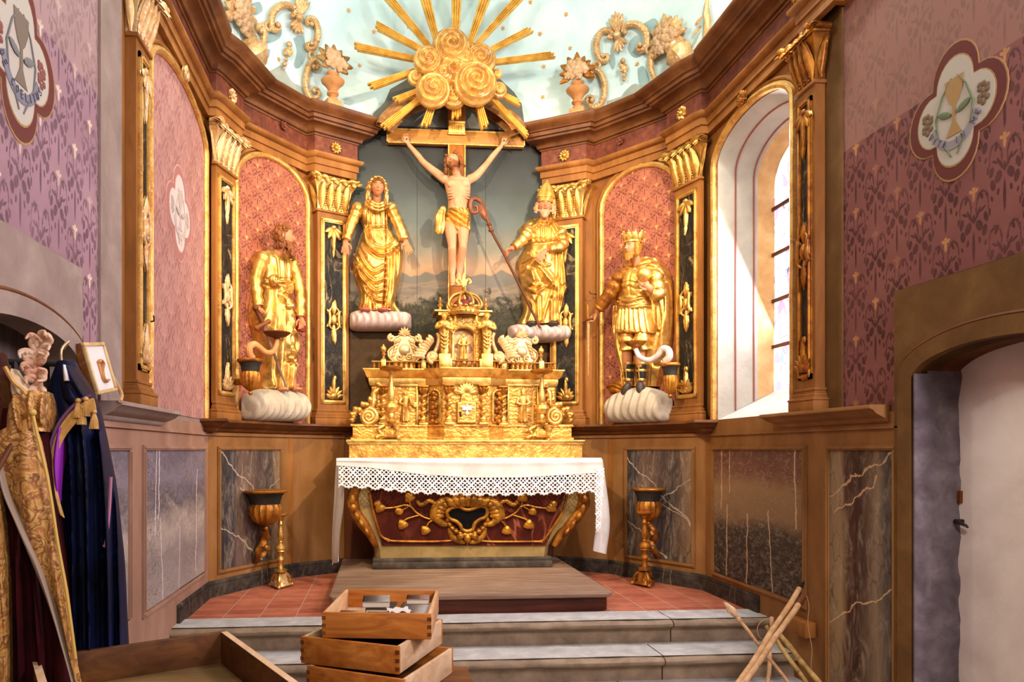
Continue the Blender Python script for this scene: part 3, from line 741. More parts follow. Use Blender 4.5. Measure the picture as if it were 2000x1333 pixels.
def orn_drop(mb, c, y, s):      # leaves hanging under the capital
    leaf_fan(mb, c, y, .17*s, .030*s, -PI*.82, -PI*.18, 5)
    mb.leaf((c[0], y-.004, c[1]-.05*s), (c[0], y-.012, c[1]-.27*s), .026*s, .02*s, 0, (0, -1, 0), 3)
    mb.leaf((c[0], y-.004, c[1]-.20*s), (c[0]-.008*s, y-.012, c[1]-.33*s), .016*s, .014*s, 0, (0, -1, 0), 2)
    mb.ell((c[0], y-.012, c[1]), (.03*s, .016, .022*s), 10, 6)
def orn_mid(mb, c, y, s):       # scrolled cartouche with leafy tips
    mb.ell((c[0], y-.008, c[1]), (.034*s, .026*s, .06*s), 12, 8)
    for d in (-1, 1):
        pts = smooth_pts([(c[0]+d*.02*s, y-.012, c[1]+.13*s), (c[0]+d*.055*s, y-.016, c[1]+.085*s), (c[0]+d*.05*s, y-.018, c[1]), (c[0]+d*.058*s, y-.016, c[1]-.07*s), (c[0]+d*.02*s, y-.012, c[1]-.11*s)], 5)
        mb.tube(pts, taper(len(pts), .017*s), 7)
        mb.leaf((c[0]+d*.03*s, y, c[1]+.05*s), (c[0]+d*.085*s, y-.012, c[1]+.10*s), .02*s, .014*s, .0, (0, -1, 0), 2)
        mb.leaf((c[0]+d*.03*s, y, c[1]-.03*s), (c[0]+d*.085*s, y-.012, c[1]-.085*s), .02*s, .014*s, .0, (0, -1, 0), 2)
    for d, L in ((1, .21), (-1, .27)):
        mb.leaf((c[0], y-.004, c[1]+d*.06*s), (c[0]+.01*s, y-.012, c[1]+d*L*s), .034*s, .018*s, 0, (0, -1, 0), 4)
def orn_base(mb, c, y, s):      # flame-like acanthus at the foot
    leaf_fan(mb, (c[0], c[1]), y, .15*s, .026*s, PI*.14, PI*.86, 7, .018*s)
    mb.leaf((c[0], y-.004, c[1]+.03*s), (c[0], y-.014, c[1]+.25*s), .026*s, .022*s, 0, (0, -1, 0), 3)
    mb.ell((c[0], y-.014, c[1]+.03*s), (.05*s, .018*s, .035*s), 10, 6); mb.ell((c[0]+.012*s, y-.01, c[1]+.22*s), (.022*s, .016*s, .03*s), 8, 6)
def rosette(mb, c, y, r, n=10):
    for i in range(n):
        a = 2*PI*i/n; mb.leaf((c[0]+.25*r*math.cos(a), y, c[1]+.25*r*math.sin(a)), (c[0]+r*math.cos(a), y-.012, c[1]+r*math.sin(a)), r*.24, .02, .006, (0, -1, 0))
    mb.ell((c[0], y-.018, c[1]), (r*.34, .022, r*.34), 12, 8)
# ---------------------------------------------------------------- pilasters
def pilaster(k, u0, u1, d, label, gold, frame, side=1):
    c = (u0+u1)/2; w_ = u1-u0; y = -d
    t = thing('pilaster', label, 'pilaster', k, (c, 0, 1.51), 'pilasters of the chancel panelling')
    b = MB()
    for z0, z1, e in ((1.51, 1.575, .04), (1.575, 1.592, .044), (1.592, 1.604, .030), (1.604, 1.625, .022), (1.625, 1.64, .012), (1.64, 1.66, .016)):
        b.box(u0-e, u1+e, y-e, .02, z0, z1, .005)
    obj('base', b, G['ochre'], t)
    b = MB(); b.box(u0, u1, y, .03, 1.655, 3.64); obj('shaft', b, G['ochre'], t)
    m = .035 if w_ > .3 else .03; fw = .045; a, e = u0+m, u1-m; zb, zt = 1.72, 3.58
    b = MB(); n0 = fw*.8
    for x0, x1, z0, z1 in ((a, e, zt-n0, zt), (a, e, zb, zb+n0), (a, a+n0, zb, zt), (e-n0, e, zb, zt)):
        b.box(x0, x1, y-.012, y, z0, z1); q = .009; b.box(x0+q, x1-q, y-.022, y, z0+q, z1-q, .004)
    obj('gilt_frame', b, frame, t)
    b = MB(); b.box(a+n0, e-n0, y-.004, y, zb+n0, zt-n0); obj('marble_inlay', b, G['pil_marble'], t)
    s = .95
    b = MB(); orn_drop(b, (c, 3.50), y-.006, s); obj('leaf_drop', b, gold, t)
    b = MB(); orn_mid(b, (c, 2.57), y-.006, s); obj('cartouche', b, gold, t)
    b = MB(); orn_base(b, (c, 1.77), y-.006, s); obj('leaf_foot', b, gold, t)
    # capital: neck ring, flaring bell with upright fronds, scalloped leafy abacus
    b = MB(); b.box(u0-.018, u1+.018, y-.018, .02, 3.64, 3.665, .006); obj('neck_moulding', b, G['ochre'], t)
    b = MB(); lv = [(3.665, .0), (3.70, .0), (3.80, .006), (3.88, .025), (3.93, .055)]
    b.grid(lambda i, j: [(u0-lv[j][1], .02, lv[j][0]), (u0-lv[j][1], y-lv[j][1], lv[j][0]), (u1+lv[j][1], y-lv[j][1], lv[j][0]), (u1+lv[j][1], .02, lv[j][0])][i], 4, len(lv))
    b.box(u0-.05, u1+.05, y-.05, .02, 3.92, 3.95)
    cap = obj('capital', b, gold, t)
    b = MB(); nf = 4
    for i in range(nf):
        x = u0+w_*(i+.5)/nf
        b.leaf((x, y+.002, 3.67), (x, y-.03, 3.93), w_/nf*.52, .03, .045, (0, -1, 0), 5, 12)
        if i < nf-1:
            for j in range(9): b.ell((u0+w_*(i+1)/nf, y-.008-.0004*j*j, 3.685+.024*j), .009, 6, 4)
    for sx in (u0, u1):
        dx = -1 if sx == u0 else 1
        b.leaf((sx, y*.5, 3.67), (sx+dx*.03, y*.5, 3.93), abs(y)*.45, .025, .045, (dx, 0, 0), 4, 10)
    obj('acanthus_leaf', b, gold, cap)
    b = MB(); n = 5; W = u1-u0+.15; pts = []
    for i in range(31):
        f_ = i/30; x = u0-.075+W*f_; sag = .022*math.sin(PI*f_); pts.append((x, y-.085+.03*math.sin(PI*f_), 3.985-sag+.008*math.sin(2*PI*n*f_)))
    b.tube(pts, [.02+.006*abs(math.sin(PI*n*i/30)) for i in range(31)], 8)
    b.box(u0-.06, u1+.06, y-.055, .02, 3.95, 3.995, .006)
    for i in range(n): 
        x = u0-.06+W*.98*(i+.5)/n-.002
        b.leaf((x, y-.05, 3.975), (x, y-.095, 3.915), .034, .022, .01, (0, -1, .35), 2)
    for dx, sx in ((-1, u0-.06), (1, u1+.06)): b.leaf((sx, y-.045, 3.98), (sx+dx*.05, y-.085, 3.945), .032, .02, .02, (0, -.7, .7), 2); b.tube([(sx, .0, 3.985), (sx+dx*.012, y-.05, 3.985)], .02, 8)
    obj('abacus', b, gold, cap)
    b = MB(); rosette(b, (c, 4.285), y-.052-(.0 if k[0] != 'A' else .0), .062); obj('rosette', b, gold, t)
    return t
gp, gd = G['gold'], G['gold_frame']
pilaster('AL', 4.268, 4.50, .06, 'outermost gilt-capped pilaster on the left wall, beside the purple wall', G['gold_pale'], G['gold_frame'])
pilaster('QL', 0, flen('QL'), .01, 'narrow gilt-capped pilaster between the pink oval panel and the sword saint', G['gold_pale'], gd)
pilaster('PL', .075, .42, .10, 'gilt-capped pilaster with black inlay just left of the crucifix painting', gp, G['gold'])
pilaster('PR', .042, .387, .10, 'gilt-capped pilaster with black inlay just right of the crucifix painting', gp, G['gold'])
pilaster('QR', 0, flen('QR'), .01, 'narrow gilt-capped pilaster between the king statue and the window', gp, G['gold'])
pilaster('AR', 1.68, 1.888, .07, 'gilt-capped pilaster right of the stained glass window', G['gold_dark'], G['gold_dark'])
# ---------------------------------------------------------------- arched frames
def niche(k, a, b_, label, mat, fmat_, shell=True, frm='gold_frame', zb=1.505, rise=.33):
    t = thing('arched_panel', label, 'wall panel', k, ((a+b_)/2, 0, zb))
    p = MB(); p.prism(arch_pts(a, b_, zb, 3.69, rise, 24), .0, -.012); obj('patterned_field', p, mat, t)
    p = MB(); arch_tube(p, a, b_, zb, 3.69, rise, .028, -.02); obj('gilt_bead', p, G[frm], t)
    p = MB(); arch_tube(p, a-.05, b_+.05, zb, 3.69, rise+.05, .016, -.012); obj('outer_moulding', p, G['ochre'] if frm == 'gold_frame' else G[frm], t)
    if shell:
        p = MB(); c = ((a+b_)/2, 3.70+rise)
        leaf_fan(p, c, -.035, .09, .03, .2, PI-.2, 5, .025); p.ell((c[0], -.05, c[1]), (.03, .03, .025), 8, 6); obj('shell_ornament', p, G['gold_pale'], t)
    return t
niche('BL', .255, 1.165, 'arched red stencilled panel with gilt bead behind the sword saint', G['damask_red'], None, False)
niche('BR', .135, .975, 'arched red stencilled panel with gilt bead behind the king statue', G['damask_red'], None, False)
pk = niche('AL', 4.63, 6.07, 'arched pink stencilled panel with a pale oval on the left wall', G['damask_pink'], None, rise=.27)
t = thing('window_surround', 'flaking gilt arched bead with a shell around the stained glass window', 'window frame', 'AR', (.95, 0, 1.51))
p = MB(); arch_tube(p, .35, 1.56, 1.515, 3.70, .27, .03, -.02); obj('gilt_bead', p, G['gold_frame'], t)
p = MB(); arch_tube(p, .30, 1.61, 1.515, 3.70, .32, .016, -.012); obj('outer_moulding', p, G['ochre'], t)
p = MB(); leaf_fan(p, (.92, 4.0), -.05, .085, .03, -.3, PI+.3, 7, .025); p.ell((.92, -.065, 4.0), (.03, .03, .03), 8, 6); obj('shell_ornament', p, G['gold_dark'], t)
# ---------------------------------------------------------------- painted medallions
def quatre(cx, cz, w_, h, n=10):
    pts = []
    rx, rz = w_*.30, h*.24
    for q, (ox, oz, ax) in enumerate([(0, h*.26, PI/2), (-w_*.27, 0, PI), (0, -h*.26, -PI/2), (w_*.27, 0, 0)]):
        for i in range(n+1):
            a = ax-PI*.42+PI*.84*i/n
            rr = (w_*.235, h*.24)
            pts.append((cx+ox+rr[0]*math.cos(a), cz+oz+rr[1]*math.sin(a)))
        a = ax+PI/4
        pts.append((cx+w_*.27*math.cos(a)*1.25, cz+h*.27*math.sin(a)*1.25))
    return pts
def letters(mb, text, cx, cz, R, a0, a1, y, size, flip=1):
    SEG = {'I': [[(0, -1), (0, 1)]], 'N': [[(-.6, -1), (-.6, 1), (.6, -1), (.6, 1)]], 'M': [[(-.7, -1), (-.7, 1), (0, -.2), (.7, 1), (.7, -1)]], 'E': [[(.5, 1), (-.5, 1), (-.5, -1), (.5, -1)], [(-.5, 0), (.3, 0)]],
           'V': [[(-.6, 1), (0, -1), (.6, 1)]], 'T': [[(-.6, 1), (.6, 1)], [(0, 1), (0, -1)]], 'C': [[(.5, .8), (0, 1), (-.5, .5), (-.5, -.5), (0, -1), (.5, -.8)]], 'O': [[(0, 1), (-.55, .4), (-.55, -.4), (0, -1), (.55, -.4), (.55, .4), (0, 1)]],
           'L': [[(-.4, 1), (-.4, -1), (.5, -1)]], 'S': [[(.5, .8), (0, 1), (-.5, .5), (.5, -.5), (0, -1), (-.5, -.8)]], 'R': [[(-.5, -1), (-.5, 1), (.3, 1), (.45, .5), (.3, .05), (-.5, 0), (.5, -1)]], 'U': [[(-.5, 1), (-.5, -.6), (0, -1), (.5, -.6), (.5, 1)]], 'D': [[(-.5, -1), (-.5, 1), (.2, .8), (.5, 0), (.2, -.8), (-.5, -1)]], 'A': [[(-.6, -1), (0, 1), (.6, -1)], [(-.3, -.2), (.3, -.2)]]}
    n = len(text)
    for i, ch in enumerate(text):
        if ch == ' ': continue
        if R: 
            a = a0+(a1-a0)*(i+.5)/n; ox, oz = cx+R*math.cos(a), cz+R*math.sin(a); up = Vector((-math.cos(a), -math.sin(a)))*flip; rt = Vector((up.y, -up.x))
        else:
            ox, oz = cx+(i-(n-1)/2)*size*1.7, cz; up = Vector((0, 1)); rt = Vector((1, 0))
        for st in SEG[ch]:
            mb.tube([(ox+(rt.x*x+up.x*z)*size, y, oz+(rt.y*x+up.y*z)*size) for x, z in st], size*.16, 5)
def medallion(k, cx, cz, w_, h, label, chal, text, arc, faint=False):
    t = thing('painted_medallion', label, 'wall painting', k, (cx, 0, cz))
    bm_, gl, fd = ('a8706a', 'c99a80', 'cdbcb4') if faint else ('633029', 'a07c50', 'b3aa9c')
    y0 = -.012 if faint else 0
    for nm, s, y, c in (('gold_line', 1, .003, gl), ('red_border', .97, .004, bm_), ('inner_line', .80, .005, gl), ('pale_field', .775, .006, fd)):
        p = MB(); p.prism(quatre(cx, cz, w_*s, h*s), y0, y0-y); obj(nm, p, paint('medallion_'+nm, c, c, None, 8, .8, .1), t, smooth=0)
    y = y0-.007
    if faint: col = ('b9a498', 'b0a090', 'a89888', 'b8a89c')
    else: col = ('9c7a44', '5e6a48', '6a5438', '8a8488') if k == 'AR' else ('6e5e4c', '6c6a66', '7a4038', '74707c')
    p = MB(); s = h*.21
    cup = [(-.5, 1), (.5, 1), (.45, .55), (.25, .2), (.08, .05), (.1, -.5), (.3, -.8), (.42, -.95), (-.42, -.95), (-.3, -.8), (-.1, -.5), (-.08, .05), (-.25, .2), (-.45, .55)]
    p.prism([(cx+x*s*.8, cz+.02+z*s) for x, z in cup], y, y-.002); obj('painted_chalice', p, plain('chalice_paint', col[0], .8), t, smooth=0)
    for sx in (-1, 1):
        p = MB(); p.leaf((cx+sx*.03*w_, y, cz-.02*h), (cx+sx*.17*w_, y, cz+.03*h), .03*h, .003, 0, (0, -1, 0), 3); 
        p.tube([(cx+sx*.16*w_, y, cz-.15*h), (cx+sx*.19*w_, y, cz), (cx+sx*.12*w_, y, cz+.15*h), (cx+sx*.03*w_, y, cz+.25*h)], [.004, .006, .005, .002], 5)
        p.tube([(cx+sx*.10*w_, y, cz-.22*h), (cx+sx*.03*w_, y, cz-.32*h)], [.007, .004], 5); obj('painted_stalk', p, plain('stalk_paint', col[1], .8), t)
        p = MB()
        for i in range(11): p.ell((cx+sx*.285*w_+.022*(i % 3-1), y, cz+.05-.018*(i//2)), (.016, .003, .016), 7, 4)
        obj('painted_grapes', p, plain('grape_paint', col[2], .8), t)
    p = MB(); R0, R1 = h*.235, h*.30
    A0, A1 = arc
    p.prism([(cx+R0*.8*math.cos(a), cz+.02+R0*math.sin(a)) for a in [A0+(A1-A0)*i/16 for i in range(17)]]+[(cx+R1*.8*math.cos(a), cz+.02+R1*math.sin(a)) for a in [A1-(A1-A0)*i/16 for i in range(17)]], y, y-.002)
    rb = obj('ribbon', p, plain('ribbon_paint', col[3], .8), t, smooth=0)
    if text:
        p = MB(); letters(p, text, cx, cz+.02, (R0+R1)/2*.93, A0+.06, A1-.06, y-.003, h*.022); obj('ribbon_lettering', p, plain('letter_paint', '4c4650', .8), rb)
    return t
p = onp('AR', 1866, 217); medallion('AR', p.x, p.z, .62, .70, 'painted quatrefoil with a golden chalice and grapes on the right wall', 1, 'VITA IN ME', (-PI*.88, -PI*.12))
p = onp('AL', 38, 108); medallion('AL', p.x, p.z, .62, .72, 'painted quatrefoil with grey lilies at the upper left edge', 1, 'DE COELITUS', (-PI*.88, -PI*.12))
p = onp('AL', 347, 418); medallion('AL', p.x, p.z, .66, .70, 'faint pale quatrefoil in the middle of the pink arched panel', 1, '', (-PI*.88, -PI*.12), True)
# ---------------------------------------------------------------- ornaments standing against the vault
def vtube(mb, pxs, r, off=.05, sub=5, a=.5, b=.5, seg=10):
    pts = []
    for x, y in pxs: p, n = onv(x, y, off); pts.append(p)
    pts = smooth_pts(pts, sub); mb.tube(pts, taper(len(pts), r, a, b), seg); return pts
def vcscroll(px, r=.034, parent=None, mat=None, name='c_scroll'):
    m = MB(); pts = vtube(m, px, r, .045, 5, .6, .6)
    # carved bead along the ridge of the scroll
    n0 = onv(*px[len(px)//2], 0)[1]
    for i in range(2, len(pts)-2, 2): m.ell(pts[i]+n0*r*.85, (r*.36,)*3, 6, 4)
    for e in (px[0], px[-1]):
        p, n = onv(*e, .075); m.ell(p, r*.75, 8, 6)
    return obj(name, m, mat, parent)
def palm(mb, base, tip, wpx, n=5):
    p, nn = onv(*base, .05); q, _ = onv(*tip, .05); ax = q-p; sd = ax.cross(nn).normalized()
    for i in range(n):
        f_ = i/(n-1)*2-1
        mb.leaf(p, q+sd*f_*wpx*.9-ax*abs(f_)*.25, wpx*.32, .025, .02, nn, 3)
def vault_ornament(label, S, ring, bead, up, dn, pend, mat, mat2):
    p0, _ = onv(*bead, 0); t = thing('scroll_ornament', label, 'carved ornament', 'W', tuple(p0))
    for px in S: vcscroll(px, .033, t, mat)
    for r_ in ring:
        p, n = onv(*r_, .045); m = MB(); R = n.to_track_quat('Z', 'Y').to_matrix()
        m.at(Matrix.Translation(p) @ R.to_4x4()).grid(lambda i, j: ((.034+.016*math.cos(2*PI*j/8))*math.cos(2*PI*i/16), (.034+.016*math.cos(2*PI*j/8))*math.sin(2*PI*i/16), .016*math.sin(2*PI*j/8)), 16, 8, True, True)
        obj('link_ring', m, mat2, t)
    m = MB(); p, n = onv(*bead, .07); m.ell(p, .04, 12, 8); obj('boss', m, mat2, t)
    m = MB(); palm(m, (bead[0], bead[1]-4), up, .085); obj('palmette', m, mat2, t)
    m = MB(); palm(m, (bead[0], bead[1]+4), dn, .085); obj('palmette', m, mat2, t)
    m = MB()
    for i, (x, y, r) in enumerate(pend):
        p, n = onv(x, y, .045); m.ell(p, r, 10, 7)
        if r > .035:
            for a in range(5): m.leaf(p, p+Vector((math.cos(a*1.256)*.05, -.01, math.sin(a*1.256)*.05)), .025, .02, .01, n)
    obj('bead_pendant', m, mat2, t)
    return t
SL = [[(561, 32), (569, 32), (572, 21), (559, 11), (542, 12), (528, 25), (524, 41), (526, 57), (536, 60), (538, 52), (533, 50)],
      [(500, 62), (497, 54), (505, 53), (509, 66), (509, 82), (503, 99), (491, 113)],
      [(602, 50), (595, 47), (600, 37), (610, 40), (615, 52), (617, 66), (614, 84), (608, 96), (598, 97), (596, 90), (602, 88)],
      [(606, 134), (613, 137), (617, 128), (610, 121), (602, 127), (596, 142), (593, 160), (595, 179), (602, 193), (614, 194), (619, 184), (613, 176), (607, 182)]]
vault_ornament('pale gilt scroll cluster with bead pendant on the vault, left of the sunburst', SL, [(518, 52), (606, 111)], (579, 37), (590, -14), (571, 70), [(561, 89, .03), (559, 105, .04), (555, 119, .02), (552, 128, .024), (551, 136, .014)], G['gold_pale'], G['gold_pale'])
SR = [[(1194, 76), (1201, 76), (1200, 66), (1190, 62), (1179, 64), (1170, 75), (1167, 91), (1170, 109), (1178, 121), (1188, 119), (1188, 111), (1181, 112)],
      [(1163, 154), (1157, 150), (1160, 141), (1170, 141), (1178, 151), (1183, 168), (1182, 190), (1174, 208), (1160, 212), (1149, 203), (1151, 193), (1160, 194), (1160, 201)],
      [(1228, 65), (1222, 62), (1225, 53), (1236, 48), (1253, 51), (1266, 66), (1268, 86), (1258, 101), (1250, 96), (1257, 90)],
      [(1284, 113), (1290, 107), (1283, 103), (1277, 113), (1276, 130), (1279, 146), (1289, 160)]]
vault_ornament('gilt scroll cluster with bead pendant on the vault, right of the sunburst', SR, [(1168, 130), (1273, 98)], (1212, 70), (1208, 22), (1220, 103), [(1221, 121, .028), (1223, 136, .04), (1224, 149, .024), (1224, 158, .018)], G['gold_pale'], G['gold_pale'])
def bouquet(mb_f, mb_l, c, nn, s, seed, nl=9):
    rr = random.Random(seed); sd = Vector((0, 0, 1)).cross(nn).normalized(); up = nn.cross(sd)
    for i in range(nl):
        a = -.5+(PI+1.)*i/(nl-1); d = sd*math.cos(a)+up*math.sin(a)
        mb_l.leaf(c+d*.05*s, c+d*s*.19*(.85+.3*rr.random())+nn*.03, .038*s, .02, -.02, nn, 2)
    for i in range(15):
        a = rr.random()*2*PI; q = .1*s*math.sqrt((i+.3)/15); d = sd*math.cos(i*2.4)*q+up*math.sin(i*2.4)*q
        R = .034*s*(.8+.4*rr.random()); p = c+d+nn*(.05-.2*q)
        mb_f.ell(p, R, 9, 6)
        for k in range(5): b_ = k*1.256+a; mb_f.ell(p+(sd*math.cos(b_)+up*math.sin(b_))*R*.75+nn*R*.25, (R*.5,)*3, 6, 4)
def vase(label, k, off, base, s, mat, matf, matl, seed):
    p = onp(k, *base, off); M = fmat(k)
    t = thing('flower_vase', label, 'vase', k, tuple(p), 'carved flower vases on the cornice')
    m = MB(); m.box(p.x-.075*s, p.x+.075*s, p.y-.05*s, p.y+.05*s, p.z, p.z+.055*s, .006); obj('plinth', m, G['sconce_wood'], t)
    m = MB(); m.lathe([(.045, .055), (.05, .075), (.03, .09), (.035, .10), (.058, .115), (.06, .13), (.045, .145), (.055, .17), (.075, .20), (.112, .235), (.118, .25), (.105, .262), (.055, .27), (.04, .285), (.045, .30), (.06, .315), (.062, .33), (.035, .345)] if s == 1 else [(.05*s, .055*s), (.1*s, .25*s), (.05*s, .3*s)], tuple(p), 24); obj('vase_body', m, mat, t)
    f, l = MB(), MB(); bouquet(f, l, Vector((p.x, p.y-.03, p.z+.42*s)), Vector((0, -1, .1)).normalized(), 1.0*s, seed)
    obj('flower_bunch', f, matf, t); obj('leaf_spray', l, matl, t); return t
FLW = paint('carved_flower_paint', 'a87f58', 'c09a72', 'd4b48e', 8, .6, .2)
LFB = gild('dull_leaf_gilding', 'a67c3c', '7a5426', '4a3018', .5, .3)
vase('carved vase with a flower bunch on the cornice, just left of the sunburst', 'PL', .20, (650, 208), 1, G['sconce_wood'], FLW, LFB, 1)
vase('carved vase with dark leafy flower bunch on the cornice, just right of the sunburst', 'PR', .20, (1128, 224), 1, G['sconce_wood'], FLW, G['gold_dark'], 2)
def vbouquet(label, c, s, seed, urn=None, leafs=()):
    p, n = onv(*c, .06); t = thing('flower_spray', label, 'carved ornament', 'W', tuple(p))
    f, l = MB(), MB(); bouquet(f, l, p, n, s, seed, 11); obj('flower_bunch', f, FLW, t); obj('leaf_spray', l, G['gold_pale'], t)
    if urn:
        m = MB(); q, n = onv(*urn, .05)
        ax = (p-q).normalized(); R = ax.to_track_quat('Z', 'Y').to_matrix().to_4x4()
        m.at(Matrix.Translation(q) @ R).lathe([(.03, -.12, 1), (.07, -.1, 1), (.11, -.04, 1), (.13, .04, 1), (.10, .09), (.06, .11), (.08, .14), (.05, .15)], (0, 0, 0), 24, .12, 10); obj('fluted_urn', m, G['gold_pale'], t)
    return t
vbouquet('large pale gilt flower spray cut by the top edge, upper left vault', (458, 30), 1.25, 5, (492, 108))
vbouquet('large gilt flower spray above a fluted urn, far right of the vault', (1312, 78), 1.2, 6, (1338, 112))
t = thing('leaf_garland', 'washed-out gilt leaf garland at the vault edge above the window', 'carved ornament', 'W', tuple(onv(1385, 60, 0)[0]))
m = MB(); vtube(m, [(1392, -4), (1389, 20), (1392, 44), (1389, 66), (1384, 84)], .03); 
for x, y in ((1378, 32), (1380, 76), (1376, 50)): p, n = onv(x, y, .04); m.leaf(p, p+Vector((-.05, 0, -.09)), .03, .02, .01, n, 3)
obj('garland', m, G['gold_pale'], t)
# painted stars on the vault
STAR = plain('star_gilding', 'd9963c', .5, .2)
for i, (x, y, s) in enumerate([(681, 20, 1), (730, 62, 1), (621, 56, .9), (702, 128, .9), (544, 116, .9), (1036, 4, 1), (1106, 28, 1), (983, 55, .9), (1055, 66, 1), (1114, 94, .9), (1062, 130, 1), (1060, 190, 1), (1245, 125, .9), (1312, 121, .8), (1173, 64, .8), (797, 53, .7)]):
    p, n = onv(x, y, .012); R = n.to_track_quat('Z', 'Y').to_matrix().to_4x4()
    m = MB(); m.at(Matrix.Translation(p) @ R @ Matrix.Rotation(.3*i, 4, 'Z'))
    pts = [((.024 if j % 2 == 0 else .010)*s*math.cos(PI*j/5), (.024 if j % 2 == 0 else .010)*s*math.sin(PI*j/5)) for j in range(10)]
    m.add([(a, b, 0) for a, b in pts]+[(a, b, -.014) for a, b in pts], [tuple(range(10))]+[(j, (j+1) % 10, 10+(j+1) % 10, 10+j) for j in range(10)])
    obj('painted_star', m, STAR, ceil_o)
# patches where the blue paint has worn off the vault above the cornice
def vpatch(px, mat, off=.008):
    m = MB(); c = onv(sum(p[0] for p in px)/len(px), sum(p[1] for p in px)/len(px), off+.004)[0]
    P = [onv(x, y, off)[0] for x, y in px]; Q = smooth_pts(P+[P[0]], 4)[:-1]
    m.add([c]+Q, [(0, 1+i, 1+(i+1) % len(Q)) for i in range(len(Q))]); return obj('worn_patch', m, mat, ceil_o, smooth=80)
OLV = paint('olive_worn_plaster', '8f998c', 'a0a698', 'b4b4a2', 8, .85, .3)
vpatch([(500, 128), (512, 140), (528, 138), (548, 128), (556, 138), (570, 160), (590, 172), (600, 195), (560, 178), (525, 158)], OLV)
vpatch([(1186, 198), (1210, 192), (1222, 178), (1240, 164), (1262, 170), (1290, 160), (1275, 178), (1230, 198), (1190, 208)], OLV)
for px in ([(490, 8), (506, 4), (512, 20), (498, 30), (492, 22)], [(524, 66), (546, 50), (548, 70), (536, 80), (520, 84)], [(515, 100), (526, 96), (524, 112), (516, 118)], [(573, 75), (592, 70), (596, 110), (584, 132), (574, 128), (580, 100)], [(1258, 46), (1280, 36), (1290, 60), (1276, 76), (1268, 60)], [(1232, 78), (1248, 70), (1256, 104), (1240, 112), (1228, 96)], [(1246, 134), (1258, 130), (1268, 160), (1250, 166)], [(1188, 112), (1198, 106), (1202, 122), (1196, 136)]):
    vpatch(px, G['grey_stain'], .006)
# ---------------------------------------------------------------- sunburst
sb = thing('sunburst', 'gilded sunburst of reeded rays around swirling clouds above the crucifix', 'carved ornament', 'C', (.96, -.5, 5.0))
OFF = .47; RAYG = gild('ray_gilding', 'eec05e', 'd8a23e', 'a8742a', .36, .35)
def ray_px(a, b, w0, w1, nrid=4, steps=(0, .03, .01, .04), off=.38):
    p = onp('C', *a, off); q = onp('C', *b, off); q.y -= .02
    d = (p-q); L = d.length; d.normalize(); sd = Vector((0, -1, 0)).cross(d).normalized()
    m = MB()
    for k in range(nrid):
        f0 = -1+2*k/nrid; f1 = -1+2*(k+1)/nrid; l = L-steps[k % len(steps)]
        def fn(i, j):
            g = i/5; t = j; ww = (w0 if j == 0 else w1)/2
            x = (f0+(f1-f0)*g)*ww
            return q+d*(l*j)+sd*x+Vector((0, -1, 0))*(.018+.016*math.sin(PI*g))
        m.grid(fn, 6, 2)
        ring = [fn(i, 1) for i in range(6)]; rb = [fn(0, 1)+Vector((0, .035, 0)), fn(5, 1)+Vector((0, .035, 0))]
        m.add(ring+rb[::-1], [tuple(range(8))])
        for i in (0, 5): a_, b_ = fn(i, 0), fn(i, 1); o_ = Vector((0, .035, 0)); m.add([a_, b_, b_+o_, a_+o_], [(0, 1, 2, 3)])
    return obj('ray', m, RAYG, sb)
for a, b, w0, w1 in [((691, 91), (812, 119), .05, .075), ((733, 49), (830, 104), .05, .08), ((752, -12), (840, 96), .05, .085), ((826, -20), (853, 84), .06, .11), ((893, -30), (889, 66), .075, .11),
                     ((954, -20), (916, 90), .06, .11), ((1020, -10), (928, 92), .05, .085), ((1038, 58), (946, 107), .05, .07), ((1083, 108), (960, 125), .05, .065), ((720, 171), (810, 142), .05, .075),
                     ((769, 198), (816, 181), .05, .065), ((747, 252), (818, 197), .05, .08), ((829, 250), (845, 206), .07, .09), ((891, 234), (891, 202), .09, .10), ((948, 253), (935, 207), .07, .09),
                     ((1032, 268), (962, 197), .045, .06), ((1017, 204), (972, 184), .05, .06)]:
    ray_px(a, b, w0, w1)
m = MB()
def lump(x, y, rpx, d, turns=2.6, ph=0., dr=1):
    p = onp('C', x, y, OFF); s = mpp('C', x, y, OFF)[0]; R = rpx*s
    def fn(i, j):
        r = j/32; a = 2*PI*i/48
        h = R*.62*math.sqrt(max(0, 1-r*r*.98))+.10*R*math.sin(2*PI*(turns*1.25*r-dr*a/(2*PI))+ph)*(1-r**6)
        return (p.x+R*r*math.cos(a), p.y-d-h, p.z+R*r*math.sin(a))
    m.grid(fn, 48, 33, True)
    m.ell((p.x, p.y-d+.01, p.z), (R*1.0, R*.55, R*1.0), 20, 12)
for q in [(885, 142, 44, -.02), (905, 120, 40, -.02), (880, 99, 37, .05, 2.6), (836, 124, 29, .04, 2.2, 1., -1), (936, 122, 32, .03, 2.4, 2.), (845, 183, 34, .05, 2.6, .5, -1), (926, 172, 42, .07, 2.8, 1.4), (886, 190, 24, .0, 2, 2, -1), (974, 176, 16, .0, 1.6), (812, 150, 16, -.02, 1.6), (970, 147, 10, .02, 1.2), (905, 142, 22, .05, 1.4, .3), (866, 150, 24, .04, 1.4, .8, -1)]: lump(*q)
obj('cloud', m, gild('cloud_gilding', 'd9ac62', 'b07c38', 'ecdcc0', .40, .5), sb)
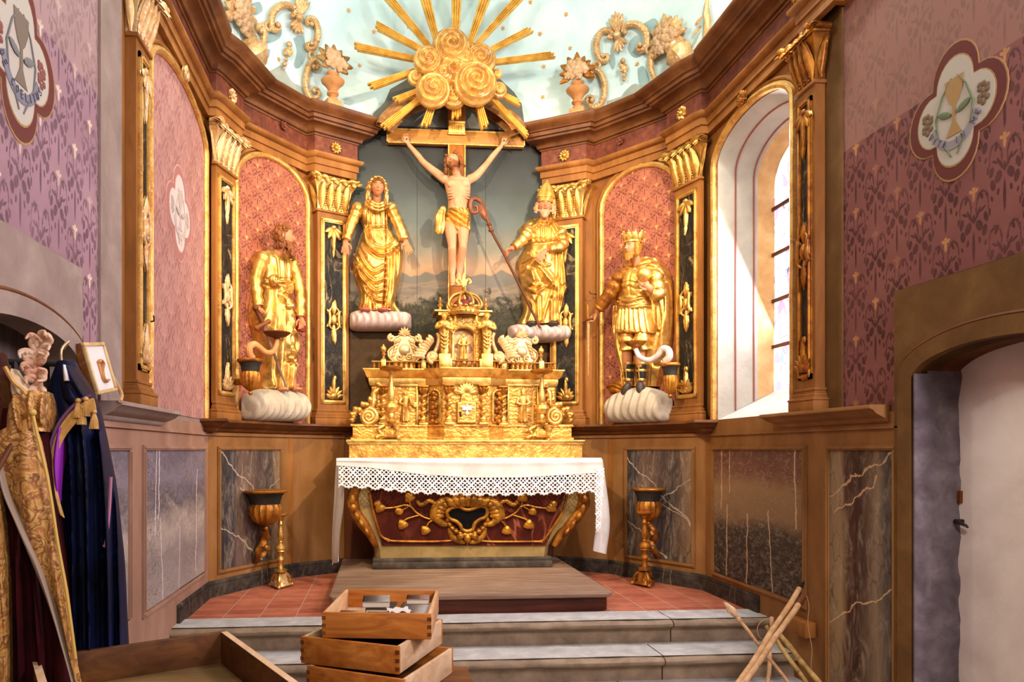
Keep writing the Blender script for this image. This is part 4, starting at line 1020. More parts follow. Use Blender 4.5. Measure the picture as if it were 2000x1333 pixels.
# small iron hooks and a wooden box on the panelling
for k, x, y, lb in (('PL', 641, 563, 'small iron bracket on the edge of the pilaster left of the veiled woman'), ('BR', 1166, 576, 'bent iron nail beside the king statue, above his hand'), ('AL', 281, 628, 'thin iron hook on the outermost left pilaster')):
    p = onp(k, x, y, .02 if k != 'PL' else .10); t = thing('iron_hook', lb, 'hook', k, tuple(p)); m = MB()
    m.tube(smooth_pts([(p.x, p.y+.02, p.z), (p.x, p.y-.05, p.z), (p.x-.03, p.y-.07, p.z+.005), (p.x-.04, p.y-.07, p.z+.03)], 3), .005, 6); obj('hook', m, G['iron'], t)
for k, x, y, lb in (('BL', 551, 247, 'carved flower nail on the frieze above the sword saint'), ('BR', 1214, 276, 'carved flower nail on the frieze above the king statue')):
    p = onp(k, x, y, .05); t = thing('flower_nail', lb, 'carved ornament', k, tuple(p)); m = MB()
    for i in range(6): a = i*1.047; m.leaf((p.x, -.05, p.z), (p.x+.045*math.cos(a), -.075, p.z+.045*math.sin(a)), .018, .012, .01, (0, -1, 0))
    m.tube([(p.x, -.05, p.z), (p.x, -.09, p.z)], [.02, .014], 8); obj('flower', m, G['frieze'], t)
p = onp('BR', 1334, 276, .12); t = thing('small_box', 'small square brown box on the architrave beside the capital left of the window', 'box', 'BR', tuple(p)); m = MB(); m.box(p.x-.06, p.x+.06, -.14, -.05, p.z-.055, p.z+.055, .008); obj('case', m, G['ochre'], t)
m = MB(); m.box(p.x-.045, p.x+.045, -.145, -.14, p.z-.04, p.z+.04, .004); obj('lid', m, G['brown'], t)
# ---------------------------------------------------------------- altar, retable
def wp(x, y, Y):                        # a point of the vertical plane across the axis at depth Y
    p = onp('C', x, y, 7.5-Y); return Vector((p.x-1.06, Y, p.z))
def gold_relief(name, c1='dfae55', c2='c08a3a', c3='8a5a20', sc=22):
    m = Mat(name, .4, .55); n = m.noise(12, 5, .6)
    v = m.nt.nodes.new('ShaderNodeTexWave'); v.wave_type = 'RINGS'; v.inputs['Scale'].default_value = sc*.35; v.inputs['Distortion'].default_value = 9; v.inputs['Detail'].default_value = 2; v.inputs['Detail Scale'].default_value = 2.2
    m.link(m.co, v.inputs['Vector'])
    c = m.ramp(n, [(.25, c3), (.45, c2), (.62, c1)]); m.color(c); m.bump(v.outputs['Fac'], .28, .010); return m.m
G['gold_relief'] = gold_relief('chased_gilding')
# platform
PR = [( -1.09, 7.3), (-1.09, 5.50), (-1.06, 5.44), (-1.0, 5.415), (1.0, 5.415), (1.05, 5.44), (1.08, 5.50), (1.08, 7.3)]
t = thing('altar_platform', 'dark wooden platform step under the altar', 'platform', 'W', (0, 6.3, 0))
m = MB(); sg = [(x*.985, max(y+.03, 5.44)) for x, y in PR]
m.add([(x, y, .0) for x, y in sg]+[(x, y, .118) for x, y in sg], [(i, (i+1) % 8, 8+(i+1) % 8, 8+i) for i in range(8)]); obj('riser', m, G['predella_dark'], t)
m = MB(); lv = [(.112, .0), (.12, .012), (.14, .012), (.15, 0), ]
m.grid(lambda i, j: (PR[i][0]*(1+lv[j][1]), PR[i][1]-lv[j][1]*(PR[i][1] < 7), lv[j][0]), 8, 4, True)
m.add([(x, y, .15) for x, y in PR], [tuple(range(8))]); obj('tread_board', m, G['predella'], t)
# altar: a bombe chest
t = thing('altar', 'dark red marbled altar with gilt vine branches and scrolled corners', 'altar', 'W', (.04, 6.9, .15))
def aY(z):                               # front of the altar at height z
    f = (z-.30)/.85; return 6.66-.16*(max(0, f)**1.5)
def apt(x, y, off=0.):
    Y = 6.6
    for _ in range(6): p = wp(x, y, Y); Y = aY(p.z)
    return Vector((p.x, Y-off, p.z))
ZL = [(1091, 731, 1074), (1078, 730, 1076), (1070, 729, 1077), (1050, 722, 1092), (1037, 715, 1102), (1019, 701, 1124), (1003, 690, 1138), (986, 684, 1144), (968, 682, 1146), (950, 683, 1145), (925, 690, 1138), (908, 700, 1130)]
rows = []
for y, xl, xr in ZL:
    a, b = apt(xl, y), apt(xr, y); z = (a.z+b.z)/2; Y = aY(z); r = .05
    rows.append([(a.x, 7.25, z), (a.x, Y+.16, z), (a.x+.015, Y+.05, z), (a.x+.06, Y, z), (b.x-.06, Y, z), (b.x-.015, Y+.05, z), (b.x, Y+.16, z), (b.x, 7.25, z)])
m = MB(); m.grid(lambda i, j: rows[j][i], 8, len(rows)); m.add([rows[-1][i] for i in range(8)], [tuple(range(8))]); obj('chest', m, paint('grey_gold_altar_paint', '75603a', '8f7748', 'a68c58', 5, .5, .25, 40), t)
a, b = apt(731, 1091), apt(1074, 1091)
m = MB(); m.box(a.x-.02, b.x+.02, 6.62, 7.3, .15, .215, .012); m.box(a.x-.012, b.x+.012, 6.635, 7.3, .212, .25, .008); obj('stone_plinth', m, paint('altar_plinth_stone', '29231d', '453b31', '64584a', 7, .6, .3), t)
# red marble front with its gilt bead
FR_ = [(722, 950), (742, 1064), (1064, 1064), (1108, 950), (1112, 930), (718, 930)]
P = [apt(x, y, .012) for x, y in FR_]
def pan(i, j):
    f, g = i/20, j/12
    L_ = [apt(718, 930, .012), apt(720, 950, .012), apt(730, 1000, .012), apt(746, 1066, .012)]; R_ = [apt(1112, 930, .012), apt(1108, 950, .012), apt(1094, 1000, .012), apt(1066, 1066, .012)]
    k = min(2, int(g*3)); s = g*3-k
    return (L_[k]*(1-s)+L_[k+1]*s)*(1-f)+(R_[k]*(1-s)+R_[k+1]*s)*f
RM = marble('dark_red_altar_marble', '30100a', '48180d', '602a18', 'a05a40', .9, 7, 1.8, (1, 1, .6), .75)
m = MB(); m.grid(pan, 21, 13); obj('marble_front', m, RM, t)
def atube(mb, px, r, off=.02, a=.8, b=.8, sub=5, seg=8):
    pts = smooth_pts([apt(x, y, off) for x, y in px], sub); mb.tube(pts, taper(len(pts), r, a, b), seg); return pts
m = MB(); atube(m, [(724, 960), (728, 956), (760, 953), (830, 958), (900, 962)], .012); atube(m, [(722, 962), (729, 1000), (741, 1040), (748, 1050), (760, 1058)], .013); atube(m, [(748, 1050), (758, 1054), (770, 1057), (840, 1058), (880, 1056), (896, 1052)], .011)
atube(m, [(900, 962), (1000, 956), (1090, 952), (1106, 956)], .012); atube(m, [(1108, 958), (1098, 1000), (1072, 1040), (1064, 1050), (1056, 1060)], .013); atube(m, [(924, 1055), (960, 1058), (1040, 1058), (1056, 1057), (1064, 1050)], .011)
obj('gilt_bead', m, G['gold_dark'], t)
gvine = gild('vine_gilding', 'd2942f', 'a66f22', '5f3812', .38, .6)
for dx in (0, 1):
    X = (lambda x: x) if not dx else (lambda x: 910+(910-x)*.985)
    br = MB(); L = MB()
    atube(br, [(X(858), 1014), (X(835), 1013), (X(815), 1003), (X(802), 990), (X(790), 987), (X(772), 991), (X(752), 993)], .010, .03)
    atube(br, [(X(820), 1006), (X(805), 1010), (X(792), 1015), (X(785), 1022)], .008, .03); atube(br, [(X(850), 1014), (X(838), 1020), (X(832), 1030)], .008, .03)
    atube(br, [(X(802), 990), (X(800), 982), (X(800), 978)], .007, .03); atube(br, [(X(800), 988), (X(790), 994), (X(783), 998)], .007, .03)
    vb = obj('vine_branch', br, gvine, t)
    for x, y, s in ((742, 992, 12), (799, 972, 12), (779, 999, 9), (786, 1025, 12), (830, 1036, 11), (738, 985, 8)):
        L = MB()
        for k in range(3):
            a = k*2.1+(.6 if dx else 0); p = apt(X(x), y, .028); q = apt(X(x)+s*math.cos(a), y+s*.9*math.sin(a), .036); L.leaf(p-(q-p)*.5, q, .035, .022, -.01, (0, -1, 0), 0)
        L.ell(apt(X(x), y, .03), (.03, .02, .034), 10, 7); obj('vine_leaf', L, gvine, vb)
# shell cartouche with a black marble trefoil
m = MB()
tre = [(880, 992), (872, 1000), (876, 1012), (890, 1018), (898, 1026), (902, 1034), (912, 1037), (922, 1033), (926, 1022), (936, 1014), (946, 1010), (950, 1000), (946, 990), (934, 989), (920, 994), (908, 995), (894, 989)]
pts = smooth_pts([apt(x, y, .05) for x, y in tre]+[apt(*tre[0], .05)], 4); m.tube(pts, .018, 8)
ctr = Vector((912, 1008))
for i in range(26):
    a = 2*PI*i/26; ix, iy = 912+44*math.cos(a)*(1.0 if math.sin(a) < .2 else .8), 1008+30*math.sin(a); ox, oy = 912+72*math.cos(a)*(1 if math.sin(a) < .2 else .62), 1006+(46 if math.sin(a) > .2 else 34)*math.sin(a)
    m.leaf(apt(ix, iy, .03), apt(ox, oy, .045), .035, .03, -.01, (0, -1, 0), 2)
for i in range(-2, 3): m.leaf(apt(912+7*i, 978, .05), apt(912+15*i, 958, .07), .032, .03, 0, (0, -1, 0), 2)
for i in range(-1, 2): m.leaf(apt(912+8*i, 1040, .035), apt(912+20*i, 1062-abs(i)*8, .05), .04, .03, 0, (0, -1, 0), 3)
for s in (-1, 1):
    atube(m, [(912+s*62, 984), (912+s*74, 978), (912+s*84, 984), (912+s*92, 986), (912+s*98, 978)], .022, .03); m.ell(apt(912+s*58, 1012, .04), .025, 8, 6)
    atube(m, [(912+s*56, 1000), (912+s*66, 996), (912+s*70, 1010), (912+s*60, 1018)], .016, .035)
for s in (-1, 1):
    atube(m, [(912+s*30, 976), (912+s*50, 980), (912+s*62, 992), (912+s*63, 1008), (912+s*50, 1022), (912+s*36, 1024)], .045, .02, .6, .5)
    atube(m, [(912+s*34, 1030), (912+s*30, 1046), (912+s*18, 1056), (912+s*4, 1060)], .035, .015, .7, .5)
for i in range(-3, 4): m.leaf(apt(912+6*i, 990, .05), apt(912+15*i, 962+abs(i)*3, .075), .045, .04, 0, (0, -1, 0), 2)
cart = obj('shell_cartouche', m, gild('cartouche_gilding', 'c98c2c', '94611f', '4f2e10', .38, .6), t)
m = MB(); c = apt(911, 1010, .042); m.add([c]+[apt(x, y, .038) for x, y in tre], [(0, 1+i, 1+(i+1) % len(tre)) for i in range(len(tre))]); obj('black_trefoil', m, marble('black_trefoil_marble', '060505', '0a0808', '120e0c', 'b9813c', .4, 8, 4), cart)
# acanthus corner consoles
for s in (0, 1):
    px = [(694, 952), (689, 975), (694, 1000), (708, 1022), (724, 1046), (734, 1068)] if not s else [(1136, 952), (1140, 975), (1132, 1000), (1116, 1022), (1096, 1046), (1082, 1068)]
    m = MB(); pts = atube(m, px, .055, -.01, 1., .45, 6, 12)
    for i in range(5): p = pts[4+i*4]; q = pts[min(len(pts)-1, 9+i*4)]; m.leaf(p+Vector((0, -.045, 0)), q+Vector((.02 if s else -.02, -.065, -.0)), .04*(1-.1*i), .025, -.01, (0, -1, 0), 3)
    p = pts[5]; m.ell(p+Vector((-.03 if not s else .03, -.0, -.05)), (.03, .05, .07), 10, 8)
    obj('corner_scroll', m, G['gold_dark'], t)
m = MB(); m.box(-1.05, 1.30, 6.46, 7.25, 1.135, 1.165); obj('altar_top', m, G['ochre'], t)
# altar cloth
ct = thing('altar_cloth', 'white linen cloth with lace border draped over the altar', 'altar cloth', 'W', (.1, 6.8, 1.17))
xl, xr = wp(657, 894, 6.43).x, wp(1176, 897, 6.43).x
def fr_drop(f):                          # height of linen hem and lace hem across the front
    hem = np.interp(f, [0, .1, .3, .5, .7, .85, 1], [1.115, 1.10, 1.04, 1.005, 1.005, 1.025, 1.045])
    lace = np.interp(f, [0, .1, .3, .5, .7, .85, 1], [.935, .925, .875, .855, .855, .865, .88])
    return float(hem), float(lace)
def cl(i, j):
    f = i/90; x = xl+(xr-xl)*f
    hem, lc = fr_drop(f)
    if j <= 8: Y = 7.02-(7.02-6.45)*j/8; z = 1.178+.004*mnoise.noise(Vector((x*3, Y*3, 0))); 
    else:
        g = (j-8)/8; z = 1.178-.012*(g > 0)-(1.166-hem)*g; Y = 6.435-.008*math.sin(PI*min(1, g*3))+.010*g*mnoise.noise(Vector((x*5, 0, 3)))+.006*g*math.sin(x*19)
    return (x, Y, z)
m = MB(); m.grid(cl, 91, 17)
obj('linen', m, G['cloth'], ct, smooth=80)
def lace_mat():
    m = Mat('lace', .85); x, y, z = m.xyz()
    per = .118; d = z+.0
    u = (x*(1/per)); v = z*(1/per)
    def dist(e): return (e.mod(1.)-.5).abs()
    fine = dist((u+v)*3.).max(dist((u-v)*3.))
    big = dist(u+v).max(dist(u-v))
    cen = ell_(u.mod(1.), v.mod(1.), .5, .5, .30, .30); ring = (cen.abs())
    rad = dist(u*6.).max(dist(v*6.))
    inside = cen.lt(0)
    web = (fine.gt(.36)).max(big.gt(.40)).max(ring.lt(.14))
    spoke = dist((u+v)*2.).max(dist((u-v)*2.)).gt(.355)
    mask = web*(1.-inside)+inside*(spoke.max(cen.lt(-.80)))
    mask = mask.max(ring.lt(.14))
    m.color('e8e4df'); m.link(mask.x, m.b.inputs['Alpha']); return m.m
LACE = lace_mat()
def lc(i, j):
    f = i/240; x = xl+.02+(xr-xl-.06)*f; hem, l = fr_drop(f); g = j/10
    sc = .024*abs(math.sin(PI*(x/.118)))
    z = hem-(hem-l+sc-.012)*g
    p = cl(int(f*90), 16); return (x, p[1]-.004-.006*g*math.sin(x*19), z)
m = MB(); m.grid(lc, 241, 11); la = obj('lace_border', m, LACE, ct, smooth=80)
m = MB()                                 # dense picot edge along the scallops
pts = [Vector(lc(i, 10)) for i in range(241)]; m.tube(pts, .0075, 6)
for i in range(0, 241, 3): m.ell(pts[i]+Vector((0, 0, -.008)), .007, 5, 4)
p0 = [Vector(lc(i, 0)) for i in range(241)]; m.tube(p0, .004, 5); obj('picot_edge', m, G['cloth'], la)
# side falls
def fall(pairs, Y0, Y1, nm):
    m = MB(); n = len(pairs); Q = []
    for i, (a, b) in enumerate(pairs):
        Q.append((wp(*a, Y0), wp(*b, Y1)))
    S = [smooth_pts([q[k] for q in Q], 6) for k in (0, 1)]
    def fn(i, j):
        g = i/12; p = S[0][j]*(1-g)+S[1][j]*g; h = j/len(S[0])
        return p+Vector((.018*math.sin(g*9+h*2)*h, .03*math.sin(g*7)*h, 0))
    m.grid(fn, 13, len(S[0])); return obj(nm, m, G['cloth'], ct, smooth=80)
fall([((657, 894), (672, 905)), ((654, 940), (672, 945)), ((651, 985), (672, 985)), ((647, 1040), (667, 1030)), ((645, 1085), (664, 1080)), ((647, 1106), (664, 1094))], 6.75, 6.44, 'side_fall')
fall([((1163, 926), (1177, 897)), ((1161, 960), (1183, 940)), ((1162, 1000), (1191, 992)), ((1160, 1035), (1194, 1035)), ((1155, 1074), (1188, 1086))], 6.44, 6.62, 'side_fall')
m = MB()
def ls(i, j):
    h = j/30; y = 915+125*h; g = i/6; x = 1160+3*h+20*g*(1-.55*h); p = wp(x, y, 6.435); sc = .006*math.sin(y*.7)*(i == 0); return (p.x+sc, p.y-.012-.004*math.sin(y*.3), p.z)
m.grid(ls, 7, 31); obj('side_lace', m, LACE, ct, smooth=80)
# ---------------------------------------------------------------- gilded tabernacle
tb = thing('tabernacle', 'gilded altar tabernacle with twisted columns, balustrade and crown', 'tabernacle', 'W', (.12, 7.1, 1.18))
Y0, Y1, Y2 = 6.80, 6.98, 7.12           # gradin front, central front, wings
gr_ = G['gold_relief']; gb = G['gold']
a, b = wp(682, 862, Y0), wp(1137, 866, Y0)
m = MB(); m.box(a.x, b.x, Y0, 7.32, 1.165, 1.325); obj('gradin', m, gr_, tb)
m = MB(); m.box(a.x-.03, b.x+.025, Y0-.03, 7.32, 1.322, 1.35, .008); m.box(a.x-.015, b.x+.012, Y0-.015, 7.32, 1.308, 1.322); obj('gradin_lip', m, gb, tb)
def PX(x, Y): return wp(x, 800, Y).x
path = [(PX(726, Y2), 7.42), (PX(726, Y2), Y2), (PX(833, Y2), Y2), (PX(866, Y1), Y1), (PX(956, Y1), Y1), (PX(985, Y2), Y2), (PX(1083, Y2), Y2), (PX(1083, Y2), 7.42)]
zz = lambda y, Y=Y2: wp(905, y, Y).z
zB, zT, zC, zR = 1.35, zz(744), zz(723), zz(708)
lowp = [(PX(689, 7.05), 7.42), (PX(689, 7.05), 7.05), (PX(835, 7.05), 7.05), (PX(868, 6.93), 6.93), (PX(954, 6.93), 6.93), (PX(983, 7.05), 7.05), (PX(1116, 7.05), 7.05), (PX(1116, 7.05), 7.42)]
zL = zz(832)
m = sweep(MB(), lowp, [(0, zB), (.02, zB), (.02, zB+.02), (0, zB+.035), (0, zL-.015), (.02, zL-.01), (.02, zL), (-.3, zL)]); obj('lower_stage', m, gr_, tb)
m = sweep(MB(), path, [(0, zL), (0, zT)]); obj('main_stage', m, gr_, tb)
m = sweep(MB(), path, [(0, zT-.06), (.02, zT-.055), (.03, zT-.02), (.03, zT+.015), (.05, zT+.03), (.075, zC-.02), (.085, zC-.01), (.085, zC), (-.35, zC+.002)]); obj('entablature', m, gb, tb)
# columns
def twisted(x, Y, z0, z1, r=.030):
    m = MB(); n = 44; zz0, zz1 = z0+.07, z1-.075
    def fn(i, j):
        f = j/n; a = 2*PI*i/12; tw = 2*PI*3.2*f; rr = r*(1+.06*math.cos(a))
        cx, cy = .014*math.cos(tw), .014*math.sin(tw)
        return (x+cx+rr*math.cos(a), Y+cy+rr*math.sin(a), zz0+(zz1-zz0)*f)
    m.grid(fn, 12, n+1, True); o = obj('twisted_column', m, gb, tb)
    m = MB(); m.box(x-.045, x+.045, Y-.045, Y+.045, z0, z0+.025, .004); m.lathe([(.042, .025), (.046, .035), (.036, .046), (.042, .056), (.034, .068), (.032, .075)], (x, Y, z0), 14); obj('column_base', m, gb, o)
    m = MB(); m.lathe([(.030, 0), (.036, .006), (.030, .014), (.034, .03), (.046, .062), (.03, .064)], (x, Y, z1-.08), 14)
    for i in range(8): a = i*PI/4; m.leaf((x+.03*math.cos(a), Y+.03*math.sin(a), z1-.075), (x+.052*math.cos(a), Y+.052*math.sin(a), z1-.025), .016, .01, .0, (math.cos(a), math.sin(a), 0))
    m.box(x-.05, x+.05, Y-.05, Y+.05, z1-.02, z1-.002, .003); obj('column_capital', m, G['gold_dark'], o)
for x, Y in ((748, Y2-.04), (827, Y2-.04), (877, Y1-.05), (944, Y1-.05), (982, Y2-.04), (1060, Y2-.04)): twisted(PX(x, Y), Y, zL, zT-.055)
# framed relief panels
def mini_figure(mb_r, mb_s, mb_h, c, Y, h, kind=0):   # a small saint in relief; c = x of axis, base z
    x, z = c
    lv = [(0, .17), (.05, .18), (.2, .15), (.45, .13), (.6, .12), (.72, .16), (.8, .13), (.83, .05)]
    mb_r.grid(lambda i, j: (x+h*lv[j][1]*math.cos(PI*i/14)*-1, Y-.10*h*math.sin(PI*i/14)*(1+.18*math.cos(i*2.6+j*.3)*(lv[j][0] < .55)), z+h*lv[j][0]), 15, len(lv))
    for s in (-1, 1):
        mb_r.tube([(x+s*.13*h, Y-.05*h, z+.76*h), (x+s*.19*h, Y-.09*h, z+.60*h), (x+s*(.08 if kind != 1 or s < 0 else .2)*h, Y-.15*h, z+.55*h)], [.05*h, .055*h, .04*h], 8)
        mb_s.ell((x+s*(.06 if kind != 1 or s < 0 else .22)*h, Y-.16*h, z+.55*h), .028*h, 8, 6)
        mb_s.ell((x+s*.06*h, Y-.08*h, z+.0), (.035*h, .05*h, .025*h), 8, 5)
    mb_s.ell((x, Y-.09*h, z+.90*h), (.052*h, .058*h, .068*h), 12, 9); mb_s.ell((x, Y-.145*h, z+.895*h), (.012*h,)*3, 6, 4); mb_s.tube([(x, Y-.06*h, z+.80*h), (x, Y-.07*h, z+.87*h)], .03*h, 8)
    if kind == 2: mb_h.prism([(x-.055*h, z+.94*h), (x+.055*h, z+.94*h), (x+.06*h, z+1.02*h), (x, z+1.13*h), (x-.06*h, z+1.02*h)], Y-.03*h, Y-.13*h, .01*h)
    else:
        mb_h.ell((x, Y-.07*h, z+.925*h), (.06*h, .058*h, .058*h), 10, 7)
        for i in range(6): mb_h.ell((x+.058*h*math.cos(PI*i/5), Y-.085*h, z+.93*h+.045*h*math.sin(PI*i/5)), .02*h, 6, 4)
skin_g = gild('gilt_flesh', 'f0c060', 'dba440', 'a87024', .4, .5)
def panel(x0, x1, y0, y1, Y, kind, nm):
    a, b = wp(x0, y1, Y), wp(x1, y0, Y); f = .022
    m = MB()
    for q in ((a.x-f, b.x+f, b.z, b.z+f), (a.x-f, b.x+f, a.z-f, a.z), (a.x-f, a.x, a.z, b.z), (b.x, b.x+f, a.z, b.z)): m.box(q[0], q[1], Y-.035, Y, q[2], q[3], .006)
    fr = obj('panel_frame', m, gb, tb)
    m = MB(); m.box(a.x, b.x, Y-.008, Y, a.z, b.z); obj('panel_ground', m, gr_, fr)
    r, s, h = MB(), MB(), MB(); mini_figure(r, s, h, ((a.x+b.x)/2, a.z+.035), Y-.01, (b.z-a.z)*.80, kind)
    if kind == 1: h.box((a.x+b.x)/2+.08, (a.x+b.x)/2+.115, Y-.075, Y-.05, a.z+.17, a.z+.22, .004)
    if kind == 2: h.tube([((a.x+b.x)/2+.085, Y-.06, a.z+.02), ((a.x+b.x)/2+.10, Y-.06, a.z+.32), ((a.x+b.x)/2+.115, Y-.06, a.z+.35), ((a.x+b.x)/2+.10, Y-.06, a.z+.37), ((a.x+b.x)/2+.085, Y-.06, a.z+.35)], .007, 6)
    o = obj('relief_saint', r, gb, fr); 
    m = MB(); m.v = s.v+h.v; n = len(s.v); m.f = s.f+[tuple(i+n for i in f_) for f_ in h.f]; obj('relief_detail', m, skin_g, fr)
panel(771, 812, 756, 830, Y2-.012, 1, 'p'); panel(994, 1047, 756, 831, Y2-.012, 2, 'p')
# canted niches with hanging fruit
for xa, xb in ((837, 861), (961, 981)):
    a, b = Vector((PX(xa, (Y1+Y2)/2), 0)), 0
    s = -1 if xa < 900 else 1
    p0 = Vector(path[2] if s < 0 else path[4]); p1 = Vector(path[3] if s < 0 else path[5]); d = (p1-p0).normalized(); nrm = Vector((d.y, -d.x)); c = (p0+p1)/2
    M = Matrix.Translation((c.x, c.y, 0)) @ Matrix.Rotation(math.atan2(d.y, d.x), 4, 'Z')
    hw = .075; z0, z1 = zL+.04, zT-.09
    m = MB().at(M); arch_tube(m, -hw, hw, z0, z1-.08, .07, .012, -.012); m.box(-hw, hw, -.02, 0, z0-.015, z0); fr = obj('niche_frame', m, gb, tb)
    m = MB().at(M); 
    for i in range(7):
        z = z1-.05-.045*i; m.ell((.012*math.sin(i*2), -.03, z), (.026-.001*i, .02, .026), 8, 6)
        m.leaf((0, -.015, z), (.05*(-1)**i, -.03, z-.02), .016, .012, 0, (0, -1, 0)); m.leaf((0, -.015, z), (-.05*(-1)**i, -.03, z+.015), .016, .012, 0, (0, -1, 0))
    obj('fruit_swag', m, G['gold_dark'], fr)
# central door with shell, dove and chalice
Yd = Y1-.012
a, b = wp(892, 827, Yd), wp(930, 785, Yd); cx = (a.x+b.x)/2
dp = [(a.x, a.z), (a.x, b.z), (a.x+.03, b.z), (a.x+.035, b.z+.03)]+[(cx+(.062)*math.cos(t_), b.z+.03+.055*math.sin(t_)) for t_ in [PI-PI*i/12 for i in range(13)]]+[(b.x-.035, b.z+.03), (b.x-.03, b.z), (b.x, b.z), (b.x, a.z)]
m = MB(); m.prism(dp, Yd, Yd-.03, .008); dr_ = obj('tabernacle_door', m, gb, tb)
m = MB(); m.prism([(cx+(x-cx)*.84, a.z+(z-a.z)*.86+.018) for x, z in dp], Yd-.028, Yd-.034); obj('door_field', m, gr_, dr_, smooth=0)
zc = (a.z+b.z)/2+.02
m = MB(); W = Yd-.05
m.ell((cx, W, zc+.01), (.012, .014, .03), 8, 6); m.ell((cx+.003, W-.006, zc+.045), .011, 8, 6)
for s in (-1, 1): m.leaf((cx, W, zc+.02), (cx+s*.06, W-.004, zc+.035), .018, .01, 0, (0, -1, 0), 3); m.leaf((cx, W, zc+.012), (cx+s*.052, W, zc+.005), .014, .008, 0, (0, -1, 0), 2)
m.leaf((cx, W, zc-.01), (cx, W, zc-.05), .018, .01, 0, (0, -1, 0), 2); obj('white_dove', m, plain('white_dove_paint', 'e9e2da', .6), dr_)
m = MB(); m.lathe([(.012, 0), (.008, .01), (.012, .03)], (cx-.065, W+.0, zc-.045), 8); m.ell((cx-.06, W+.012, zc-.055), .012, 7, 5); obj('door_lock', m, G['iron'], dr_)
m = MB(); c = (cx, wp(908, 776, Yd).z+.02)
for i in range(9): t_ = .12*PI+.76*PI*i/8; m.leaf((c[0], Yd-.005, c[1]), (c[0]+.115*math.cos(t_), Yd-.018, c[1]+.125*math.sin(t_)), .024, .02, 0, (0, -1, 0))
for s in (-1, 1): m.leaf((cx+s*.04, Yd, zT-.14), (cx+s*.15, Yd-.012, zT-.10), .03, .015, 0, (0, -1, 0), 3)
obj('shell_relief', m, gb, tb)
# volutes at both ends
for s, xo in ((-1, 737), (1, 1066)):
    m = MB(); q = lambda x, y: wp(xo+s*x, y, Y2-.02)
    pts = smooth_pts([q(2, 752), q(-3, 750), q(-6, 756), q(-2, 763), q(6, 768), q(8, 782), q(10, 796), q(22, 803), q(34, 812)], 5); m.tube(pts, taper(len(pts), .034, .6, .8), 10)
    c = q(17, 815); 
    sp = spiral_pts(c.x, c.z, .085, 2.2, PI*.5, s, c.y-.03, 44); m.tube(sp, [.03*(1-.5*i/44) for i in range(45)], 8); m.ell((c.x, c.y, c.z), (.075, .04, .075), 14, 8)
    for i in range(7): p = q(4+6.5*i, 790+4*i-6*(i % 2)); m.leaf(p, p+Vector((s*.06*(.3+i/8), -.02, .075-.006*i)), .034, .022, -.01, (0, -1, 0), 3)
    for i in range(4): p = q(38+2*i, 806+6*i); m.leaf(p, p+Vector((s*.05, -.01, .03)), .03, .02, 0, (0, -1, 0), 3)
    obj('side_volute', m, gb, tb)
    m = MB(); p = q(26, 828); m.box(p.x-.13, p.x+.13, Y2-.06, Y2+.1, zL-.002, zL+.012); obj('volute_foot', m, gb, tb)
# balustrade
def along(path, n0):
    out = []
    for (x0, y0), (x1, y1) in zip(path, path[1:]):
        L = math.hypot(x1-x0, y1-y0); k = max(1, round(L/n0))
        for i in range(k): f = (i+.5)/k; out.append((x0+(x1-x0)*f, y0+(y1-y0)*f))
    return out
bp = path[1:-1]; bpi = [(x, y-.035) for x, y in bp]
m = sweep(MB(), bp, [(.015, zR-.012), (.055, zR-.012), (.06, zR-.006), (.055, zR), (.015, zR), (.015, zR-.012)]); obj('hand_rail', m, gb, tb)
for x, y in along(bpi, .048):
    m = MB(); h = zR-.012-zC; m.lathe([(.012, 0), (.013, .06*h), (.007, .15*h), (.015, .4*h), (.008, .55*h), (.013, .62*h), (.008, .75*h), (.013, .95*h), (.012, h)], (x, y, zC), 8); obj('baluster', m, G['gold_dark'], tb)
for px_ in (749, 827, 878, 941, 984, 1057):
    Y = Y2-.035 if (px_ < 835 or px_ > 980) else Y1-.035; x = PX(px_, Y)
    m = MB(); m.box(x-.025, x+.025, Y-.025, Y+.025, zC, zR+.012, .004); po = obj('baluster_post', m, gb, tb)
    if px_ in (749, 1057):
        m = MB(); m.lathe([(.022, 0), (.024, .012), (.012, .02), (.014, .045), (.026, .06), (.012, .072), (.02, .082), (.028, .10), (.026, .12), (.012, .14), (.006, .155)], (x, Y, zR+.01), 12)
        for i in range(5): a = i*1.256; m.leaf((x+.015*math.cos(a), Y+.015*math.sin(a), zR+.09), (x+.025*math.cos(a), Y+.025*math.sin(a), zR+.145), .014, .008, -.008, (math.cos(a), math.sin(a), 0))
        obj('flame_finial', m, gb, po)
    elif px_ in (827, 984):
        m = MB(); m.lathe([(.02, 0), (.012, .012), (.022, .03), (.012, .05), (.004, .06)], (x, Y, zR+.01), 10); obj('knob_finial', m, gb, po)
# upper niche, angels, cornice, crown
Yu = 7.02; ua, ub = PX(862, Yu), PX(951, Yu); zu0, zu1 = zC, zz(611, Yu)
na_, nb_ = PX(884, Yu), PX(927, Yu)
m = MB(); wall_open(m, ua, ub, zu0, zu1, [(na_, nb_, zu0+.02, zz(655, Yu), .08)], Yu)
m.box(ua, ua+.002, Yu, 7.35, zu0, zu1); m.box(ub-.002, ub, Yu, 7.35, zu0, zu1); up = obj('upper_stage', m, gr_, tb)
m = MB(); o_ = arch_pts(na_, nb_, zu0+.02, zz(655, Yu), .08); n = len(o_)
m.add([(x, Yu, z) for x, z in o_]+[(x, Yu+.09, z) for x, z in o_], [(i, (i+1) % n, n+(i+1) % n, n+i) for i in range(n)]+[tuple(range(n, 2*n))]); obj('niche_recess', m, G['gold_pale'], up)
m = MB(); arch_tube(m, na_, nb_, zu0+.02, zz(655, Yu), .08, .014, Yu-.005); obj('niche_bead', m, gb, up)
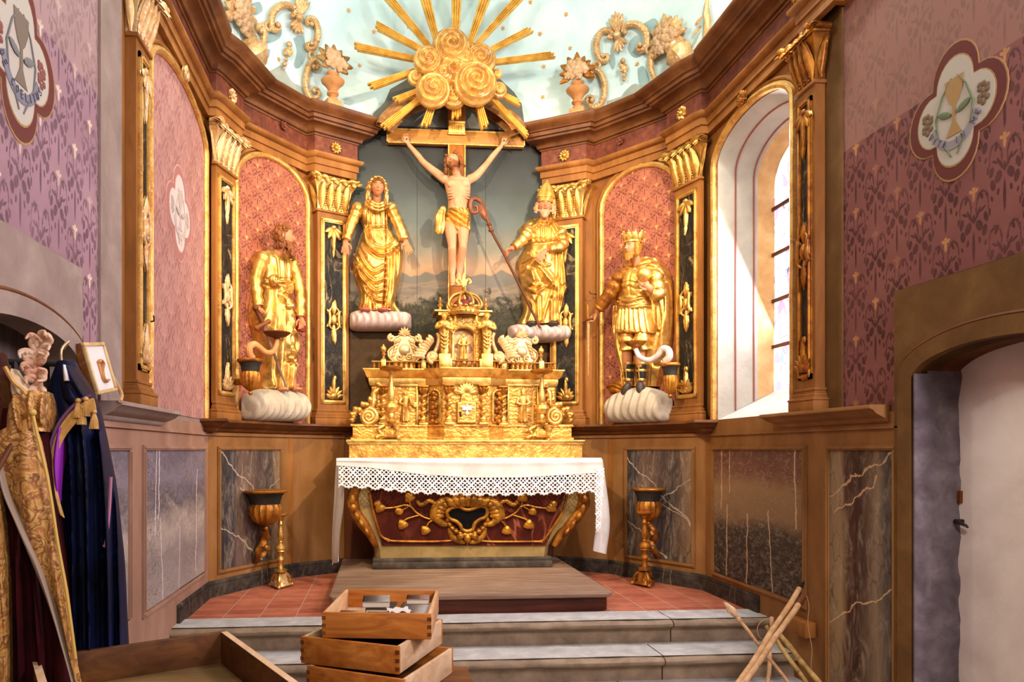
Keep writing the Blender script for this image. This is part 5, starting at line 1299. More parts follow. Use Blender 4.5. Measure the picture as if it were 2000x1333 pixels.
r, s, h = MB(), MB(), MB(); cx = (na_+nb_)/2; mini_figure(r, s, h, (cx, zu0+.09), Yu+.03, .26, 0)
r.lathe([(.05, 0), (.055, .01), (.045, .03), (.04, .07), (.048, .08)], (cx, Yu+.01, zu0+.015), 16)
obj('niche_saint', r, gb, up); m = MB(); m.v = s.v+h.v; n = len(s.v); m.f = s.f+[tuple(i+n for i in f_) for f_ in h.f]; obj('niche_saint_head', m, skin_g, up)
m = MB(); m.box(ua-.07, ub+.05, Yu-.04, 7.35, zu1, zu1+.02, .005); m.box(ua-.03, ub+.02, Yu-.02, 7.35, zu1-.03, zu1); obj('upper_cornice', m, gb, tb)
for s_, xx in ((-1, 868), (1, 951)):
    Y = Yu-.06; x = PX(xx, Y); z0, z1 = wp(xx, 693, Y).z, wp(xx, 612, Y).z; H = z1-z0
    r = MB(); lv = [(0, .09), (.1, .10), (.3, .085), (.5, .11), (.62, .12), (.66, .14), (.74, .17), (.80, .15), (.84, .06)]
    def rf(i, j):
        a = 2*PI*i/24; w_ = lv[j][1]*H*(1+.10*math.cos(5*a+j*.7)*(j < 5)); return (x+w_*math.cos(a), Y+.62*w_*math.sin(a), z0+lv[j][0]*H)
    r.grid(rf, 24, len(lv), True)
    for k in range(4): r.tube(smooth_pts([(x-.07*H*1.3, Y-.08*H, z0+(.5-.09*k)*H), (x, Y-.11*H, z0+(.42-.09*k)*H), (x+.07*H*1.3, Y-.08*H, z0+(.52-.09*k)*H)], 4), .010, 6)
    ag = obj('angel', r, gb, tb)
    m = MB()
    m.tube(smooth_pts([(x+.15*H, Y, z0+.76*H), (x+.19*H, Y-.07*H, z0+.62*H), (x+.02*H, Y-.16*H, z0+.66*H)], 4), .035*H, 8); m.tube(smooth_pts([(x-.15*H, Y, z0+.76*H), (x-.20*H, Y-.07*H, z0+.64*H), (x-.02*H, Y-.17*H, z0+.70*H)], 4), .035*H, 8)
    m.tube(smooth_pts([(x-s_*.16*H, Y+.0, z0+.74*H), (x-s_*.26*H, Y-.04*H, z0+.80*H), (x-s_*.25*H, Y-.04*H, z0+.98*H)], 4), .03*H, 8); m.ell((x-s_*.25*H, Y-.04*H, z0+1.0*H), (.03*H, .02*H, .045*H), 8, 6)
    m.ell((x, Y-.02*H, z0+.92*H), (.062*H, .07*H, .08*H), 12, 9); m.ell((x, Y-.09*H, z0+.915*H), .014*H, 6, 4); m.tube([(x, Y, z0+.82*H), (x, Y-.01*H, z0+.9*H)], .035*H, 8); obj('arms_and_head', m, skin_g, ag)
    m = MB(); m.ell((x, Y+.005, z0+.95*H), (.072*H, .07*H, .065*H), 10, 7)
    for i in range(7): m.ell((x+.07*H*math.cos(PI*i/6), Y-.01, z0+.94*H+.05*H*math.sin(PI*i/6)), .025*H, 6, 4)
    obj('hair', m, G['hair_gold'], ag)
    m = MB(); m.box(x-.055, x+.055, Y-.045, Y+.06, zC, z0+.005, .005); obj('angel_plinth', m, gb, ag)
    # leafy scroll beside the angel
    m = MB(); c = wp(xx+s_*-1*0+(-16 if s_ < 0 else 16)+(-6 if s_ < 0 else 6), 698, Yu); sp = spiral_pts(c.x, c.z, .055, 1.8, -PI/2, s_, Yu, 30); m.tube(sp, [.024*(1-.5*i/30) for i in range(31)], 8); m.ell(tuple(c), (.05, .03, .05), 10, 7)
    pts = smooth_pts([c+Vector((-s_*.02, 0, .05)), c+Vector((-s_*.05, 0, .12)), c+Vector((-s_*.06, 0, .19)), c+Vector((-s_*.045, 0, .24))], 4); m.tube(pts, .022, 8)
    for i in range(8): p = c+Vector((s_*(.0+.012*i), -.02, .14-.018*i)); m.leaf(p, p+Vector((s_*(.05+.012*i), -.015, .075-.012*i)), .03, .018, .01, (0, -1, 0), 3)
    for i in range(4): p = c+Vector((s_*.085, -.01, .12-.045*i)); m.leaf(p, p+Vector((s_*.06, -.015, .05)), .03, .018, .01, (0, -1, 0), 3)
    obj('leafy_scroll', m, G['gold_pale'], tb)
    m = MB(); xf = PX(860 if s_ < 0 else 949, Yu); m.lathe([(.026, 0), (.028, .01), (.012, .02), (.012, .03), (.026, .045), (.028, .055), (.012, .065), (.016, .085), (.022, .095), (.010, .105), (.013, .12), (.004, .135)], (xf, Yu+.02, zu1+.02), 12); obj('urn_finial', m, gb, tb)
cc = wp(907, 612, 6.98); cw = (PX(941, 6.98)-PX(873, 6.98))/2
zc0 = zz(616, 6.98); zc1 = zz(570, 6.98)
m = MB(); m.lathe([(cw*.78, -.01), (cw*.82, .0), (cw*.86, .012), (cw*.86, .035), (cw*.80, .045), (cw*.78, .06), (cw*.74, .06), (cw*.74, 0)], (cc.x, 6.98, zc0), 32, cap=False)
for i in range(20): a = 2*PI*i/20; m.ell((cc.x+cw*.86*math.cos(a), 6.98+cw*.86*math.sin(a), zc0+.024), .011, 6, 4)
for i in range(16):
    a = 2*PI*i/16; m.leaf((cc.x+cw*.76*math.cos(a), 6.98+cw*.76*math.sin(a), zc0+.055), (cc.x+cw*.84*math.cos(a), 6.98+cw*.84*math.sin(a), zc0+.055+(.05 if i % 2 else .03)), .02, .01, 0, (math.cos(a), math.sin(a), 0))
cr = obj('crown', m, gb, tb)
for i in range(8):
    a = 2*PI*(i+.5)/8; R_ = lambda q: Vector((cc.x+q*cw*math.cos(a), 6.98+q*cw*math.sin(a), 0)); Hc = zc1-zc0
    pts = smooth_pts([R_(.76)+Vector((0, 0, zc0+.05)), R_(.98)+Vector((0, 0, zc0+.30*Hc)), R_(1.0)+Vector((0, 0, zc0+.5*Hc)), R_(.72)+Vector((0, 0, zc0+.78*Hc)), R_(.3)+Vector((0, 0, zc0+.92*Hc)), R_(.04)+Vector((0, 0, zc1))], 4)
    m = MB(); m.tube(pts, .0125, 8); obj('crown_arch', m, gb, cr)
m = MB(); m.lathe([(cw*.70, .02), (cw*.72, .3*Hc), (cw*.55, .55*Hc), (cw*.2, .66*Hc), (.001, .68*Hc)], (cc.x, 6.98, zc0), 24); obj('red_cap', m, plain('red_velvet_paint', '6f1f14', .8), cr)
m = MB(); fx = cc.x-.008; zf = zc1-.005; hf = zz(530, 6.98)-zf
m.lathe([(.016, 0), (.02, .012), (.010, .02), (.02, .03), (.01, .038)], (fx, 6.98, zf), 12)
m.prism([(fx+x*hf, zf+.04+z*hf) for x, z in [(-.06, 0), (.06, 0), (.09, .2), (.11, .42), (.07, .6), (0, .78), (-.07, .6), (-.11, .42), (-.09, .2)]], 6.995, 6.965, .008)
for s_ in (-1, 1):
    pts = smooth_pts([(fx+s_*.06*hf, 6.98, zf+.04+.08*hf), (fx+s_*.12*hf, 6.98, zf+.04+.3*hf), (fx+s_*.24*hf, 6.98, zf+.04+.42*hf), (fx+s_*.34*hf, 6.98, zf+.04+.3*hf), (fx+s_*.28*hf, 6.98, zf+.04+.2*hf)], 5); m.tube(pts, taper(len(pts), .014, .7, .7), 8)
m.box(fx-.15*hf, fx+.15*hf, 6.965, 6.995, zf+.04+.10*hf, zf+.04+.16*hf, .004); obj('fleur_de_lis', m, G['gold_bright'], cr)
# shield reliquaries on the balustrade top
def shield(label, xc, y0, y1, mat):
    Y = 7.16; b_ = wp(xc, y1, Y); s = (wp(xc, y0, Y).z-b_.z)/1.0
    t = thing('shield_reliquary', label, 'reliquary', 'W', (b_.x, Y, zC+.004), 'shield-shaped reliquaries behind the balustrade'); x0, z0 = b_.x, b_.z
    out = [(-.28, 0), (-.42, .13), (-.46, .28), (-.38, .38), (-.28, .45), (-.27, .55), (-.36, .66), (-.2, .70), (-.1, .76), (0, .74), (.1, .76), (.2, .70), (.36, .66), (.27, .55), (.28, .45), (.38, .38), (.46, .28), (.42, .13), (.28, 0), (0, .03)]
    P = [(x0+x*s, z0+z*s) for x, z in out]
    m = MB(); m.prism(P, Y+.04, Y-.02, .014); obj('shield', m, mat, t)
    m = MB(); m.tube(smooth_pts([(x, Y-.012, z) for x, z in P]+[(P[0][0], Y-.012, P[0][1])], 3), .011, 7)
    for q in (-1, 1):
        c = (x0+q*.36*s, z0+.66*s); m.tube(spiral_pts(c[0], c[1], .10*s, 1.5, PI/2 if q > 0 else PI/2, -q, Y-.02, 24), .016, 7)
        c = (x0+q*.13*s, z0+.13*s); m.tube(spiral_pts(c[0], c[1], .10*s, 1.3, PI*.2, q, Y-.03, 20), .010, 7)
        for i in range(5): m.leaf((x0+q*(.10+.04*i)*s, Y-.015, z0+(.62-.09*i)*s), (x0+q*(.28+.02*i)*s, Y-.03, z0+(.52-.10*i)*s), .05*s, .02, 0, (0, -1, 0), 3)
    obj('scroll_border', m, G['gold_pale'], t)
    m = MB(); m.ell((x0, Y-.015, z0+.34*s), (.17*s, .03, .17*s), 18, 10); obj('silver_boss', m, mat, t)
    m = MB(); leaf_fan(m, (x0, z0+.76*s), Y-.01, .24*s, .045*s, PI*.05, PI*.95, 7, .018); obj('leaf_crest', m, G['gold_pale'], t)
    m = MB(); m.box(x0-.10, x0+.10, Y-.03, Y+.05, zC+.004, z0+.03); obj('foot', m, gb, t)
shield('silvered shield reliquary left of the crowned tabernacle', 790, 638, 708, G['silver'])
shield('silvered shield reliquary right of the crowned tabernacle', 1018, 642, 712, G['silver'])
# small candlesticks on the gradin
def alt_candle(label, xb, yt, yb):
    Y = 6.88; p = wp(xb, yb, Y); H = wp(xb, yt, Y).z-1.35; x = p.x; z0 = 1.352
    t = thing('altar_candlestick', label, 'candlestick', 'W', (x, Y, z0), 'gilt candlesticks on the altar shelf')
    m = MB(); f = H/1.0
    m.lathe([(.10*f, .20*f), (.05*f, .23*f), (.075*f, .25*f), (.04*f, .28*f), (.05*f, .33*f), (.04*f, .36*f), (.085*f, .39*f), (.11*f, .44*f), (.09*f, .49*f), (.04*f, .52*f), (.05*f, .56*f), (.055*f, .64*f), (.03*f, .74*f), (.025*f, .88*f), (.04*f, .92*f), (.05*f, .94*f)], (x, Y, z0), 18); obj('stem', m, gb, t)
    m = MB(); m.lathe([(.04*f, .93*f), (.15*f, .96*f), (.165*f, .985*f), (.15*f, 1.*f), (.05*f, .985*f)], (x, Y, z0), 20, .1, 16); obj('drip_dish', m, G['gold_dark'], t)
    m = MB()
    m.grid(lambda i, j: (x+[.17, .10, .07, .1][j]*f*math.cos(2*PI*i/3+PI/2+.0)*1.15, Y+[.17, .10, .07, .1][j]*f*math.sin(2*PI*i/3+PI/2)*1.15, z0+[.05, .12, .18, .215][j]*f), 3, 4, True); m.box(x-.10*f, x+.10*f, Y-.10*f, Y+.08*f, z0+.03*f, z0+.13*f, .02*f)
    obj('tripod_base', m, gr_, t)
    for i in range(3):
        a = 2*PI*i/3-PI/2+.5; m = MB(); m.tube(smooth_pts([(x+.08*f*math.cos(a), Y+.08*f*math.sin(a), z0+.19*f), (x+.17*f*math.cos(a), Y+.17*f*math.sin(a), z0+.14*f), (x+.14*f*math.cos(a), Y+.14*f*math.sin(a), z0+.07*f), (x+.20*f*math.cos(a), Y+.20*f*math.sin(a), z0+.032*f)], 4), .03*f, 8); m.ell((x+.20*f*math.cos(a), Y+.20*f*math.sin(a), z0+.032*f), .034*f, 8, 6); obj('scroll_foot', m, gb, t)
alt_candle('small gilt candlestick on the altar shelf in front of the lantern saint', 764, 717, 857)
alt_candle('small gilt candlestick on the altar shelf in front of the bishop relief', 1058, 723, 861)
# tall candlesticks standing on the floor
def floor_candle(label, xb, yb, yt, mat, mat2):
    p = onz(xb, yb, 0); k = (CAMP-p).length; D = ray(xb, yb); s = (p.y-0)/D.y/FPX
    t = thing('floor_candlestick', label, 'candlestick', 'W', (p.x, p.y, 0), 'gilt wooden candlesticks on the tiles'); x, y = p.x, p.y
    pr = [(1002, 5), (1003, 16), (1006, 15.5), (1010, 7), (1018, 3.6), (1022, 4.5), (1024, 5.6), (1027, 4), (1031, 4.4), (1045, 6.4), (1052, 6), (1057, 3.2), (1059, 4.6), (1062, 3.6), (1064, 7), (1068, 11), (1072, 11.4), (1075, 9.5), (1077, 10.2), (1079, 6), (1086, 4.6), (1089, 7.6), (1093, 8.2), (1096, 5.6), (1101, 4.8), (1108, 6), (1111, 6.6), (1113, 12.5), (1117, 12.8), (1119, 8)]
    Z = lambda yy: (1148-yy)*s*((yb-yt)/148.)
    m = MB(); m.lathe([(r*s, Z(q)) for q, r in pr[::-1]], (x, y, 0), 22, .0); obj('turned_stem', m, mat, t)
    m = MB(); lv = [(Z(1120), 9), (Z(1126), 10), (Z(1134), 13), (Z(1143), 18.5), (Z(1145), 17)]
    def tf(i, j):
        a = 2*PI*i/18+PI/2; r = lv[j][1]*s*(1-.22*math.cos(3*(a-PI/2)))*1.0; return (x+r*math.cos(a), y+r*math.sin(a), lv[j][0])
    m.grid(tf, 18, 5, True); m.add([tf(i, 4) for i in range(18)], [tuple(range(18))])
    for i in range(3):
        a = 2*PI*i/3-PI/2; c = Vector((x+10*s*math.cos(a), y+10*s*math.sin(a), Z(1132)))
        for q in range(4): m.leaf(c+Vector((.01*(q-1.5), -.01, 0)), c+Vector((.03*(q-1.5), -.015, -.03)), .014, .01, 0, (math.cos(a), math.sin(a), .3))
    bs = obj('tripod_base', m, mat2, t)
    for i in range(3):
        a = 2*PI*i/3+PI/2+PI/3; c, sn = math.cos(a), math.sin(a); m = MB()
        m.tube(smooth_pts([(x+8*s*c, y+8*s*sn, Z(1120)), (x+17*s*c, y+17*s*sn, Z(1127)), (x+20*s*c, y+20*s*sn, Z(1134)), (x+18*s*c, y+18*s*sn, Z(1140)), (x+24*s*c, y+24*s*sn, .02)], 5), 3.4*s, 8); m.ell((x+24*s*c, y+24*s*sn, 4.2*s), 4.2*s, 8, 6); obj('scroll_foot', m, mat, bs)
    m = MB(); m.lathe([(3.5*s, 0), (3.5*s, .022)], (x, y, Z(1003)), 10); obj('candle_stub', m, plain('red_candle_wax', '8a3626', .5), t)
floor_candle('bright gilt candlestick on the tiles, left of the altar', 548, 1148, 1000, G['gold'], G['gold_pale'])
floor_candle('dark gilt candlestick on the tiles, right of the altar', 1259, 1145, 997, G['gold_dark'], G['gold_dark'])
# urn-shaped wall consoles and candle arms
def urn(m_r, m_n, m_b, m_d, c, y, rim, s):
    """c = (u,z) of the rim centre; s metres per unit"""
    x, z = c
    m_r.lathe([(rim*.9, -.012), (rim, -.004), (rim*1.02, .006), (rim*.97, .016), (rim*.6, .016)], (x, y, z), 24)
    m_n.lathe([(rim*.66, -.13*s), (rim*.68, -.10*s), (rim*.74, -.05*s), (rim*.88, -.01)], (x, y, z), 24)
    m_b.lathe([(.012, -.36*s), (rim*.3, -.345*s, 1), (rim*.58, -.30*s, 1), (rim*.72, -.24*s, 1), (rim*.74, -.17*s, 1), (rim*.66, -.13*s)], (x, y, z), 32, .12, 16)
    m_d.ell((x, y, z-.385*s), .028*s, 10, 7)
NK = paint('dark_green_urn_paint', '211d18', '33302a', None, 9, .5)
def console(label, k, off, xc, yr, wpx, hpx, arm=None, tail=False, armmat=None):
    p = onp(k, xc, yr, off); sx, sy = mpp(k, xc, yr, off); rim = wpx*sx/2*(.86 if k[0] == 'd' or k[0] == 'B' else 1); s = hpx*sy/.41
    t = thing('candle_sconce' if arm else 'urn_console', label, 'sconce' if arm else 'wall console', k, (p.x, -.0, p.z-.4*s), 'candle arms on urn brackets' if arm else 'urn consoles on the low panels')
    a, b, c, d = MB(), MB(), MB(), MB(); urn(a, b, c, d, (p.x, p.z), p.y, rim, s)
    c.tube([(p.x, p.y+.02, p.z-.24*s), (p.x, 0, p.z-.24*s)], .03, 8)
    obj('urn_rim', a, G['gold_dark'], t); obj('urn_neck', b, NK, t); obj('urn_bowl', c, G['gold_dark'], t); obj('urn_drop', d, G['gold_dark'], t)
    if tail:
        m = MB(); z = p.z-.41*s
        m.tube(smooth_pts([(p.x, p.y+.02, z), (p.x+.03, p.y+.03, z-.04), (p.x+.035, p.y+.05, z-.10), (p.x, p.y+.06, z-.15), (p.x-.025, p.y+.07, z-.19), (p.x+.0, p.y+.09, z-.24), (p.x+.02, -.03, z-.30)], 4), [.034]*10+[.03]*10+[.022]*5, 9)
        for i in range(4): m.leaf((p.x, p.y+.0, z-.04-.05*i), (p.x+.06*(-1)**i, p.y-.0, z-.09-.05*i), .026, .02, 0, (0, -1, 0), 2)
        m.ell((p.x, p.y-.005, z-.15), .022, 8, 6); obj('scroll_bracket', m, G['gold_dark'], t)
    if arm:
        o2 = off+.06; m = MB(); pts = smooth_pts([onp(k, x, y, off+.004*i) for i, (x, y) in enumerate(arm[0])], 5); m.tube(pts, [.034-.014*i/(len(pts)-1) for i in range(len(pts))], 10); 
        c0 = onp(k, *arm[0][0], off); m.tube([c0, (c0.x, c0.y, p.z+.005)], .03, 8)
        obj('scroll_arm', m, armmat, t)
        dx, dy, dw = arm[1]; q = pts[-1]; r = dw*mpp(k, dx, dy, off)[0]/2*.86; zt = onp(k, dx, dy, off).z
        m = MB(); m.lathe([(.02, zt-.06-0*q.z), (.03, zt-.045), (r*.7, zt-.03), (r, zt-.004), (r*1.02, zt+.004), (r*.94, zt+.004), (r*.5, zt-.014), (.004, zt-.016)], (q.x, q.y, 0), 24, .06, 20); obj('drip_dish', m, G['brown'] if armmat is G['sconce_wood'] else G['gold_dark'], t)
    return t
console('bare wooden candle arm on a gilt urn in front of the sword saint', 'BL', .32, 489, 706, 46, 66, ([(492, 700), (487, 690), (488, 678), (497, 673), (508, 680), (520, 689), (533, 687), (540, 675), (541, 662)], (541, 652, 44)), False, G['sconce_wood'])
console('white scrolled candle arm on a gilt urn in front of the king statue', 'BR', .32, 1309, 714, 40, 64, ([(1300, 706), (1307, 697), (1305, 684), (1294, 682), (1284, 695), (1272, 703), (1260, 703), (1249, 697), (1243, 686), (1241, 678)], (1241, 670, 42)), False, G['sconce_white'])
console('gilt urn console on the dark marble panel, left of the altar', 'dBL', .17, 519, 961, 66, 76, None, True)
console('gilt urn console on the dark marble panel, right of the altar', 'dBR', .17, 1266, 957, 62, 70, None, True)
# ---------------------------------------------------------------- carved figures
class Fig:
    """maps traced coordinates (X,Y of an enlarged study) plus a relief depth to the figure's wall plane"""
    def __init__(s, k, off, sc, ox, oy, cx, cy):
        s.k, s.off, s.sc, s.ox, s.oy = k, off, sc, ox, oy
        s.mx, s.my = mpp(k, ox+cx/sc, oy+cy/sc, off); s.mx /= sc; s.my /= sc; s.u = s.my
        s.c = (cx, cy); s.o = onp(k, ox+cx/sc, oy+cy/sc, off)
    def q(s, X, Y, d=0.):
        p = onp(s.k, s.ox+X/s.sc, s.oy+Y/s.sc, s.off); return Vector((p.x, -s.off-d, p.z))
def robe(F, sl, folds=(), amp=.012, kf=5, nu=110, nv=150, p=.75, ph=0., seed=0, back=.06, vf=None):
    ys = np.array([a[0] for a in sl], float); yy = np.linspace(ys[0], ys[-1], nv)
    def sm(col):
        v = np.interp(yy, ys, [a[col] for a in sl]); kx = max(3, nv//22)
        pad = np.concatenate([np.full(kx, v[0]), v, np.full(kx, v[-1])]); return np.convolve(pad, np.ones(2*kx+1)/(2*kx+1), 'valid')
    xl, xr, dd = sm(1), sm(2), sm(3)
    a = np.linspace(0, PI, nu); T = -np.cos(a); S = np.sin(a)**p
    X = (xl+xr)[:, None]/2+(xr-xl)[:, None]/2*T[None, :]; Y = np.repeat(yy[:, None], nu, 1); D = dd[:, None]*S[None, :]
    edge = np.minimum(1, S*1.8)[None, :]
    f = np.zeros_like(D)
    w0 = (vf if vf is not None else np.clip((yy-ys[0])/(ys[-1]-ys[0]), 0, 1))
    ph_ = ph+1.1*np.sin(yy/(ys[-1]-ys[0])*5+seed)
    f += amp*w0[:, None]*(np.abs(np.sin(kf*T[None, :]*1.35+ph_[:, None]))**.7-.5)
    f += amp*.5*w0[:, None]*np.sin(kf*2.3*T[None, :]+2.1*ph_[:, None]+seed)
    for fl in folds:
        pts, h, w_ = fl[0], fl[1], fl[2]
        P = [Vector((x, y, 0)) for x, y in pts]; P = smooth_pts(P, 6) if len(P) > 2 else P
        dist = np.full(X.shape, 1e9)
        for i in range(len(P)-1):
            ax, ay, bx, by = P[i].x, P[i].y, P[i+1].x, P[i+1].y; L2 = (bx-ax)**2+(by-ay)**2+1e-9
            t = np.clip(((X-ax)*(bx-ax)+(Y-ay)*(by-ay))/L2, 0, 1); dist = np.minimum(dist, np.hypot(X-ax-t*(bx-ax), Y-ay-t*(by-ay)))
        g = np.exp(-(dist/w_)**2); gro = np.exp(-((dist-2.0*w_)/(w_*.9))**2)
        f += h*g-.45*h*gro*(1 if h > 0 else 0)
    D = np.maximum(D+f*edge, .003)
    m = MB(); c0 = F.q(0, 0); c1 = F.q(1000, 0); 
    pts = [[F.q(X[j, i], Y[j, i], D[j, i]) for i in range(nu)] for j in range(nv)]
    m.grid(lambda i, j: pts[j][i], nu, nv)
    bk = [(pts[j][0]+Vector((0, back, 0)), pts[j][-1]+Vector((0, back, 0))) for j in range(nv)]
    m.grid(lambda i, j: [pts[j][0], bk[j][0]][i], 2, nv); m.grid(lambda i, j: [bk[j][1], pts[j][-1]][i], 2, nv)
    for j in (0, nv-1): m.add(pts[j]+[bk[j][1], bk[j][0]], [tuple(range(nu+2))])
    return m
def face(mb, M, R=(.385, .46, .5), n=(72, 54), male=0.):
    nu, nv = n
    G_ = lambda v, c, s: math.exp(-((v-c)/s)**2)
    def fn(i, j):
        t = -PI/2+PI*j/(nv-1); a = 2*PI*i/nu
        x, y, z = math.cos(t)*math.sin(a), -math.cos(t)*math.cos(a), math.sin(t)
        f = max(0, -y); px, pz = x*R[0], z*R[2]
        X, Yv, Z = px, y*R[1], pz
        if z < .1: X *= 1-.30*min(1, (.1-z))**1.4
        if z < 0: Yv += -.03*f*(-z)          # chin carried forward
        if y > 0: Yv *= 1.0
        g = f**1.5
        ax = abs(px)
        nose = math.exp(-(px/(.035+.035*max(0, .12-pz)*3))**2)*(max(0, min(1, (.15-pz)/.24)) if pz > -.10 else max(0, 1-(-.10-pz)/.035))
        d = .115*nose
        d += -.055*G_(ax, .145, .07)*G_(pz, .08, .055)      # eye sockets
        d += .034*G_(ax, .145, .045)*G_(pz, .078, .026)     # lids
        d += .026*G_(ax, .13, .09)*G_(pz, .165, .03)        # brows
        d += .022*G_(ax, .19, .08)*G_(pz, -.06, .08)        # cheeks
        d += .035*G_(px, 0, .10)*G_(pz, -.205, .022)+.032*G_(px, 0, .085)*G_(pz, -.262, .022)-.022*G_(px, 0, .12)*G_(pz, -.233, .012)
        d += -.02*G_(px, 0, .1)*G_(pz, -.31, .025)+.05*G_(px, 0, .1)*G_(pz, -.40, .06)
        return M @ Vector((X, Yv-d*g, Z))
    mb.grid(fn, nu, nv, True)
    for s in (-1, 1): mb.ell(M @ Vector((s*R[0]*.97, .04, -.02)), tuple(M.to_scale()[0]*q for q in (.04, .07, .11)), 8, 6)
def head_M(c, h, yaw=0, pitch=0, roll=0):
    return Matrix.Translation(c) @ Matrix.Rotation(roll, 4, 'Y') @ Matrix.Rotation(yaw, 4, 'Z') @ Matrix.Rotation(pitch, 4, 'X') @ Matrix.Scale(h, 4)
def eyes(M, parent):
    h = M.to_scale()[0]
    m = MB()
    for s in (-1, 1): m.ell(M @ Vector((s*.145, -.408, .075)), (.034*h, .018*h, .012*h), 8, 5); m.tube([M @ Vector((s*.07, -.455, .155)), M @ Vector((s*.14, -.45, .175)), M @ Vector((s*.215, -.39, .155))], .010*h, 5)
    obj('eyes', m, G['eye'], parent)
    m = MB(); m.tube([M @ Vector((-.075, -.462, -.236)), M @ Vector((0, -.492, -.232)), M @ Vector((.075, -.462, -.236))], .016*h, 6); obj('lips', m, G['lip'], parent)
def hand(mb, w, d, n, L, curl=.35, side=1, spread=.12, grip=0.):
    """w wrist, d pointing direction, n palm normal, side +1: thumb on the d x n side"""
    d = Vector(d).normalized(); n = Vector(n); n = (n-d*n.dot(d)).normalized(); s = d.cross(n)*side; w = Vector(w)
    pl = L*.5
    M = Matrix((s, d, n)).transposed().to_4x4()
    for f_ in (.15, .5, .85): mb.ell(w+d*pl*f_, (L*.20*(.8+.25*f_), L*.19, L*.085), 10, 7, M.to_3x3())
    for i, (o, l, sp) in enumerate(((.165, .46, 1), (.055, .52, .35), (-.055, .49, -.35), (-.16, .38, -1))):
        b = w+d*pl*.93+s*(o*L); dd = (d+s*spread*sp).normalized(); pts = [b-d*L*.1, b]; c = curl*(1+.12*i); p = b; a = c*.5
        for seg in (.45, .32, .23):
            q = dd*math.cos(a)+n*math.sin(a); p = p+q*(l*L*seg); pts.append(p); a += c+grip
        mb.tube(pts, [L*.062, L*.064, L*.058, L*.052, L*.04], 8); mb.ell(pts[-1], L*.04, 7, 5)
    b = w+d*pl*.28+s*L*.15; t1 = (d*.75+s*.75+n*.25).normalized(); t2 = (d*.95+s*.25+n*(.35+grip*.5)).normalized()
    pts = [b-s*L*.05, b+t1*L*.2, b+t1*L*.2+t2*L*.16, b+t1*L*.2+t2*L*.29]; mb.tube(pts, [L*.085, L*.07, L*.06, L*.045], 8); mb.ell(pts[-1], L*.045, 7, 5)
def sleeve(F, pts, r, wr=.10, n=9, seg=20):
    P = smooth_pts([F.q(*p) for p in pts], 8); k = len(P); m = MB()
    R = [(r[0]+(r[1]-r[0])*i/(k-1))*F.u*(1+wr*math.sin(i*n*2*PI/k*.5)+.5*wr*math.sin(i*1.9)) for i in range(k)]
    m.tube(P, R, seg); m.ell(P[0], R[0]*.97, 14, 9); return m
def cloud_base(F, x0, x1, y0, y1, d, mat, parent, lob=8, top=None, seed=0):
    m = MB(); nu, nv = 64, 26
    def fn(i, j):
        f = i/(nu-1); x = x0+(x1-x0)*f; e = min(1, math.sqrt(max(0, 1-(2*f-1)**8))); t = PI*j/(nv-1)
        yt = y0+(top(f) if top else 0); cy = (yt+y1)/2; hh = (y1-yt)/2*(.55+.45*e)
        r = 1+.07*math.sin(lob*PI*f*2+1.2*math.sin(j*.35+seed))+.03*math.sin(lob*4.7*f+j*.5)
        return F.q(x, cy-hh*math.cos(t), d*e*r*math.sin(t)**.7)
    m.grid(fn, nu, nv)
    m.grid(lambda i, j: fn(i, (nv-1)*j)+Vector((0, .0, 0)), nu, 2)
    for i in (0, nu-1): m.add([fn(i, j) for j in range(nv)], [tuple(range(nv))])
    return obj('cloud_base', m, mat, parent)
def bust(F, M, neck, core, arms, legs=()):
    """one continuous body: head, neck, trunk, arms (already tubes) fused into a single surface"""
    b = MB(); face(b, M)
    a, c = neck; b.tube([F.q(*a), M @ Vector((0, .06, -.2))], M.to_scale()[0]*.24, 14)
    (x, y, dx, dy, dd, d0) = core; b.ell(F.q(x, y, d0), (dx*F.mx, dd, dy*F.my), 18, 12)
    return b
def limb(b, F, pts, r):
    P = smooth_pts([F.q(*p) for p in pts], 5); k = len(P); R = [float(np.interp(i/(k-1), np.linspace(0, 1, len(r)), r))*F.u for i in range(k)]
    b.tube(P, R, 12); 
    for p, q in ((P[0], R[0]), (P[-1], R[-1])): b.ell(p, q, 10, 7)
def locks(m, M, L, r=.06, seed=0):
    for pts in L: P = smooth_pts([M @ Vector(p) for p in pts], 5); h = M.to_scale()[0]; m.tube(P, [r*h*(1+.3*math.sin(i*1.4+seed))*(1-.4*i/len(P)) for i in range(len(P))], 8)
def skull_cap(m, M, s=1.0, dz=.06, dy=.05):
    h = M.to_scale()[0]; m.ell(M @ Vector((0, dy, dz)), tuple(h*q*s for q in (.41, .47, .49)), 20, 14, M.to_3x3().normalized())
def beard(m, M, L=.35, n=9, seed=1):
    h = M.to_scale()[0]; rr = random.Random(seed)
    m.ell(M @ Vector((0, -.30, -.36)), (.22*h, .15*h, .14*h), 12, 8, M.to_3x3().normalized())
    for row in range(3):
        k = n+2
        for i in range(k):
            a = -1.25+2.5*i/(k-1)+.1*row; x = .33*math.sin(a)*(1-.17*row); y = -.40*math.cos(a)-.02; z = -.27-.11*row-.12*math.cos(a); l = L*(.45+.2*rr.random())*(1-.25*abs(math.sin(a)))
            P = smooth_pts([M @ Vector(q) for q in ((x*.95, y+.06, z+.10), (x, y-.02, z), (x*.9+.025*math.sin(i*2.3), y-.035, z-l*.5), (x*.72-.03*math.sin(i*2.3+row), y+.01, z-l))], 4)
            m.tube(P, [.042*h*(1-.55*j/len(P)) for j in range(len(P))], 7)
    for s in (-1, 1): m.tube(smooth_pts([M @ Vector((s*.01, -.50, -.178)), M @ Vector((s*.10, -.455, -.205)), M @ Vector((s*.19, -.40, -.30))], 4), .022*h, 6)
GR = G['gold']
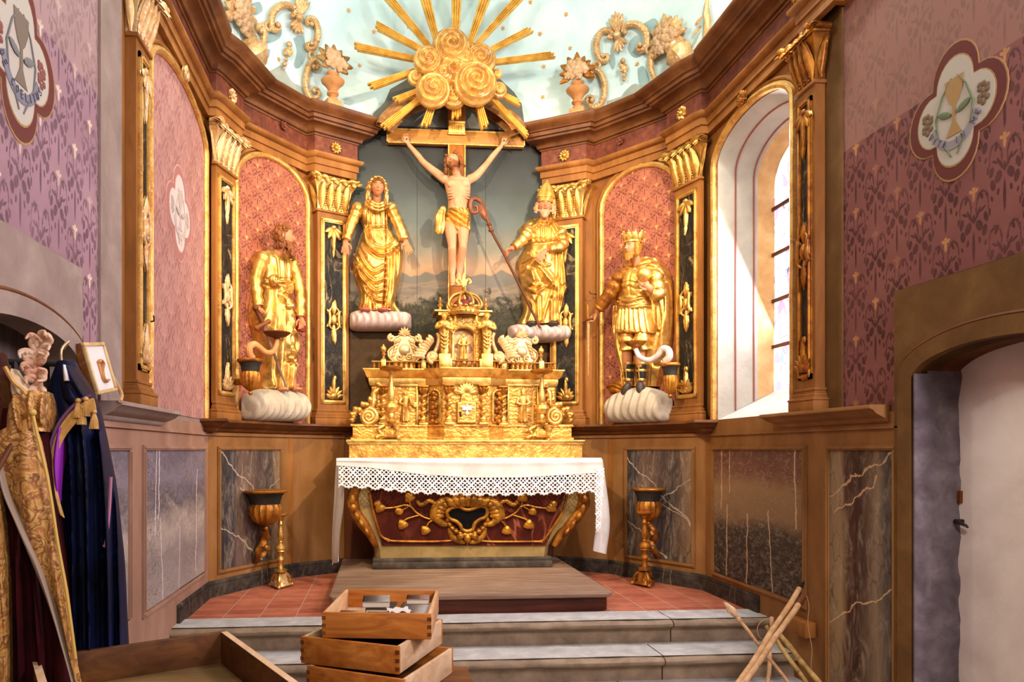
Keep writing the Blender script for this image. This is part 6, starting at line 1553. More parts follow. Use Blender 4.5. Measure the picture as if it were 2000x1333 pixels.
# -- the veiled woman, left of the cross
F = Fig('C', .07, 3.92, 650, 340, 340, 600)
t = thing('saint_statue', 'gilded statue of a veiled woman with open hands, left of the crucifix', 'statue', 'C', tuple(F.q(365, 1205, 0)), 'gilded saints of the altarpiece')
M = head_M(F.q(343, 160, .19), 34*3.92*F.u, .10, .05, .03)
b = bust(F, M, ((340, 270, .10), 0), (330, 420, 62, 180, .05, .05), 0)
limb(b, F, [(205, 300, .10), (140, 430, .13), (108, 545, .17)], [34, 28, 20]); limb(b, F, [(440, 300, .10), (495, 420, .13), (545, 545, .17)], [34, 28, 20])
hand(b, F.q(106, 552, .17), (-.05, -.25, -1), (.1, -1, .2), 125*F.u, .15, -1); hand(b, F.q(552, 548, .17), (.28, -.25, -1), (-.1, -1, .25), 130*F.u, .15, 1)
bd = remesh(obj('body', b, G['skin'], t), .0042, 1); eyes(M, bd)
m = robe(F, [(245, 290, 385, .10), (262, 200, 440, .13), (300, 178, 462, .16), (350, 205, 445, .18), (430, 240, 435, .17), (480, 222, 485, .18), (560, 198, 532, .20), (640, 165, 542, .21), (700, 150, 536, .21), (760, 155, 526, .21), (820, 170, 512, .21), (900, 203, 492, .20), (960, 210, 478, .20), (1020, 196, 478, .20), (1068, 186, 532, .19)],
    [([(238, 430), (262, 560), (330, 640), (400, 655), (470, 600), (540, 450)], .035, 13), ([(240, 470), (290, 570), (370, 615), (450, 575), (520, 460)], .022, 11), ([(240, 520), (280, 600), (350, 640)], .018, 9), ([(175, 560), (235, 710), (310, 790), (390, 760)], .026, 11), ([(170, 640), (235, 780), (320, 860), (395, 835)], .026, 11), ([(165, 700), (245, 855), (320, 930), (392, 915)], .024, 11), ([(200, 800), (260, 930), (340, 1000), (395, 1000)], .022, 10),
     ([(470, 610), (470, 800), (440, 1040)], .026, 12), ([(510, 560), (502, 780), (470, 960), (520, 1060)], .022, 12), ([(425, 690), (420, 860), (400, 1050)], .022, 10), ([(150, 690), (200, 735), (160, 770)], .03, 12), ([(245, 900), (250, 1000), (230, 1060)], .02, 10), ([(310, 950), (320, 1060)], .02, 10), ([(255, 435), (345, 445), (425, 435)], .018, 9), ([(270, 330), (262, 425)], .012, 6), ([(300, 330), (300, 425)], .012, 6), ([(335, 330), (335, 425)], .012, 6), ([(370, 330), (372, 425)], .012, 6), ([(402, 290), (405, 600), (388, 1066)], -.03, 4)], .014, 5, seed=1)
obj('gown', m, GR, t, smooth=80)
obj('sleeve', sleeve(F, [(200, 285, .11), (150, 410, .15), (108, 548, .17)], [44, 33], .13, 12), GR, t, smooth=80); obj('sleeve', sleeve(F, [(440, 285, .11), (495, 410, .15), (545, 548, .17)], [46, 38], .13, 12), GR, t, smooth=80)
m = MB(); skull_cap(m, M, 1.08, .09, .10); locks(m, M, [[(s*.36, -.2, .30), (s*.44, -.12, 0), (s*.47, -.05, -.4), (s*.42, -.1, -.9), (s*.25, -.22, -1.2)] for s in (-1, 1)], .10); locks(m, M, [[(s*.42, .02, .30), (s*.52, .06, 0), (s*.56, .06, -.4), (s*.6, 0, -.9)] for s in (-1, 1)], .13); locks(m, M, [[(-.38, -.25, .32), (-.2, -.38, .45), (0, -.42, .50), (.2, -.38, .45), (.38, -.25, .32)]], .09)
locks(m, M, [[(-.55, 0, -.75), (-.35, -.3, -1.0), (0, -.42, -1.15), (.35, -.3, -1.0), (.52, 0, -.75)], [(-.6, 0, -.95), (-.35, -.32, -1.2), (0, -.45, -1.35), (.35, -.32, -1.2), (.6, 0, -.95)], [(-.45, -.05, -.6), (-.3, -.25, -.85), (0, -.35, -.98), (.3, -.25, -.85), (.45, -.05, -.6)]], .11); obj('veil', m, GR, t)
m = MB(); locks(m, M, [[(s*.30, -.28, .30), (s*.37, -.2, .1), (s*.40, -.15, -.2), (s*.42, -.1, -.55)] for s in (-1, 1)]+[[(s*.04, -.38, .40), (s*.22, -.36, .30), (s*.34, -.27, .10)] for s in (-1, 1)], .07); obj('hair', m, G['hair'], t)
cloud_base(F, 128, 602, 1050, 1208, .22, G['cloud_pink'], t, 9, lambda f: 14*abs(2*f-.7))
m = MB()
for x in (250, 385): m.ell(F.q(x, 1068, .20), (44*F.u, .05, 17*F.u), 12, 7)
obj('shoes', m, G['lip'], t)
# -- the mitred bishop, right of the cross
F = Fig('C', .07, 3.92, 650, 340, 1600, 700)
t = thing('saint_statue', 'gilded statue of a mitred bishop holding a crozier, right of the crucifix', 'statue', 'C', tuple(F.q(1575, 1290, 0)), 'gilded saints of the altarpiece')
M = head_M(F.q(1590, 300, .20), 34*3.92*F.u, -.12, .02, .06)
b = bust(F, M, ((1600, 390, .12), 0), (1605, 520, 62, 170, .05, .05), 0)
limb(b, F, [(1490, 470, .10), (1440, 540, .15), (1350, 608, .19)], [36, 28, 20]); limb(b, F, [(1715, 480, .10), (1718, 590, .16), (1620, 628, .22)], [36, 30, 20])
hand(b, F.q(1352, 606, .19), (-.9, -.2, -.45), (-.2, -.35, -1), 118*F.u, .75, -1, .06, .25); hand(b, F.q(1592, 628, .23), (-.6, -.25, -.75), (0, 1, -.2), 120*F.u, .25, 1)
bd = remesh(obj('body', b, G['skin'], t), .0042, 1); eyes(M, bd)
m = robe(F, [(352, 1525, 1665, .10), (390, 1440, 1722, .15), (440, 1418, 1745, .18), (490, 1440, 1755, .19), (560, 1480, 1765, .20), (640, 1420, 1772, .22), (700, 1415, 1772, .23), (760, 1426, 1776, .24), (850, 1440, 1780, .23), (920, 1452, 1782, .22), (970, 1452, 1758, .21), (1050, 1462, 1738, .21), (1110, 1438, 1722, .21), (1165, 1396, 1762, .20)],
    [([(1568, 372), (1510, 440), (1415, 500), (1385, 560)], .03, 12), ([(1630, 372), (1680, 450), (1722, 540), (1730, 700), (1760, 930)], .03, 12), ([(1550, 365), (1600, 400), (1650, 362)], .03, 12), ([(1425, 600), (1520, 720), (1600, 830), (1650, 890)], .035, 20), ([(1505, 430), (1502, 545)], .012, 7), ([(1535, 430), (1533, 548)], .014, 7), ([(1568, 430), (1568, 550)], .014, 7), ([(1600, 430), (1600, 550)], .014, 7), ([(1632, 430), (1632, 548)], .014, 7), ([(1500, 550), (1590, 556), (1670, 540)], .02, 9), ([(1490, 790), (1500, 850)], .05, 30),
     ([(1420, 700), (1500, 690), (1440, 760)], .02, 9), ([(1450, 870), (1520, 935), (1600, 900)], .024, 10), ([(1440, 800), (1490, 880), (1560, 880)], .02, 9), ([(1700, 650), (1694, 850), (1690, 1140)], .026, 11), ([(1650, 900), (1610, 1020), (1570, 1150)], .024, 11), ([(1460, 960), (1500, 1040), (1470, 1150)], .022, 10), ([(1540, 980), (1540, 1150)], .022, 10), ([(1640, 1000), (1640, 1150)], .022, 10), ([(1750, 900), (1735, 960), (1700, 1140)], .03, 10), ([(1480, 660), (1560, 740), (1620, 740)], .016, 8)], .012, 6, seed=3)
obj('cope', m, GR, t, smooth=80)
obj('sleeve', sleeve(F, [(1480, 465, .13), (1430, 540, .17), (1358, 604, .20)], [48, 32], .13, 9), GR, t, smooth=80); obj('sleeve', sleeve(F, [(1722, 480, .13), (1722, 590, .20), (1612, 626, .24)], [46, 34], .13, 11), GR, t, smooth=80)
m = MB(); mt = [(-.40, .20), (-.46, .62), (-.30, 1.05), (.05, 1.50), (.40, 1.05), (.50, .62), (.42, .20)]
Mi = M
def mfn(i, j):
    g = j/14; z = .22+1.22*g; hw = float(np.interp(g, [0, .35, .7, 1], [.42, .50, .34, .03])); a = 2*PI*i/28; return Mi @ Vector((hw*math.sin(a)+.05*g, -(.46*(1-g)+.03)*math.cos(a)*(.9)+.02, z))
m.grid(mfn, 28, 15, True)
for j in (0, 3): m.tube([Mi @ (Mi.inverted() @ mfn(i % 28, j)*1.03) for i in range(29)], .022*M.to_scale()[0]*2, 6)
m.tube([mfn(0, j)+Vector((0, -.006, 0)) for j in range(2, 15)], .010, 6); obj('mitre', m, G['gold_bright'], t)
m = MB(); locks(m, M, [[(s*.38, -.1, .15), (s*.46, -.08, -.05), (s*.44, -.10, -.25), (s*.48, -.06, -.40)] for s in (-1, 1)]+[[(s*.42, .05, .15), (s*.52, .0, -.1), (s*.50, -.02, -.35)] for s in (-1, 1)], .12); beard(m, M, .30, 9); remesh(obj('beard_and_hair', m, G['skin_pale'], t), .0055, 1)
cloud_base(F, 1338, 1812, 1160, 1295, .24, G['cloud_pink'], t, 9, lambda f: 10*f)
m = MB()
for x, y in ((1490, 1172), (1655, 1172)): m.ell(F.q(x, y, .21), (44*F.u, .06, 20*F.u), 12, 7)
obj('shoes', m, G['shoe'], t)
t = thing('crozier', 'long dark crozier with a curled head held by the bishop statue', 'staff', 'C', tuple(F.q(1545, 1215, .26)))
m = MB(); P = [F.q(1545, 1215, .27), F.q(1400, 905, .25), F.q(1275, 650, .235), F.q(1190, 480, .20)]; m.tube(P, .013, 10); obj('shaft', m, G['brown'], t)
m = MB(); P = smooth_pts([F.q(*p, .20) for p in ((1190, 480), (1168, 410), (1145, 350), (1122, 280), (1090, 245), (1050, 245), (1034, 290), (1052, 340), (1088, 335), (1085, 300), (1062, 298))], 5); m.tube(P, taper(len(P), .024, .6, .5), 10)
for y, r in ((478, .03), (455, .02), (435, .028), (410, .02)): m.ell(F.q(1190-(478-y)*.33, y, .20), (r, r, .018), 12, 6)
m.leaf(F.q(1150, 400, .21), F.q(1105, 270, .22), .05, .02, 0, (0, -1, 0), 3); obj('crook', m, gild('dark_crook', '8a4f2a', '6b3a20', '45220f', .45, .3), t)
# -- crucifix
F = Fig('C', .20, 3.3333, 600, 0, 960, 1300)
t = thing('crucifix', 'wooden crucifix with a pale carved figure, centre of the altarpiece', 'crucifix', 'C', tuple(onp('C', 890, 600, .06)))
a, b_, c, d = onp('C', 755, 255, .06), onp('C', 1023, 265, .06), onp('C', 755, 283, .06), onp('C', 1022, 293, .06)
m = MB(); m.box(a.x, b_.x, -.12, -.06, (c.z+d.z)/2, (a.z+b_.z)/2, .006); cbm = obj('crossbeam', m, G['cross'], t)
m = MB()
for z0, z1 in ((0, .012), (0, .012)): pass
zl, zh = (c.z+d.z)/2, (a.z+b_.z)/2
for q in ((a.x, b_.x, zl, zl+.012), (a.x, b_.x, zh-.012, zh), (a.x, a.x+.012, zl, zh), (b_.x-.012, b_.x, zl, zh)): m.box(q[0], q[1], -.125, -.12, q[2], q[3])
obj('gilt_edge', m, G['gold'], cbm)
e, f_ = onp('C', 874, 400, .06), onp('C', 908, 400, .06); m = MB(); m.box(e.x, f_.x, -.118, -.06, onp('C', 890, 640, .06).z, onp('C', 890, 212, .06).z, .006); up = obj('upright', m, wood('cross_wood_upright', '7a4216', '9c5c20', 'b5742c', 2, .45), t)
m = MB()
for x in (e.x, f_.x-.012): m.box(x, x+.012, -.123, -.118, onp('C', 890, 640, .06).z, zl)
obj('gilt_edge', m, G['gold'], up)
p0, p1 = onp('C', 876, 262, .125), onp('C', 908, 240, .125)
m = MB(); m.box(p0.x, p1.x, -.14, -.12, p0.z, p1.z, .004); m.tube([(p0.x, -.142, p1.z), (p1.x, -.142, p1.z-.004)], .014, 8); m.tube([(p0.x-.004, -.142, p0.z), (p1.x+.004, -.142, p0.z)], .012, 8); ti = obj('titulus', m, G['gold_bright'], t)
m = MB(); letters(m, 'INRI', (p0.x+p1.x)/2, (p0.z+p1.z)/2, 0, 0, 0, -.143, .019); obj('titulus_lettering', m, G['gold_dark'], ti)
M = head_M(F.q(945, 1082, .10), 32*3.333*F.u*1.05, -.35, -.50, -.30)
b = MB(); face(b, M); b.tube([F.q(975, 1165, .04), M @ Vector((0, .05, -.25))], M.to_scale()[0]*.22, 14)
# trunk slices: y, xl, xr, depth
TS = [(1150, 930, 1010, .05), (1168, 888, 1062, .07), (1200, 893, 1064, .095), (1245, 903, 1062, .105), (1290, 915, 1056, .10), (1340, 922, 1048, .092), (1370, 915, 1046, .092), (1410, 900, 1052, .10), (1450, 905, 1050, .10), (1490, 920, 1040, .08)]
tr = []
for (y, xl, xr, dd) in TS:
    c_ = F.q((xl+xr)/2, y, 0); hw = (xr-xl)/2*F.mx; tr.append([Vector((c_.x+hw*math.cos(2*PI*i/40), c_.y-dd*math.sin(2*PI*i/40)*(1 if i < 20 else .6), c_.z)) for i in range(40)])
b.grid(lambda i, j: tr[j][i], 40, len(tr), True); b.add(tr[0], [tuple(range(40))]); b.add(tr[-1], [tuple(range(40))])
for s in (-1, 1):
    b.ell(F.q(978+s*38, 1215, .075), (36*F.u, .03, 26*F.u), 12, 8)
    for i in range(4): b.tube(smooth_pts([F.q(985+s*70, 1250+18*i, .04), F.q(985+s*50, 1258+17*i, .082), F.q(985+s*18, 1248+14*i, .095)], 4), .008, 6)
    b.ell(F.q(984+s*16, 1330, .078), (18*F.u, .02, 42*F.u), 10, 7)
limb(b, F, [(1060, 1172, .02), (1100, 1150, .03), (1165, 1072, .0), (1212, 1008, -.02), (1266, 945, -.03)], [30, 27, 20, 19, 13]); limb(b, F, [(892, 1172, .02), (850, 1142, .03), (762, 1062, .0), (722, 1008, -.02), (662, 936, -.03)], [30, 27, 20, 19, 13])
hand(b, F.q(660, 930, -.03), (-.42, -.25, .9), (.1, -1, .0), 78*F.u, .55, -1, .1, .15); hand(b, F.q(1268, 940, -.03), (.42, -.25, .9), (-.1, -1, .0), 78*F.u, .55, 1, .1, .15)
limb(b, F, [(925, 1450, .03), (930, 1530, .09), (936, 1632, .13), (936, 1660, .12), (940, 1740, .06), (943, 1805, .04)], [40, 38, 26, 27, 26, 16])
limb(b, F, [(1005, 1450, .03), (1008, 1530, .09), (1004, 1625, .14), (1002, 1650, .13), (994, 1730, .06), (988, 1805, .03)], [40, 38, 26, 27, 26, 16])
for x, d_ in ((943, .05), (984, .04)):
    limb(b, F, [(x, 1800, d_), (x-2, 1835, d_+.05), (x-4, 1868, d_+.075)], [17, 19, 15])
    for i in range(5): b.ell(F.q(x-16+7*i, 1878-abs(i-1), d_+.085), (4.5*F.u, .02, 9*F.u), 7, 5)
bd = remesh(obj('body', b, G['skin_pale'], t), .0042, 1); eyes(M, bd)
m = MB(); skull_cap(m, M, 1.0, .06, .07); locks(m, M, [[(s*.2, -.30, .45), (s*.38, -.15, .25), (s*.45, -.08, -.1), (s*.48, -.1, -.45), (s*.52, -.2, -.72)] for s in (-1, 1)]+[[(s*.3, -.1, .45), (s*.46, .02, .1), (s*.52, .02, -.3), (s*.58, -.05, -.7)] for s in (-1, 1)], .11); obj('hair', m, G['hair'], t)
m = MB(); beard(m, M, .22, 8); remesh(obj('beard', m, G['hair'], t), .0055, 1)
m = robe(F, [(1374, 905, 1052, .11), (1400, 893, 1060, .135), (1440, 890, 1064, .14), (1480, 908, 1062, .14), (1520, 950, 1062, .13)], [([(890, 1380), (960, 1430), (1055, 1500)], .025, 8), ([(900, 1410), (960, 1470), (1050, 1515)], .022, 8), ([(930, 1378), (1000, 1420), (1060, 1450)], .02, 8), ([(895, 1440), (930, 1490), (960, 1510)], .02, 8)], .008, 6, 90, 60, .6, back=.20, vf=np.ones(60)); lc_ = obj('loincloth', m, GR, t, smooth=80)
m = MB(); m.ell(F.q(878, 1382, .10), (22*F.u, .03, 20*F.u), 10, 8)
for i in range(4): P = smooth_pts([F.q(872+5*i, 1385, .10), F.q(846+9*i, 1430, .11-.02*(i % 2)), F.q(848+9*i, 1490, .09), F.q(836+11*i, 1530+10*(i % 2), .08)], 5); m.tube(P, [.022+.012*math.sin(PI*j/(len(P)-1)) for j in range(len(P))], 8)
obj('cloth_knot', m, GR, lc_)
m = MB(); m.ell(F.q(943, 1846, .13), .007, 6, 4)
for x, y in ((648, 905), (1282, 915)): m.ell(F.q(x, y, .0), .008, 6, 4)
obj('nails', m, G['iron'], t)
# -- the bearded saint with a sword, left niche
F = Fig('BL', .08, 2.963, 400, 400, 390, 650)
t = thing('saint_statue', 'gilded statue of a curly bearded saint leaning on a sword, left niche', 'statue', 'BL', tuple(F.q(390, 1258, 0)), 'gilded saints of the altarpiece')
M = head_M(F.q(388, 205, .16), 40*2.963*F.u, .75, .0, 0)
b = bust(F, M, ((380, 300, .08), 0), (388, 440, 48, 170, .05, .05), 0)
limb(b, F, [(300, 320, .08), (240, 450, .12), (238, 590, .16)], [30, 24, 17]); limb(b, F, [(462, 340, .08), (488, 500, .12), (482, 655, .16)], [30, 24, 17])
hand(b, F.q(238, 592, .16), (-.25, -.35, -.6), (.35, -.6, .2), 92*F.u, .8, -1, .06, .3); hand(b, F.q(484, 655, .16), (.1, -.2, -1), (-.8, -.3, 0), 95*F.u, .5, 1)
for x, y in ((380, 1060), (460, 1060)): limb(b, F, [(x, 900, .06), (x, y, .12)], [26, 20]); b.ell(F.q(x-4, y+14, .17), (26*F.u, .07, 14*F.u), 10, 7)
bd = remesh(obj('body', b, G['skin'], t), .0042, 1); eyes(M, bd)
m = robe(F, [(268, 330, 430, .08), (290, 285, 455, .12), (320, 285, 472, .14), (380, 305, 480, .16), (450, 308, 474, .16), (500, 300, 470, .17), (560, 285, 462, .18), (620, 275, 470, .19), (680, 280, 482, .19), (750, 300, 492, .19), (830, 312, 502, .19), (900, 318, 494, .18), (980, 324, 486, .17), (1068, 308, 480, .16)],
    [([(340, 462), (410, 530), (460, 470)], .03, 11), ([(335, 470), (400, 600), (450, 560)], .024, 10), ([(320, 500), (300, 600), (282, 660)], .026, 9), ([(345, 480), (335, 620), (330, 780), (335, 1050)], .024, 9), ([(370, 520), (375, 700), (370, 900), (365, 1060)], .024, 10), ([(410, 560), (430, 680), (400, 780), (420, 900)], .028, 11), ([(470, 600), (440, 720), (480, 760)], .024, 10), ([(500, 760), (460, 880), (430, 850)], .03, 12), ([(500, 800), (470, 920), (420, 900)], .02, 9), ([(440, 900), (430, 1060)], .022, 9), ([(470, 930), (475, 1060)], .022, 9), ([(400, 930), (400, 1060)], .02, 8), ([(310, 455), (400, 460), (470, 455)], .02, 8), ([(345, 320), (350, 440)], .012, 6), ([(385, 340), (385, 445)], .012, 6), ([(425, 330), (422, 445)], .012, 6), ([(300, 300), (260, 420)], .014, 8)], .013, 5, seed=5)
obj('robe', m, GR, t, smooth=80)
obj('sleeve', sleeve(F, [(300, 315, .09), (240, 445, .13), (238, 598, .16)], [38, 28], .12, 13), GR, t, smooth=80); obj('sleeve', sleeve(F, [(462, 335, .09), (490, 500, .13), (483, 660, .16)], [38, 28], .12, 13), GR, t, smooth=80)
m = MB(); m.ell(F.q(322, 452, .17), (30*F.u, .04, 34*F.u), 12, 8); m.tube(spiral_pts(F.q(322, 452).x, F.q(322, 452).z, 28*F.u, 1.6, 0, 1, F.q(0, 0, .20).y, 20), .010, 6); obj('sash_knot', m, GR, t)
m = MB(); skull_cap(m, M, 1.0, .08, .08)
rr = random.Random(4)
for i in range(46):
    a = rr.uniform(-PI, PI); z = rr.uniform(-.55, .5); 
    if abs(a) < 1.15 and z < .33: continue
    R_ = math.sqrt(max(.05, 1-(z/.62)**2)); p = Vector((.42*R_*math.sin(a), -.47*R_*math.cos(a)+.06, z)); q = M @ p; m.tube(spiral_pts(q.x, q.z, .028, 1.4, rr.random()*6, 1, q.y, 12), .011, 6)
obj('hair', m, G['hair'], t)
m = MB(); beard(m, M, .75, 9)
for i in range(12): 
    p = M @ Vector((.22*math.sin(i*1.9), -.42, -.45-.055*i*.8)); m.tube(spiral_pts(p.x, p.z, .024, 1.3, i, 1, p.y, 10), .010, 6)
remesh(obj('beard', m, G['hair'], t), .0055, 1)
m = MB(); a, b_ = F.q(495, 650, .15), F.q(515, 745, .15); m.box(a.x-.03, b_.x+.01, a.y-.01, a.y+.05, b_.z, a.z, .006); obj('red_book', m, plain('red_book_cover', '8a2a1e', .6), t)
cloud_base(F, 212, 562, 1062, 1258, .20, G['cloud'], t, 9, lambda f: 40*abs(2*f-.95)**2)
t = thing('carved_sword', 'carved sword with a dark grip held point down by the left niche saint', 'sword', 'BL', tuple(F.q(384, 1092, .22)))
m = MB(); P = [F.q(248, 706, .20), F.q(384, 1092, .22)]; m.tube(P, [.024, .014], 4, .35); obj('blade', m, plain('pinkish_blade_paint', 'a9867a', .5), t)
m = MB(); m.tube([F.q(212, 620, .19), F.q(246, 702, .20)], .02, 10); m.ell(F.q(208, 612, .19), .03, 10, 7); obj('grip', m, G['brown'], t)
m = MB(); m.tube(smooth_pts([F.q(210, 725, .20), F.q(245, 706, .21), F.q(278, 690, .20)], 4), .018, 8); m.ell(F.q(210, 727, .20), .024, 8, 6); m.ell(F.q(279, 689, .20), .024, 8, 6); obj('crossguard', m, G['hair'], t)
# -- the crowned king with an orb, right niche
F = Fig('BR', .08, 3.1, 1100, 420, 480, 650)
t = thing('saint_statue', 'gilded statue of a crowned king with an orb, right niche', 'statue', 'BR', tuple(F.q(475, 1262, 0)), 'gilded saints of the altarpiece')
M = head_M(F.q(480, 222, .17), 36*3.1*F.u, -.22, .0, .05)
b = bust(F, M, ((482, 320, .09), 0), (480, 440, 58, 170, .05, .05), 0)
limb(b, F, [(372, 410, .08), (315, 510, .12), (262, 595, .15)], [34, 27, 18]); limb(b, F, [(592, 390, .08), (622, 490, .14), (580, 450, .22)], [34, 28, 18])
hand(b, F.q(258, 600, .15), (-.35, -.2, -.85), (-.5, -.8, .2), 100*F.u, .45, 1, .1, .1); hand(b, F.q(600, 475, .20), (-.55, -.25, .75), (.0, -.8, .6), 100*F.u, .35, -1)
for x, x2 in ((432, 432), (512, 512)): limb(b, F, [(x, 720, .08), (x, 840, .13), (x, 880, .13), (x2, 1000, .10), (x2, 1030, .10)], [38, 30, 30, 22, 20])
bd = remesh(obj('body', b, G['skin'], t), .0042, 1); eyes(M, bd)
m = robe(F, [(262, 430, 560, .07), (300, 385, 606, .12), (350, 352, 630, .14), (420, 332, 648, .13), (520, 318, 655, .11), (620, 310, 654, .10), (720, 310, 648, .09), (820, 325, 636, .08), (900, 345, 600, .07), (980, 358, 580, .06), (1040, 366, 568, .05)],
    [([(352, 400), (420, 350), (470, 352)], .03, 12), ([(350, 430), (420, 370), (480, 362), (560, 345), (620, 400)], .025, 10), ([(400, 310), (470, 335), (570, 310)], .03, 12), ([(430, 290), (480, 310), (550, 285)], .025, 10), ([(330, 560), (322, 700), (350, 900), (370, 1040)], .03, 9), ([(350, 620), (345, 760), (380, 960)], .03, 9), ([(640, 430), (640, 620), (610, 860)], .03, 10), ([(615, 500), (620, 680), (580, 900)], .026, 9), ([(600, 520), (600, 700)], .02, 8)], .010, 6, seed=2)
obj('cape', m, GR, t, smooth=80)
m = robe(F, [(345, 420, 545, .16), (370, 395, 560, .20), (420, 398, 552, .23), (470, 402, 545, .22), (520, 395, 552, .20)], [([(475, 370), (477, 500)], -.01, 6), ([(410, 440), (440, 452), (470, 440)], .012, 8), ([(485, 440), (515, 452), (540, 438)], .012, 8)], .0, 5, 80, 60, .6); obj('cuirass', m, G['gold_bright'], t, smooth=80)
m = robe(F, [(505, 384, 560, .215), (520, 376, 568, .225), (570, 372, 574, .23), (582, 380, 566, .215)], [([(384, 512), (470, 545), (560, 508)], .014, 7), ([(378, 575), (470, 590), (570, 560)], .014, 6)], 0, 5, 80, 30, .6)
for i in range(6): m.ell(F.q(392+31*i, 548-6*abs(2.5-i)*.5, .225-.004*(i-2.5)**2*2), .012, 8, 5)
obj('belt', m, GR, t, smooth=80)
m = robe(F, [(560, 378, 566, .20), (600, 370, 572, .215), (660, 362, 582, .22), (715, 356, 590, .22), (724, 358, 588, .21)], [([(382+24*i, 580), (370+29*i, 722)], .016, 8) for i in range(9)], 0, 5, 72, 40, .6); m.tube([F.q(358+9*i, 718+4*math.sin(i*1.2), .22*math.sin(PI*(i+1)/27)**.6) for i in range(26)], .012, 6); obj('pleated_skirt', m, GR, t, smooth=80)
m = MB()
for x in (435, 520): m.tube(smooth_pts([F.q(x, 700, .10), F.q(x, 770, .13), F.q(x-2, 830, .12)], 5), [50*F.u*(1+.10*math.sin(i*1.5)) for i in range(10)]+[36*F.u], 16)
obj('breeches', m, GR, t)
bt = MB(); st = MB()
for x in (434, 512):
    bt.tube([F.q(x, 908, .115), F.q(x, 1010, .105)], [31*F.u, 24*F.u], 16)
    for y in (908, 950, 1005): st.lathe([(33*F.u*(1-.0022*(y-908)), -.012), (35*F.u*(1-.0022*(y-908)), 0), (33*F.u*(1-.0022*(y-908)), .012)], tuple(F.q(x, y, .113)), 18, cap=False)
    st.tube([F.q(x, 905, .113+32*F.u), F.q(x, 1008, .105+25*F.u)], .008, 6)
obj('boots', bt, G['dark'], t); obj('boot_straps', st, GR, t)
m = MB(); R1 = Matrix.Rotation(.45, 3, 'Y'); m.ell(F.q(425, 1068, .13), (26*F.u, .05, 52*F.u), 14, 9, R1); m.ell(F.q(515, 1062, .13), (26*F.u, .05, 52*F.u), 14, 9, Matrix.Rotation(-.12, 3, 'Y')); obj('shoes', m, G['shoe'], t)
obj('sleeve', sleeve(F, [(378, 400, .10), (318, 510, .14), (270, 588, .16)], [50, 32], .14, 12), G['gold_dark'], t, smooth=80); obj('sleeve', sleeve(F, [(590, 385, .10), (628, 490, .15), (604, 492, .20)], [46, 34], .12, 9), GR, t, smooth=80)
m = MB(); m.ell(F.q(572, 385, .24), 42*F.u, 20, 14); obj('orb', m, G['gold_bright'], t)
m = MB(); skull_cap(m, M, 1.0, .04, .08)
for s in (-1, 1):
    for i in range(4): p = M @ Vector((s*(.42+.03*(i % 2)), -.12, .1-.16*i)); m.tube(spiral_pts(p.x, p.z, .026, 1.4, i, s, p.y, 12), .012, 6); m.ell(p, .022, 8, 6)
beard(m, M, .32, 9); remesh(obj('hair_and_beard', m, G['hair_gold'], t), .0055, 1)
m = MB(); h = M.to_scale()[0]
m.at(M).lathe([(.44, .26), (.47, .28), (.47, .36), (.44, .38), (.46, .42), (.50, .52), (.48, .52), (.42, .40), (.40, .28)], (0, .02, 0), 28, cap=False)
for i in range(10):
    a = 2*PI*i/10; c_, s_ = math.cos(a), math.sin(a); m.leaf((.47*c_, .02+.47*s_, .36), (.58*c_, .02+.58*s_, .80), .14, .05, .0, (c_, s_, 0)); m.ell((.585*c_, .02+.585*s_, .80), .06, 7, 5); m.ell((.48*c_, .02+.48*s_, .32), .04, 6, 4)
obj('king_crown', m, G['gold_bright'], t)
m = robe(F, [(1008, 300, 372, .03), (1035, 276, 380, .06), (1060, 270, 385, .06), (1078, 300, 388, .04)], [([(275, 1045), (320, 1030), (370, 1050)], .02, 8)], .006, 4, 32, 20); obj('cape_train', m, G['gold_dark'], t, smooth=80)
cloud_base(F, 288, 662, 1040, 1262, .21, G['cloud'], t, 8, lambda f: 190*abs(f-.55)**1.6 if f < .55 else 170*abs(f-.55)**1.5, 2)
t = thing('carved_sword', 'thin pale carved sword hanging from the open hand of the king statue', 'sword', 'BR', tuple(F.q(218, 980, .19)))
m = MB(); m.tube([F.q(224, 655, .20), F.q(219, 980, .19)], [.016, .006], 6, .5); obj('blade', m, G['gold_pale'], t)
m = MB(); m.tube([F.q(220, 560, .20), F.q(223, 655, .20)], .010, 8); obj('grip', m, G['gold_dark'], t)
m = MB(); m.tube([F.q(190, 668, .20), F.q(226, 650, .21), F.q(255, 645, .20)], .012, 7); obj('crossguard', m, G['brown'], t)
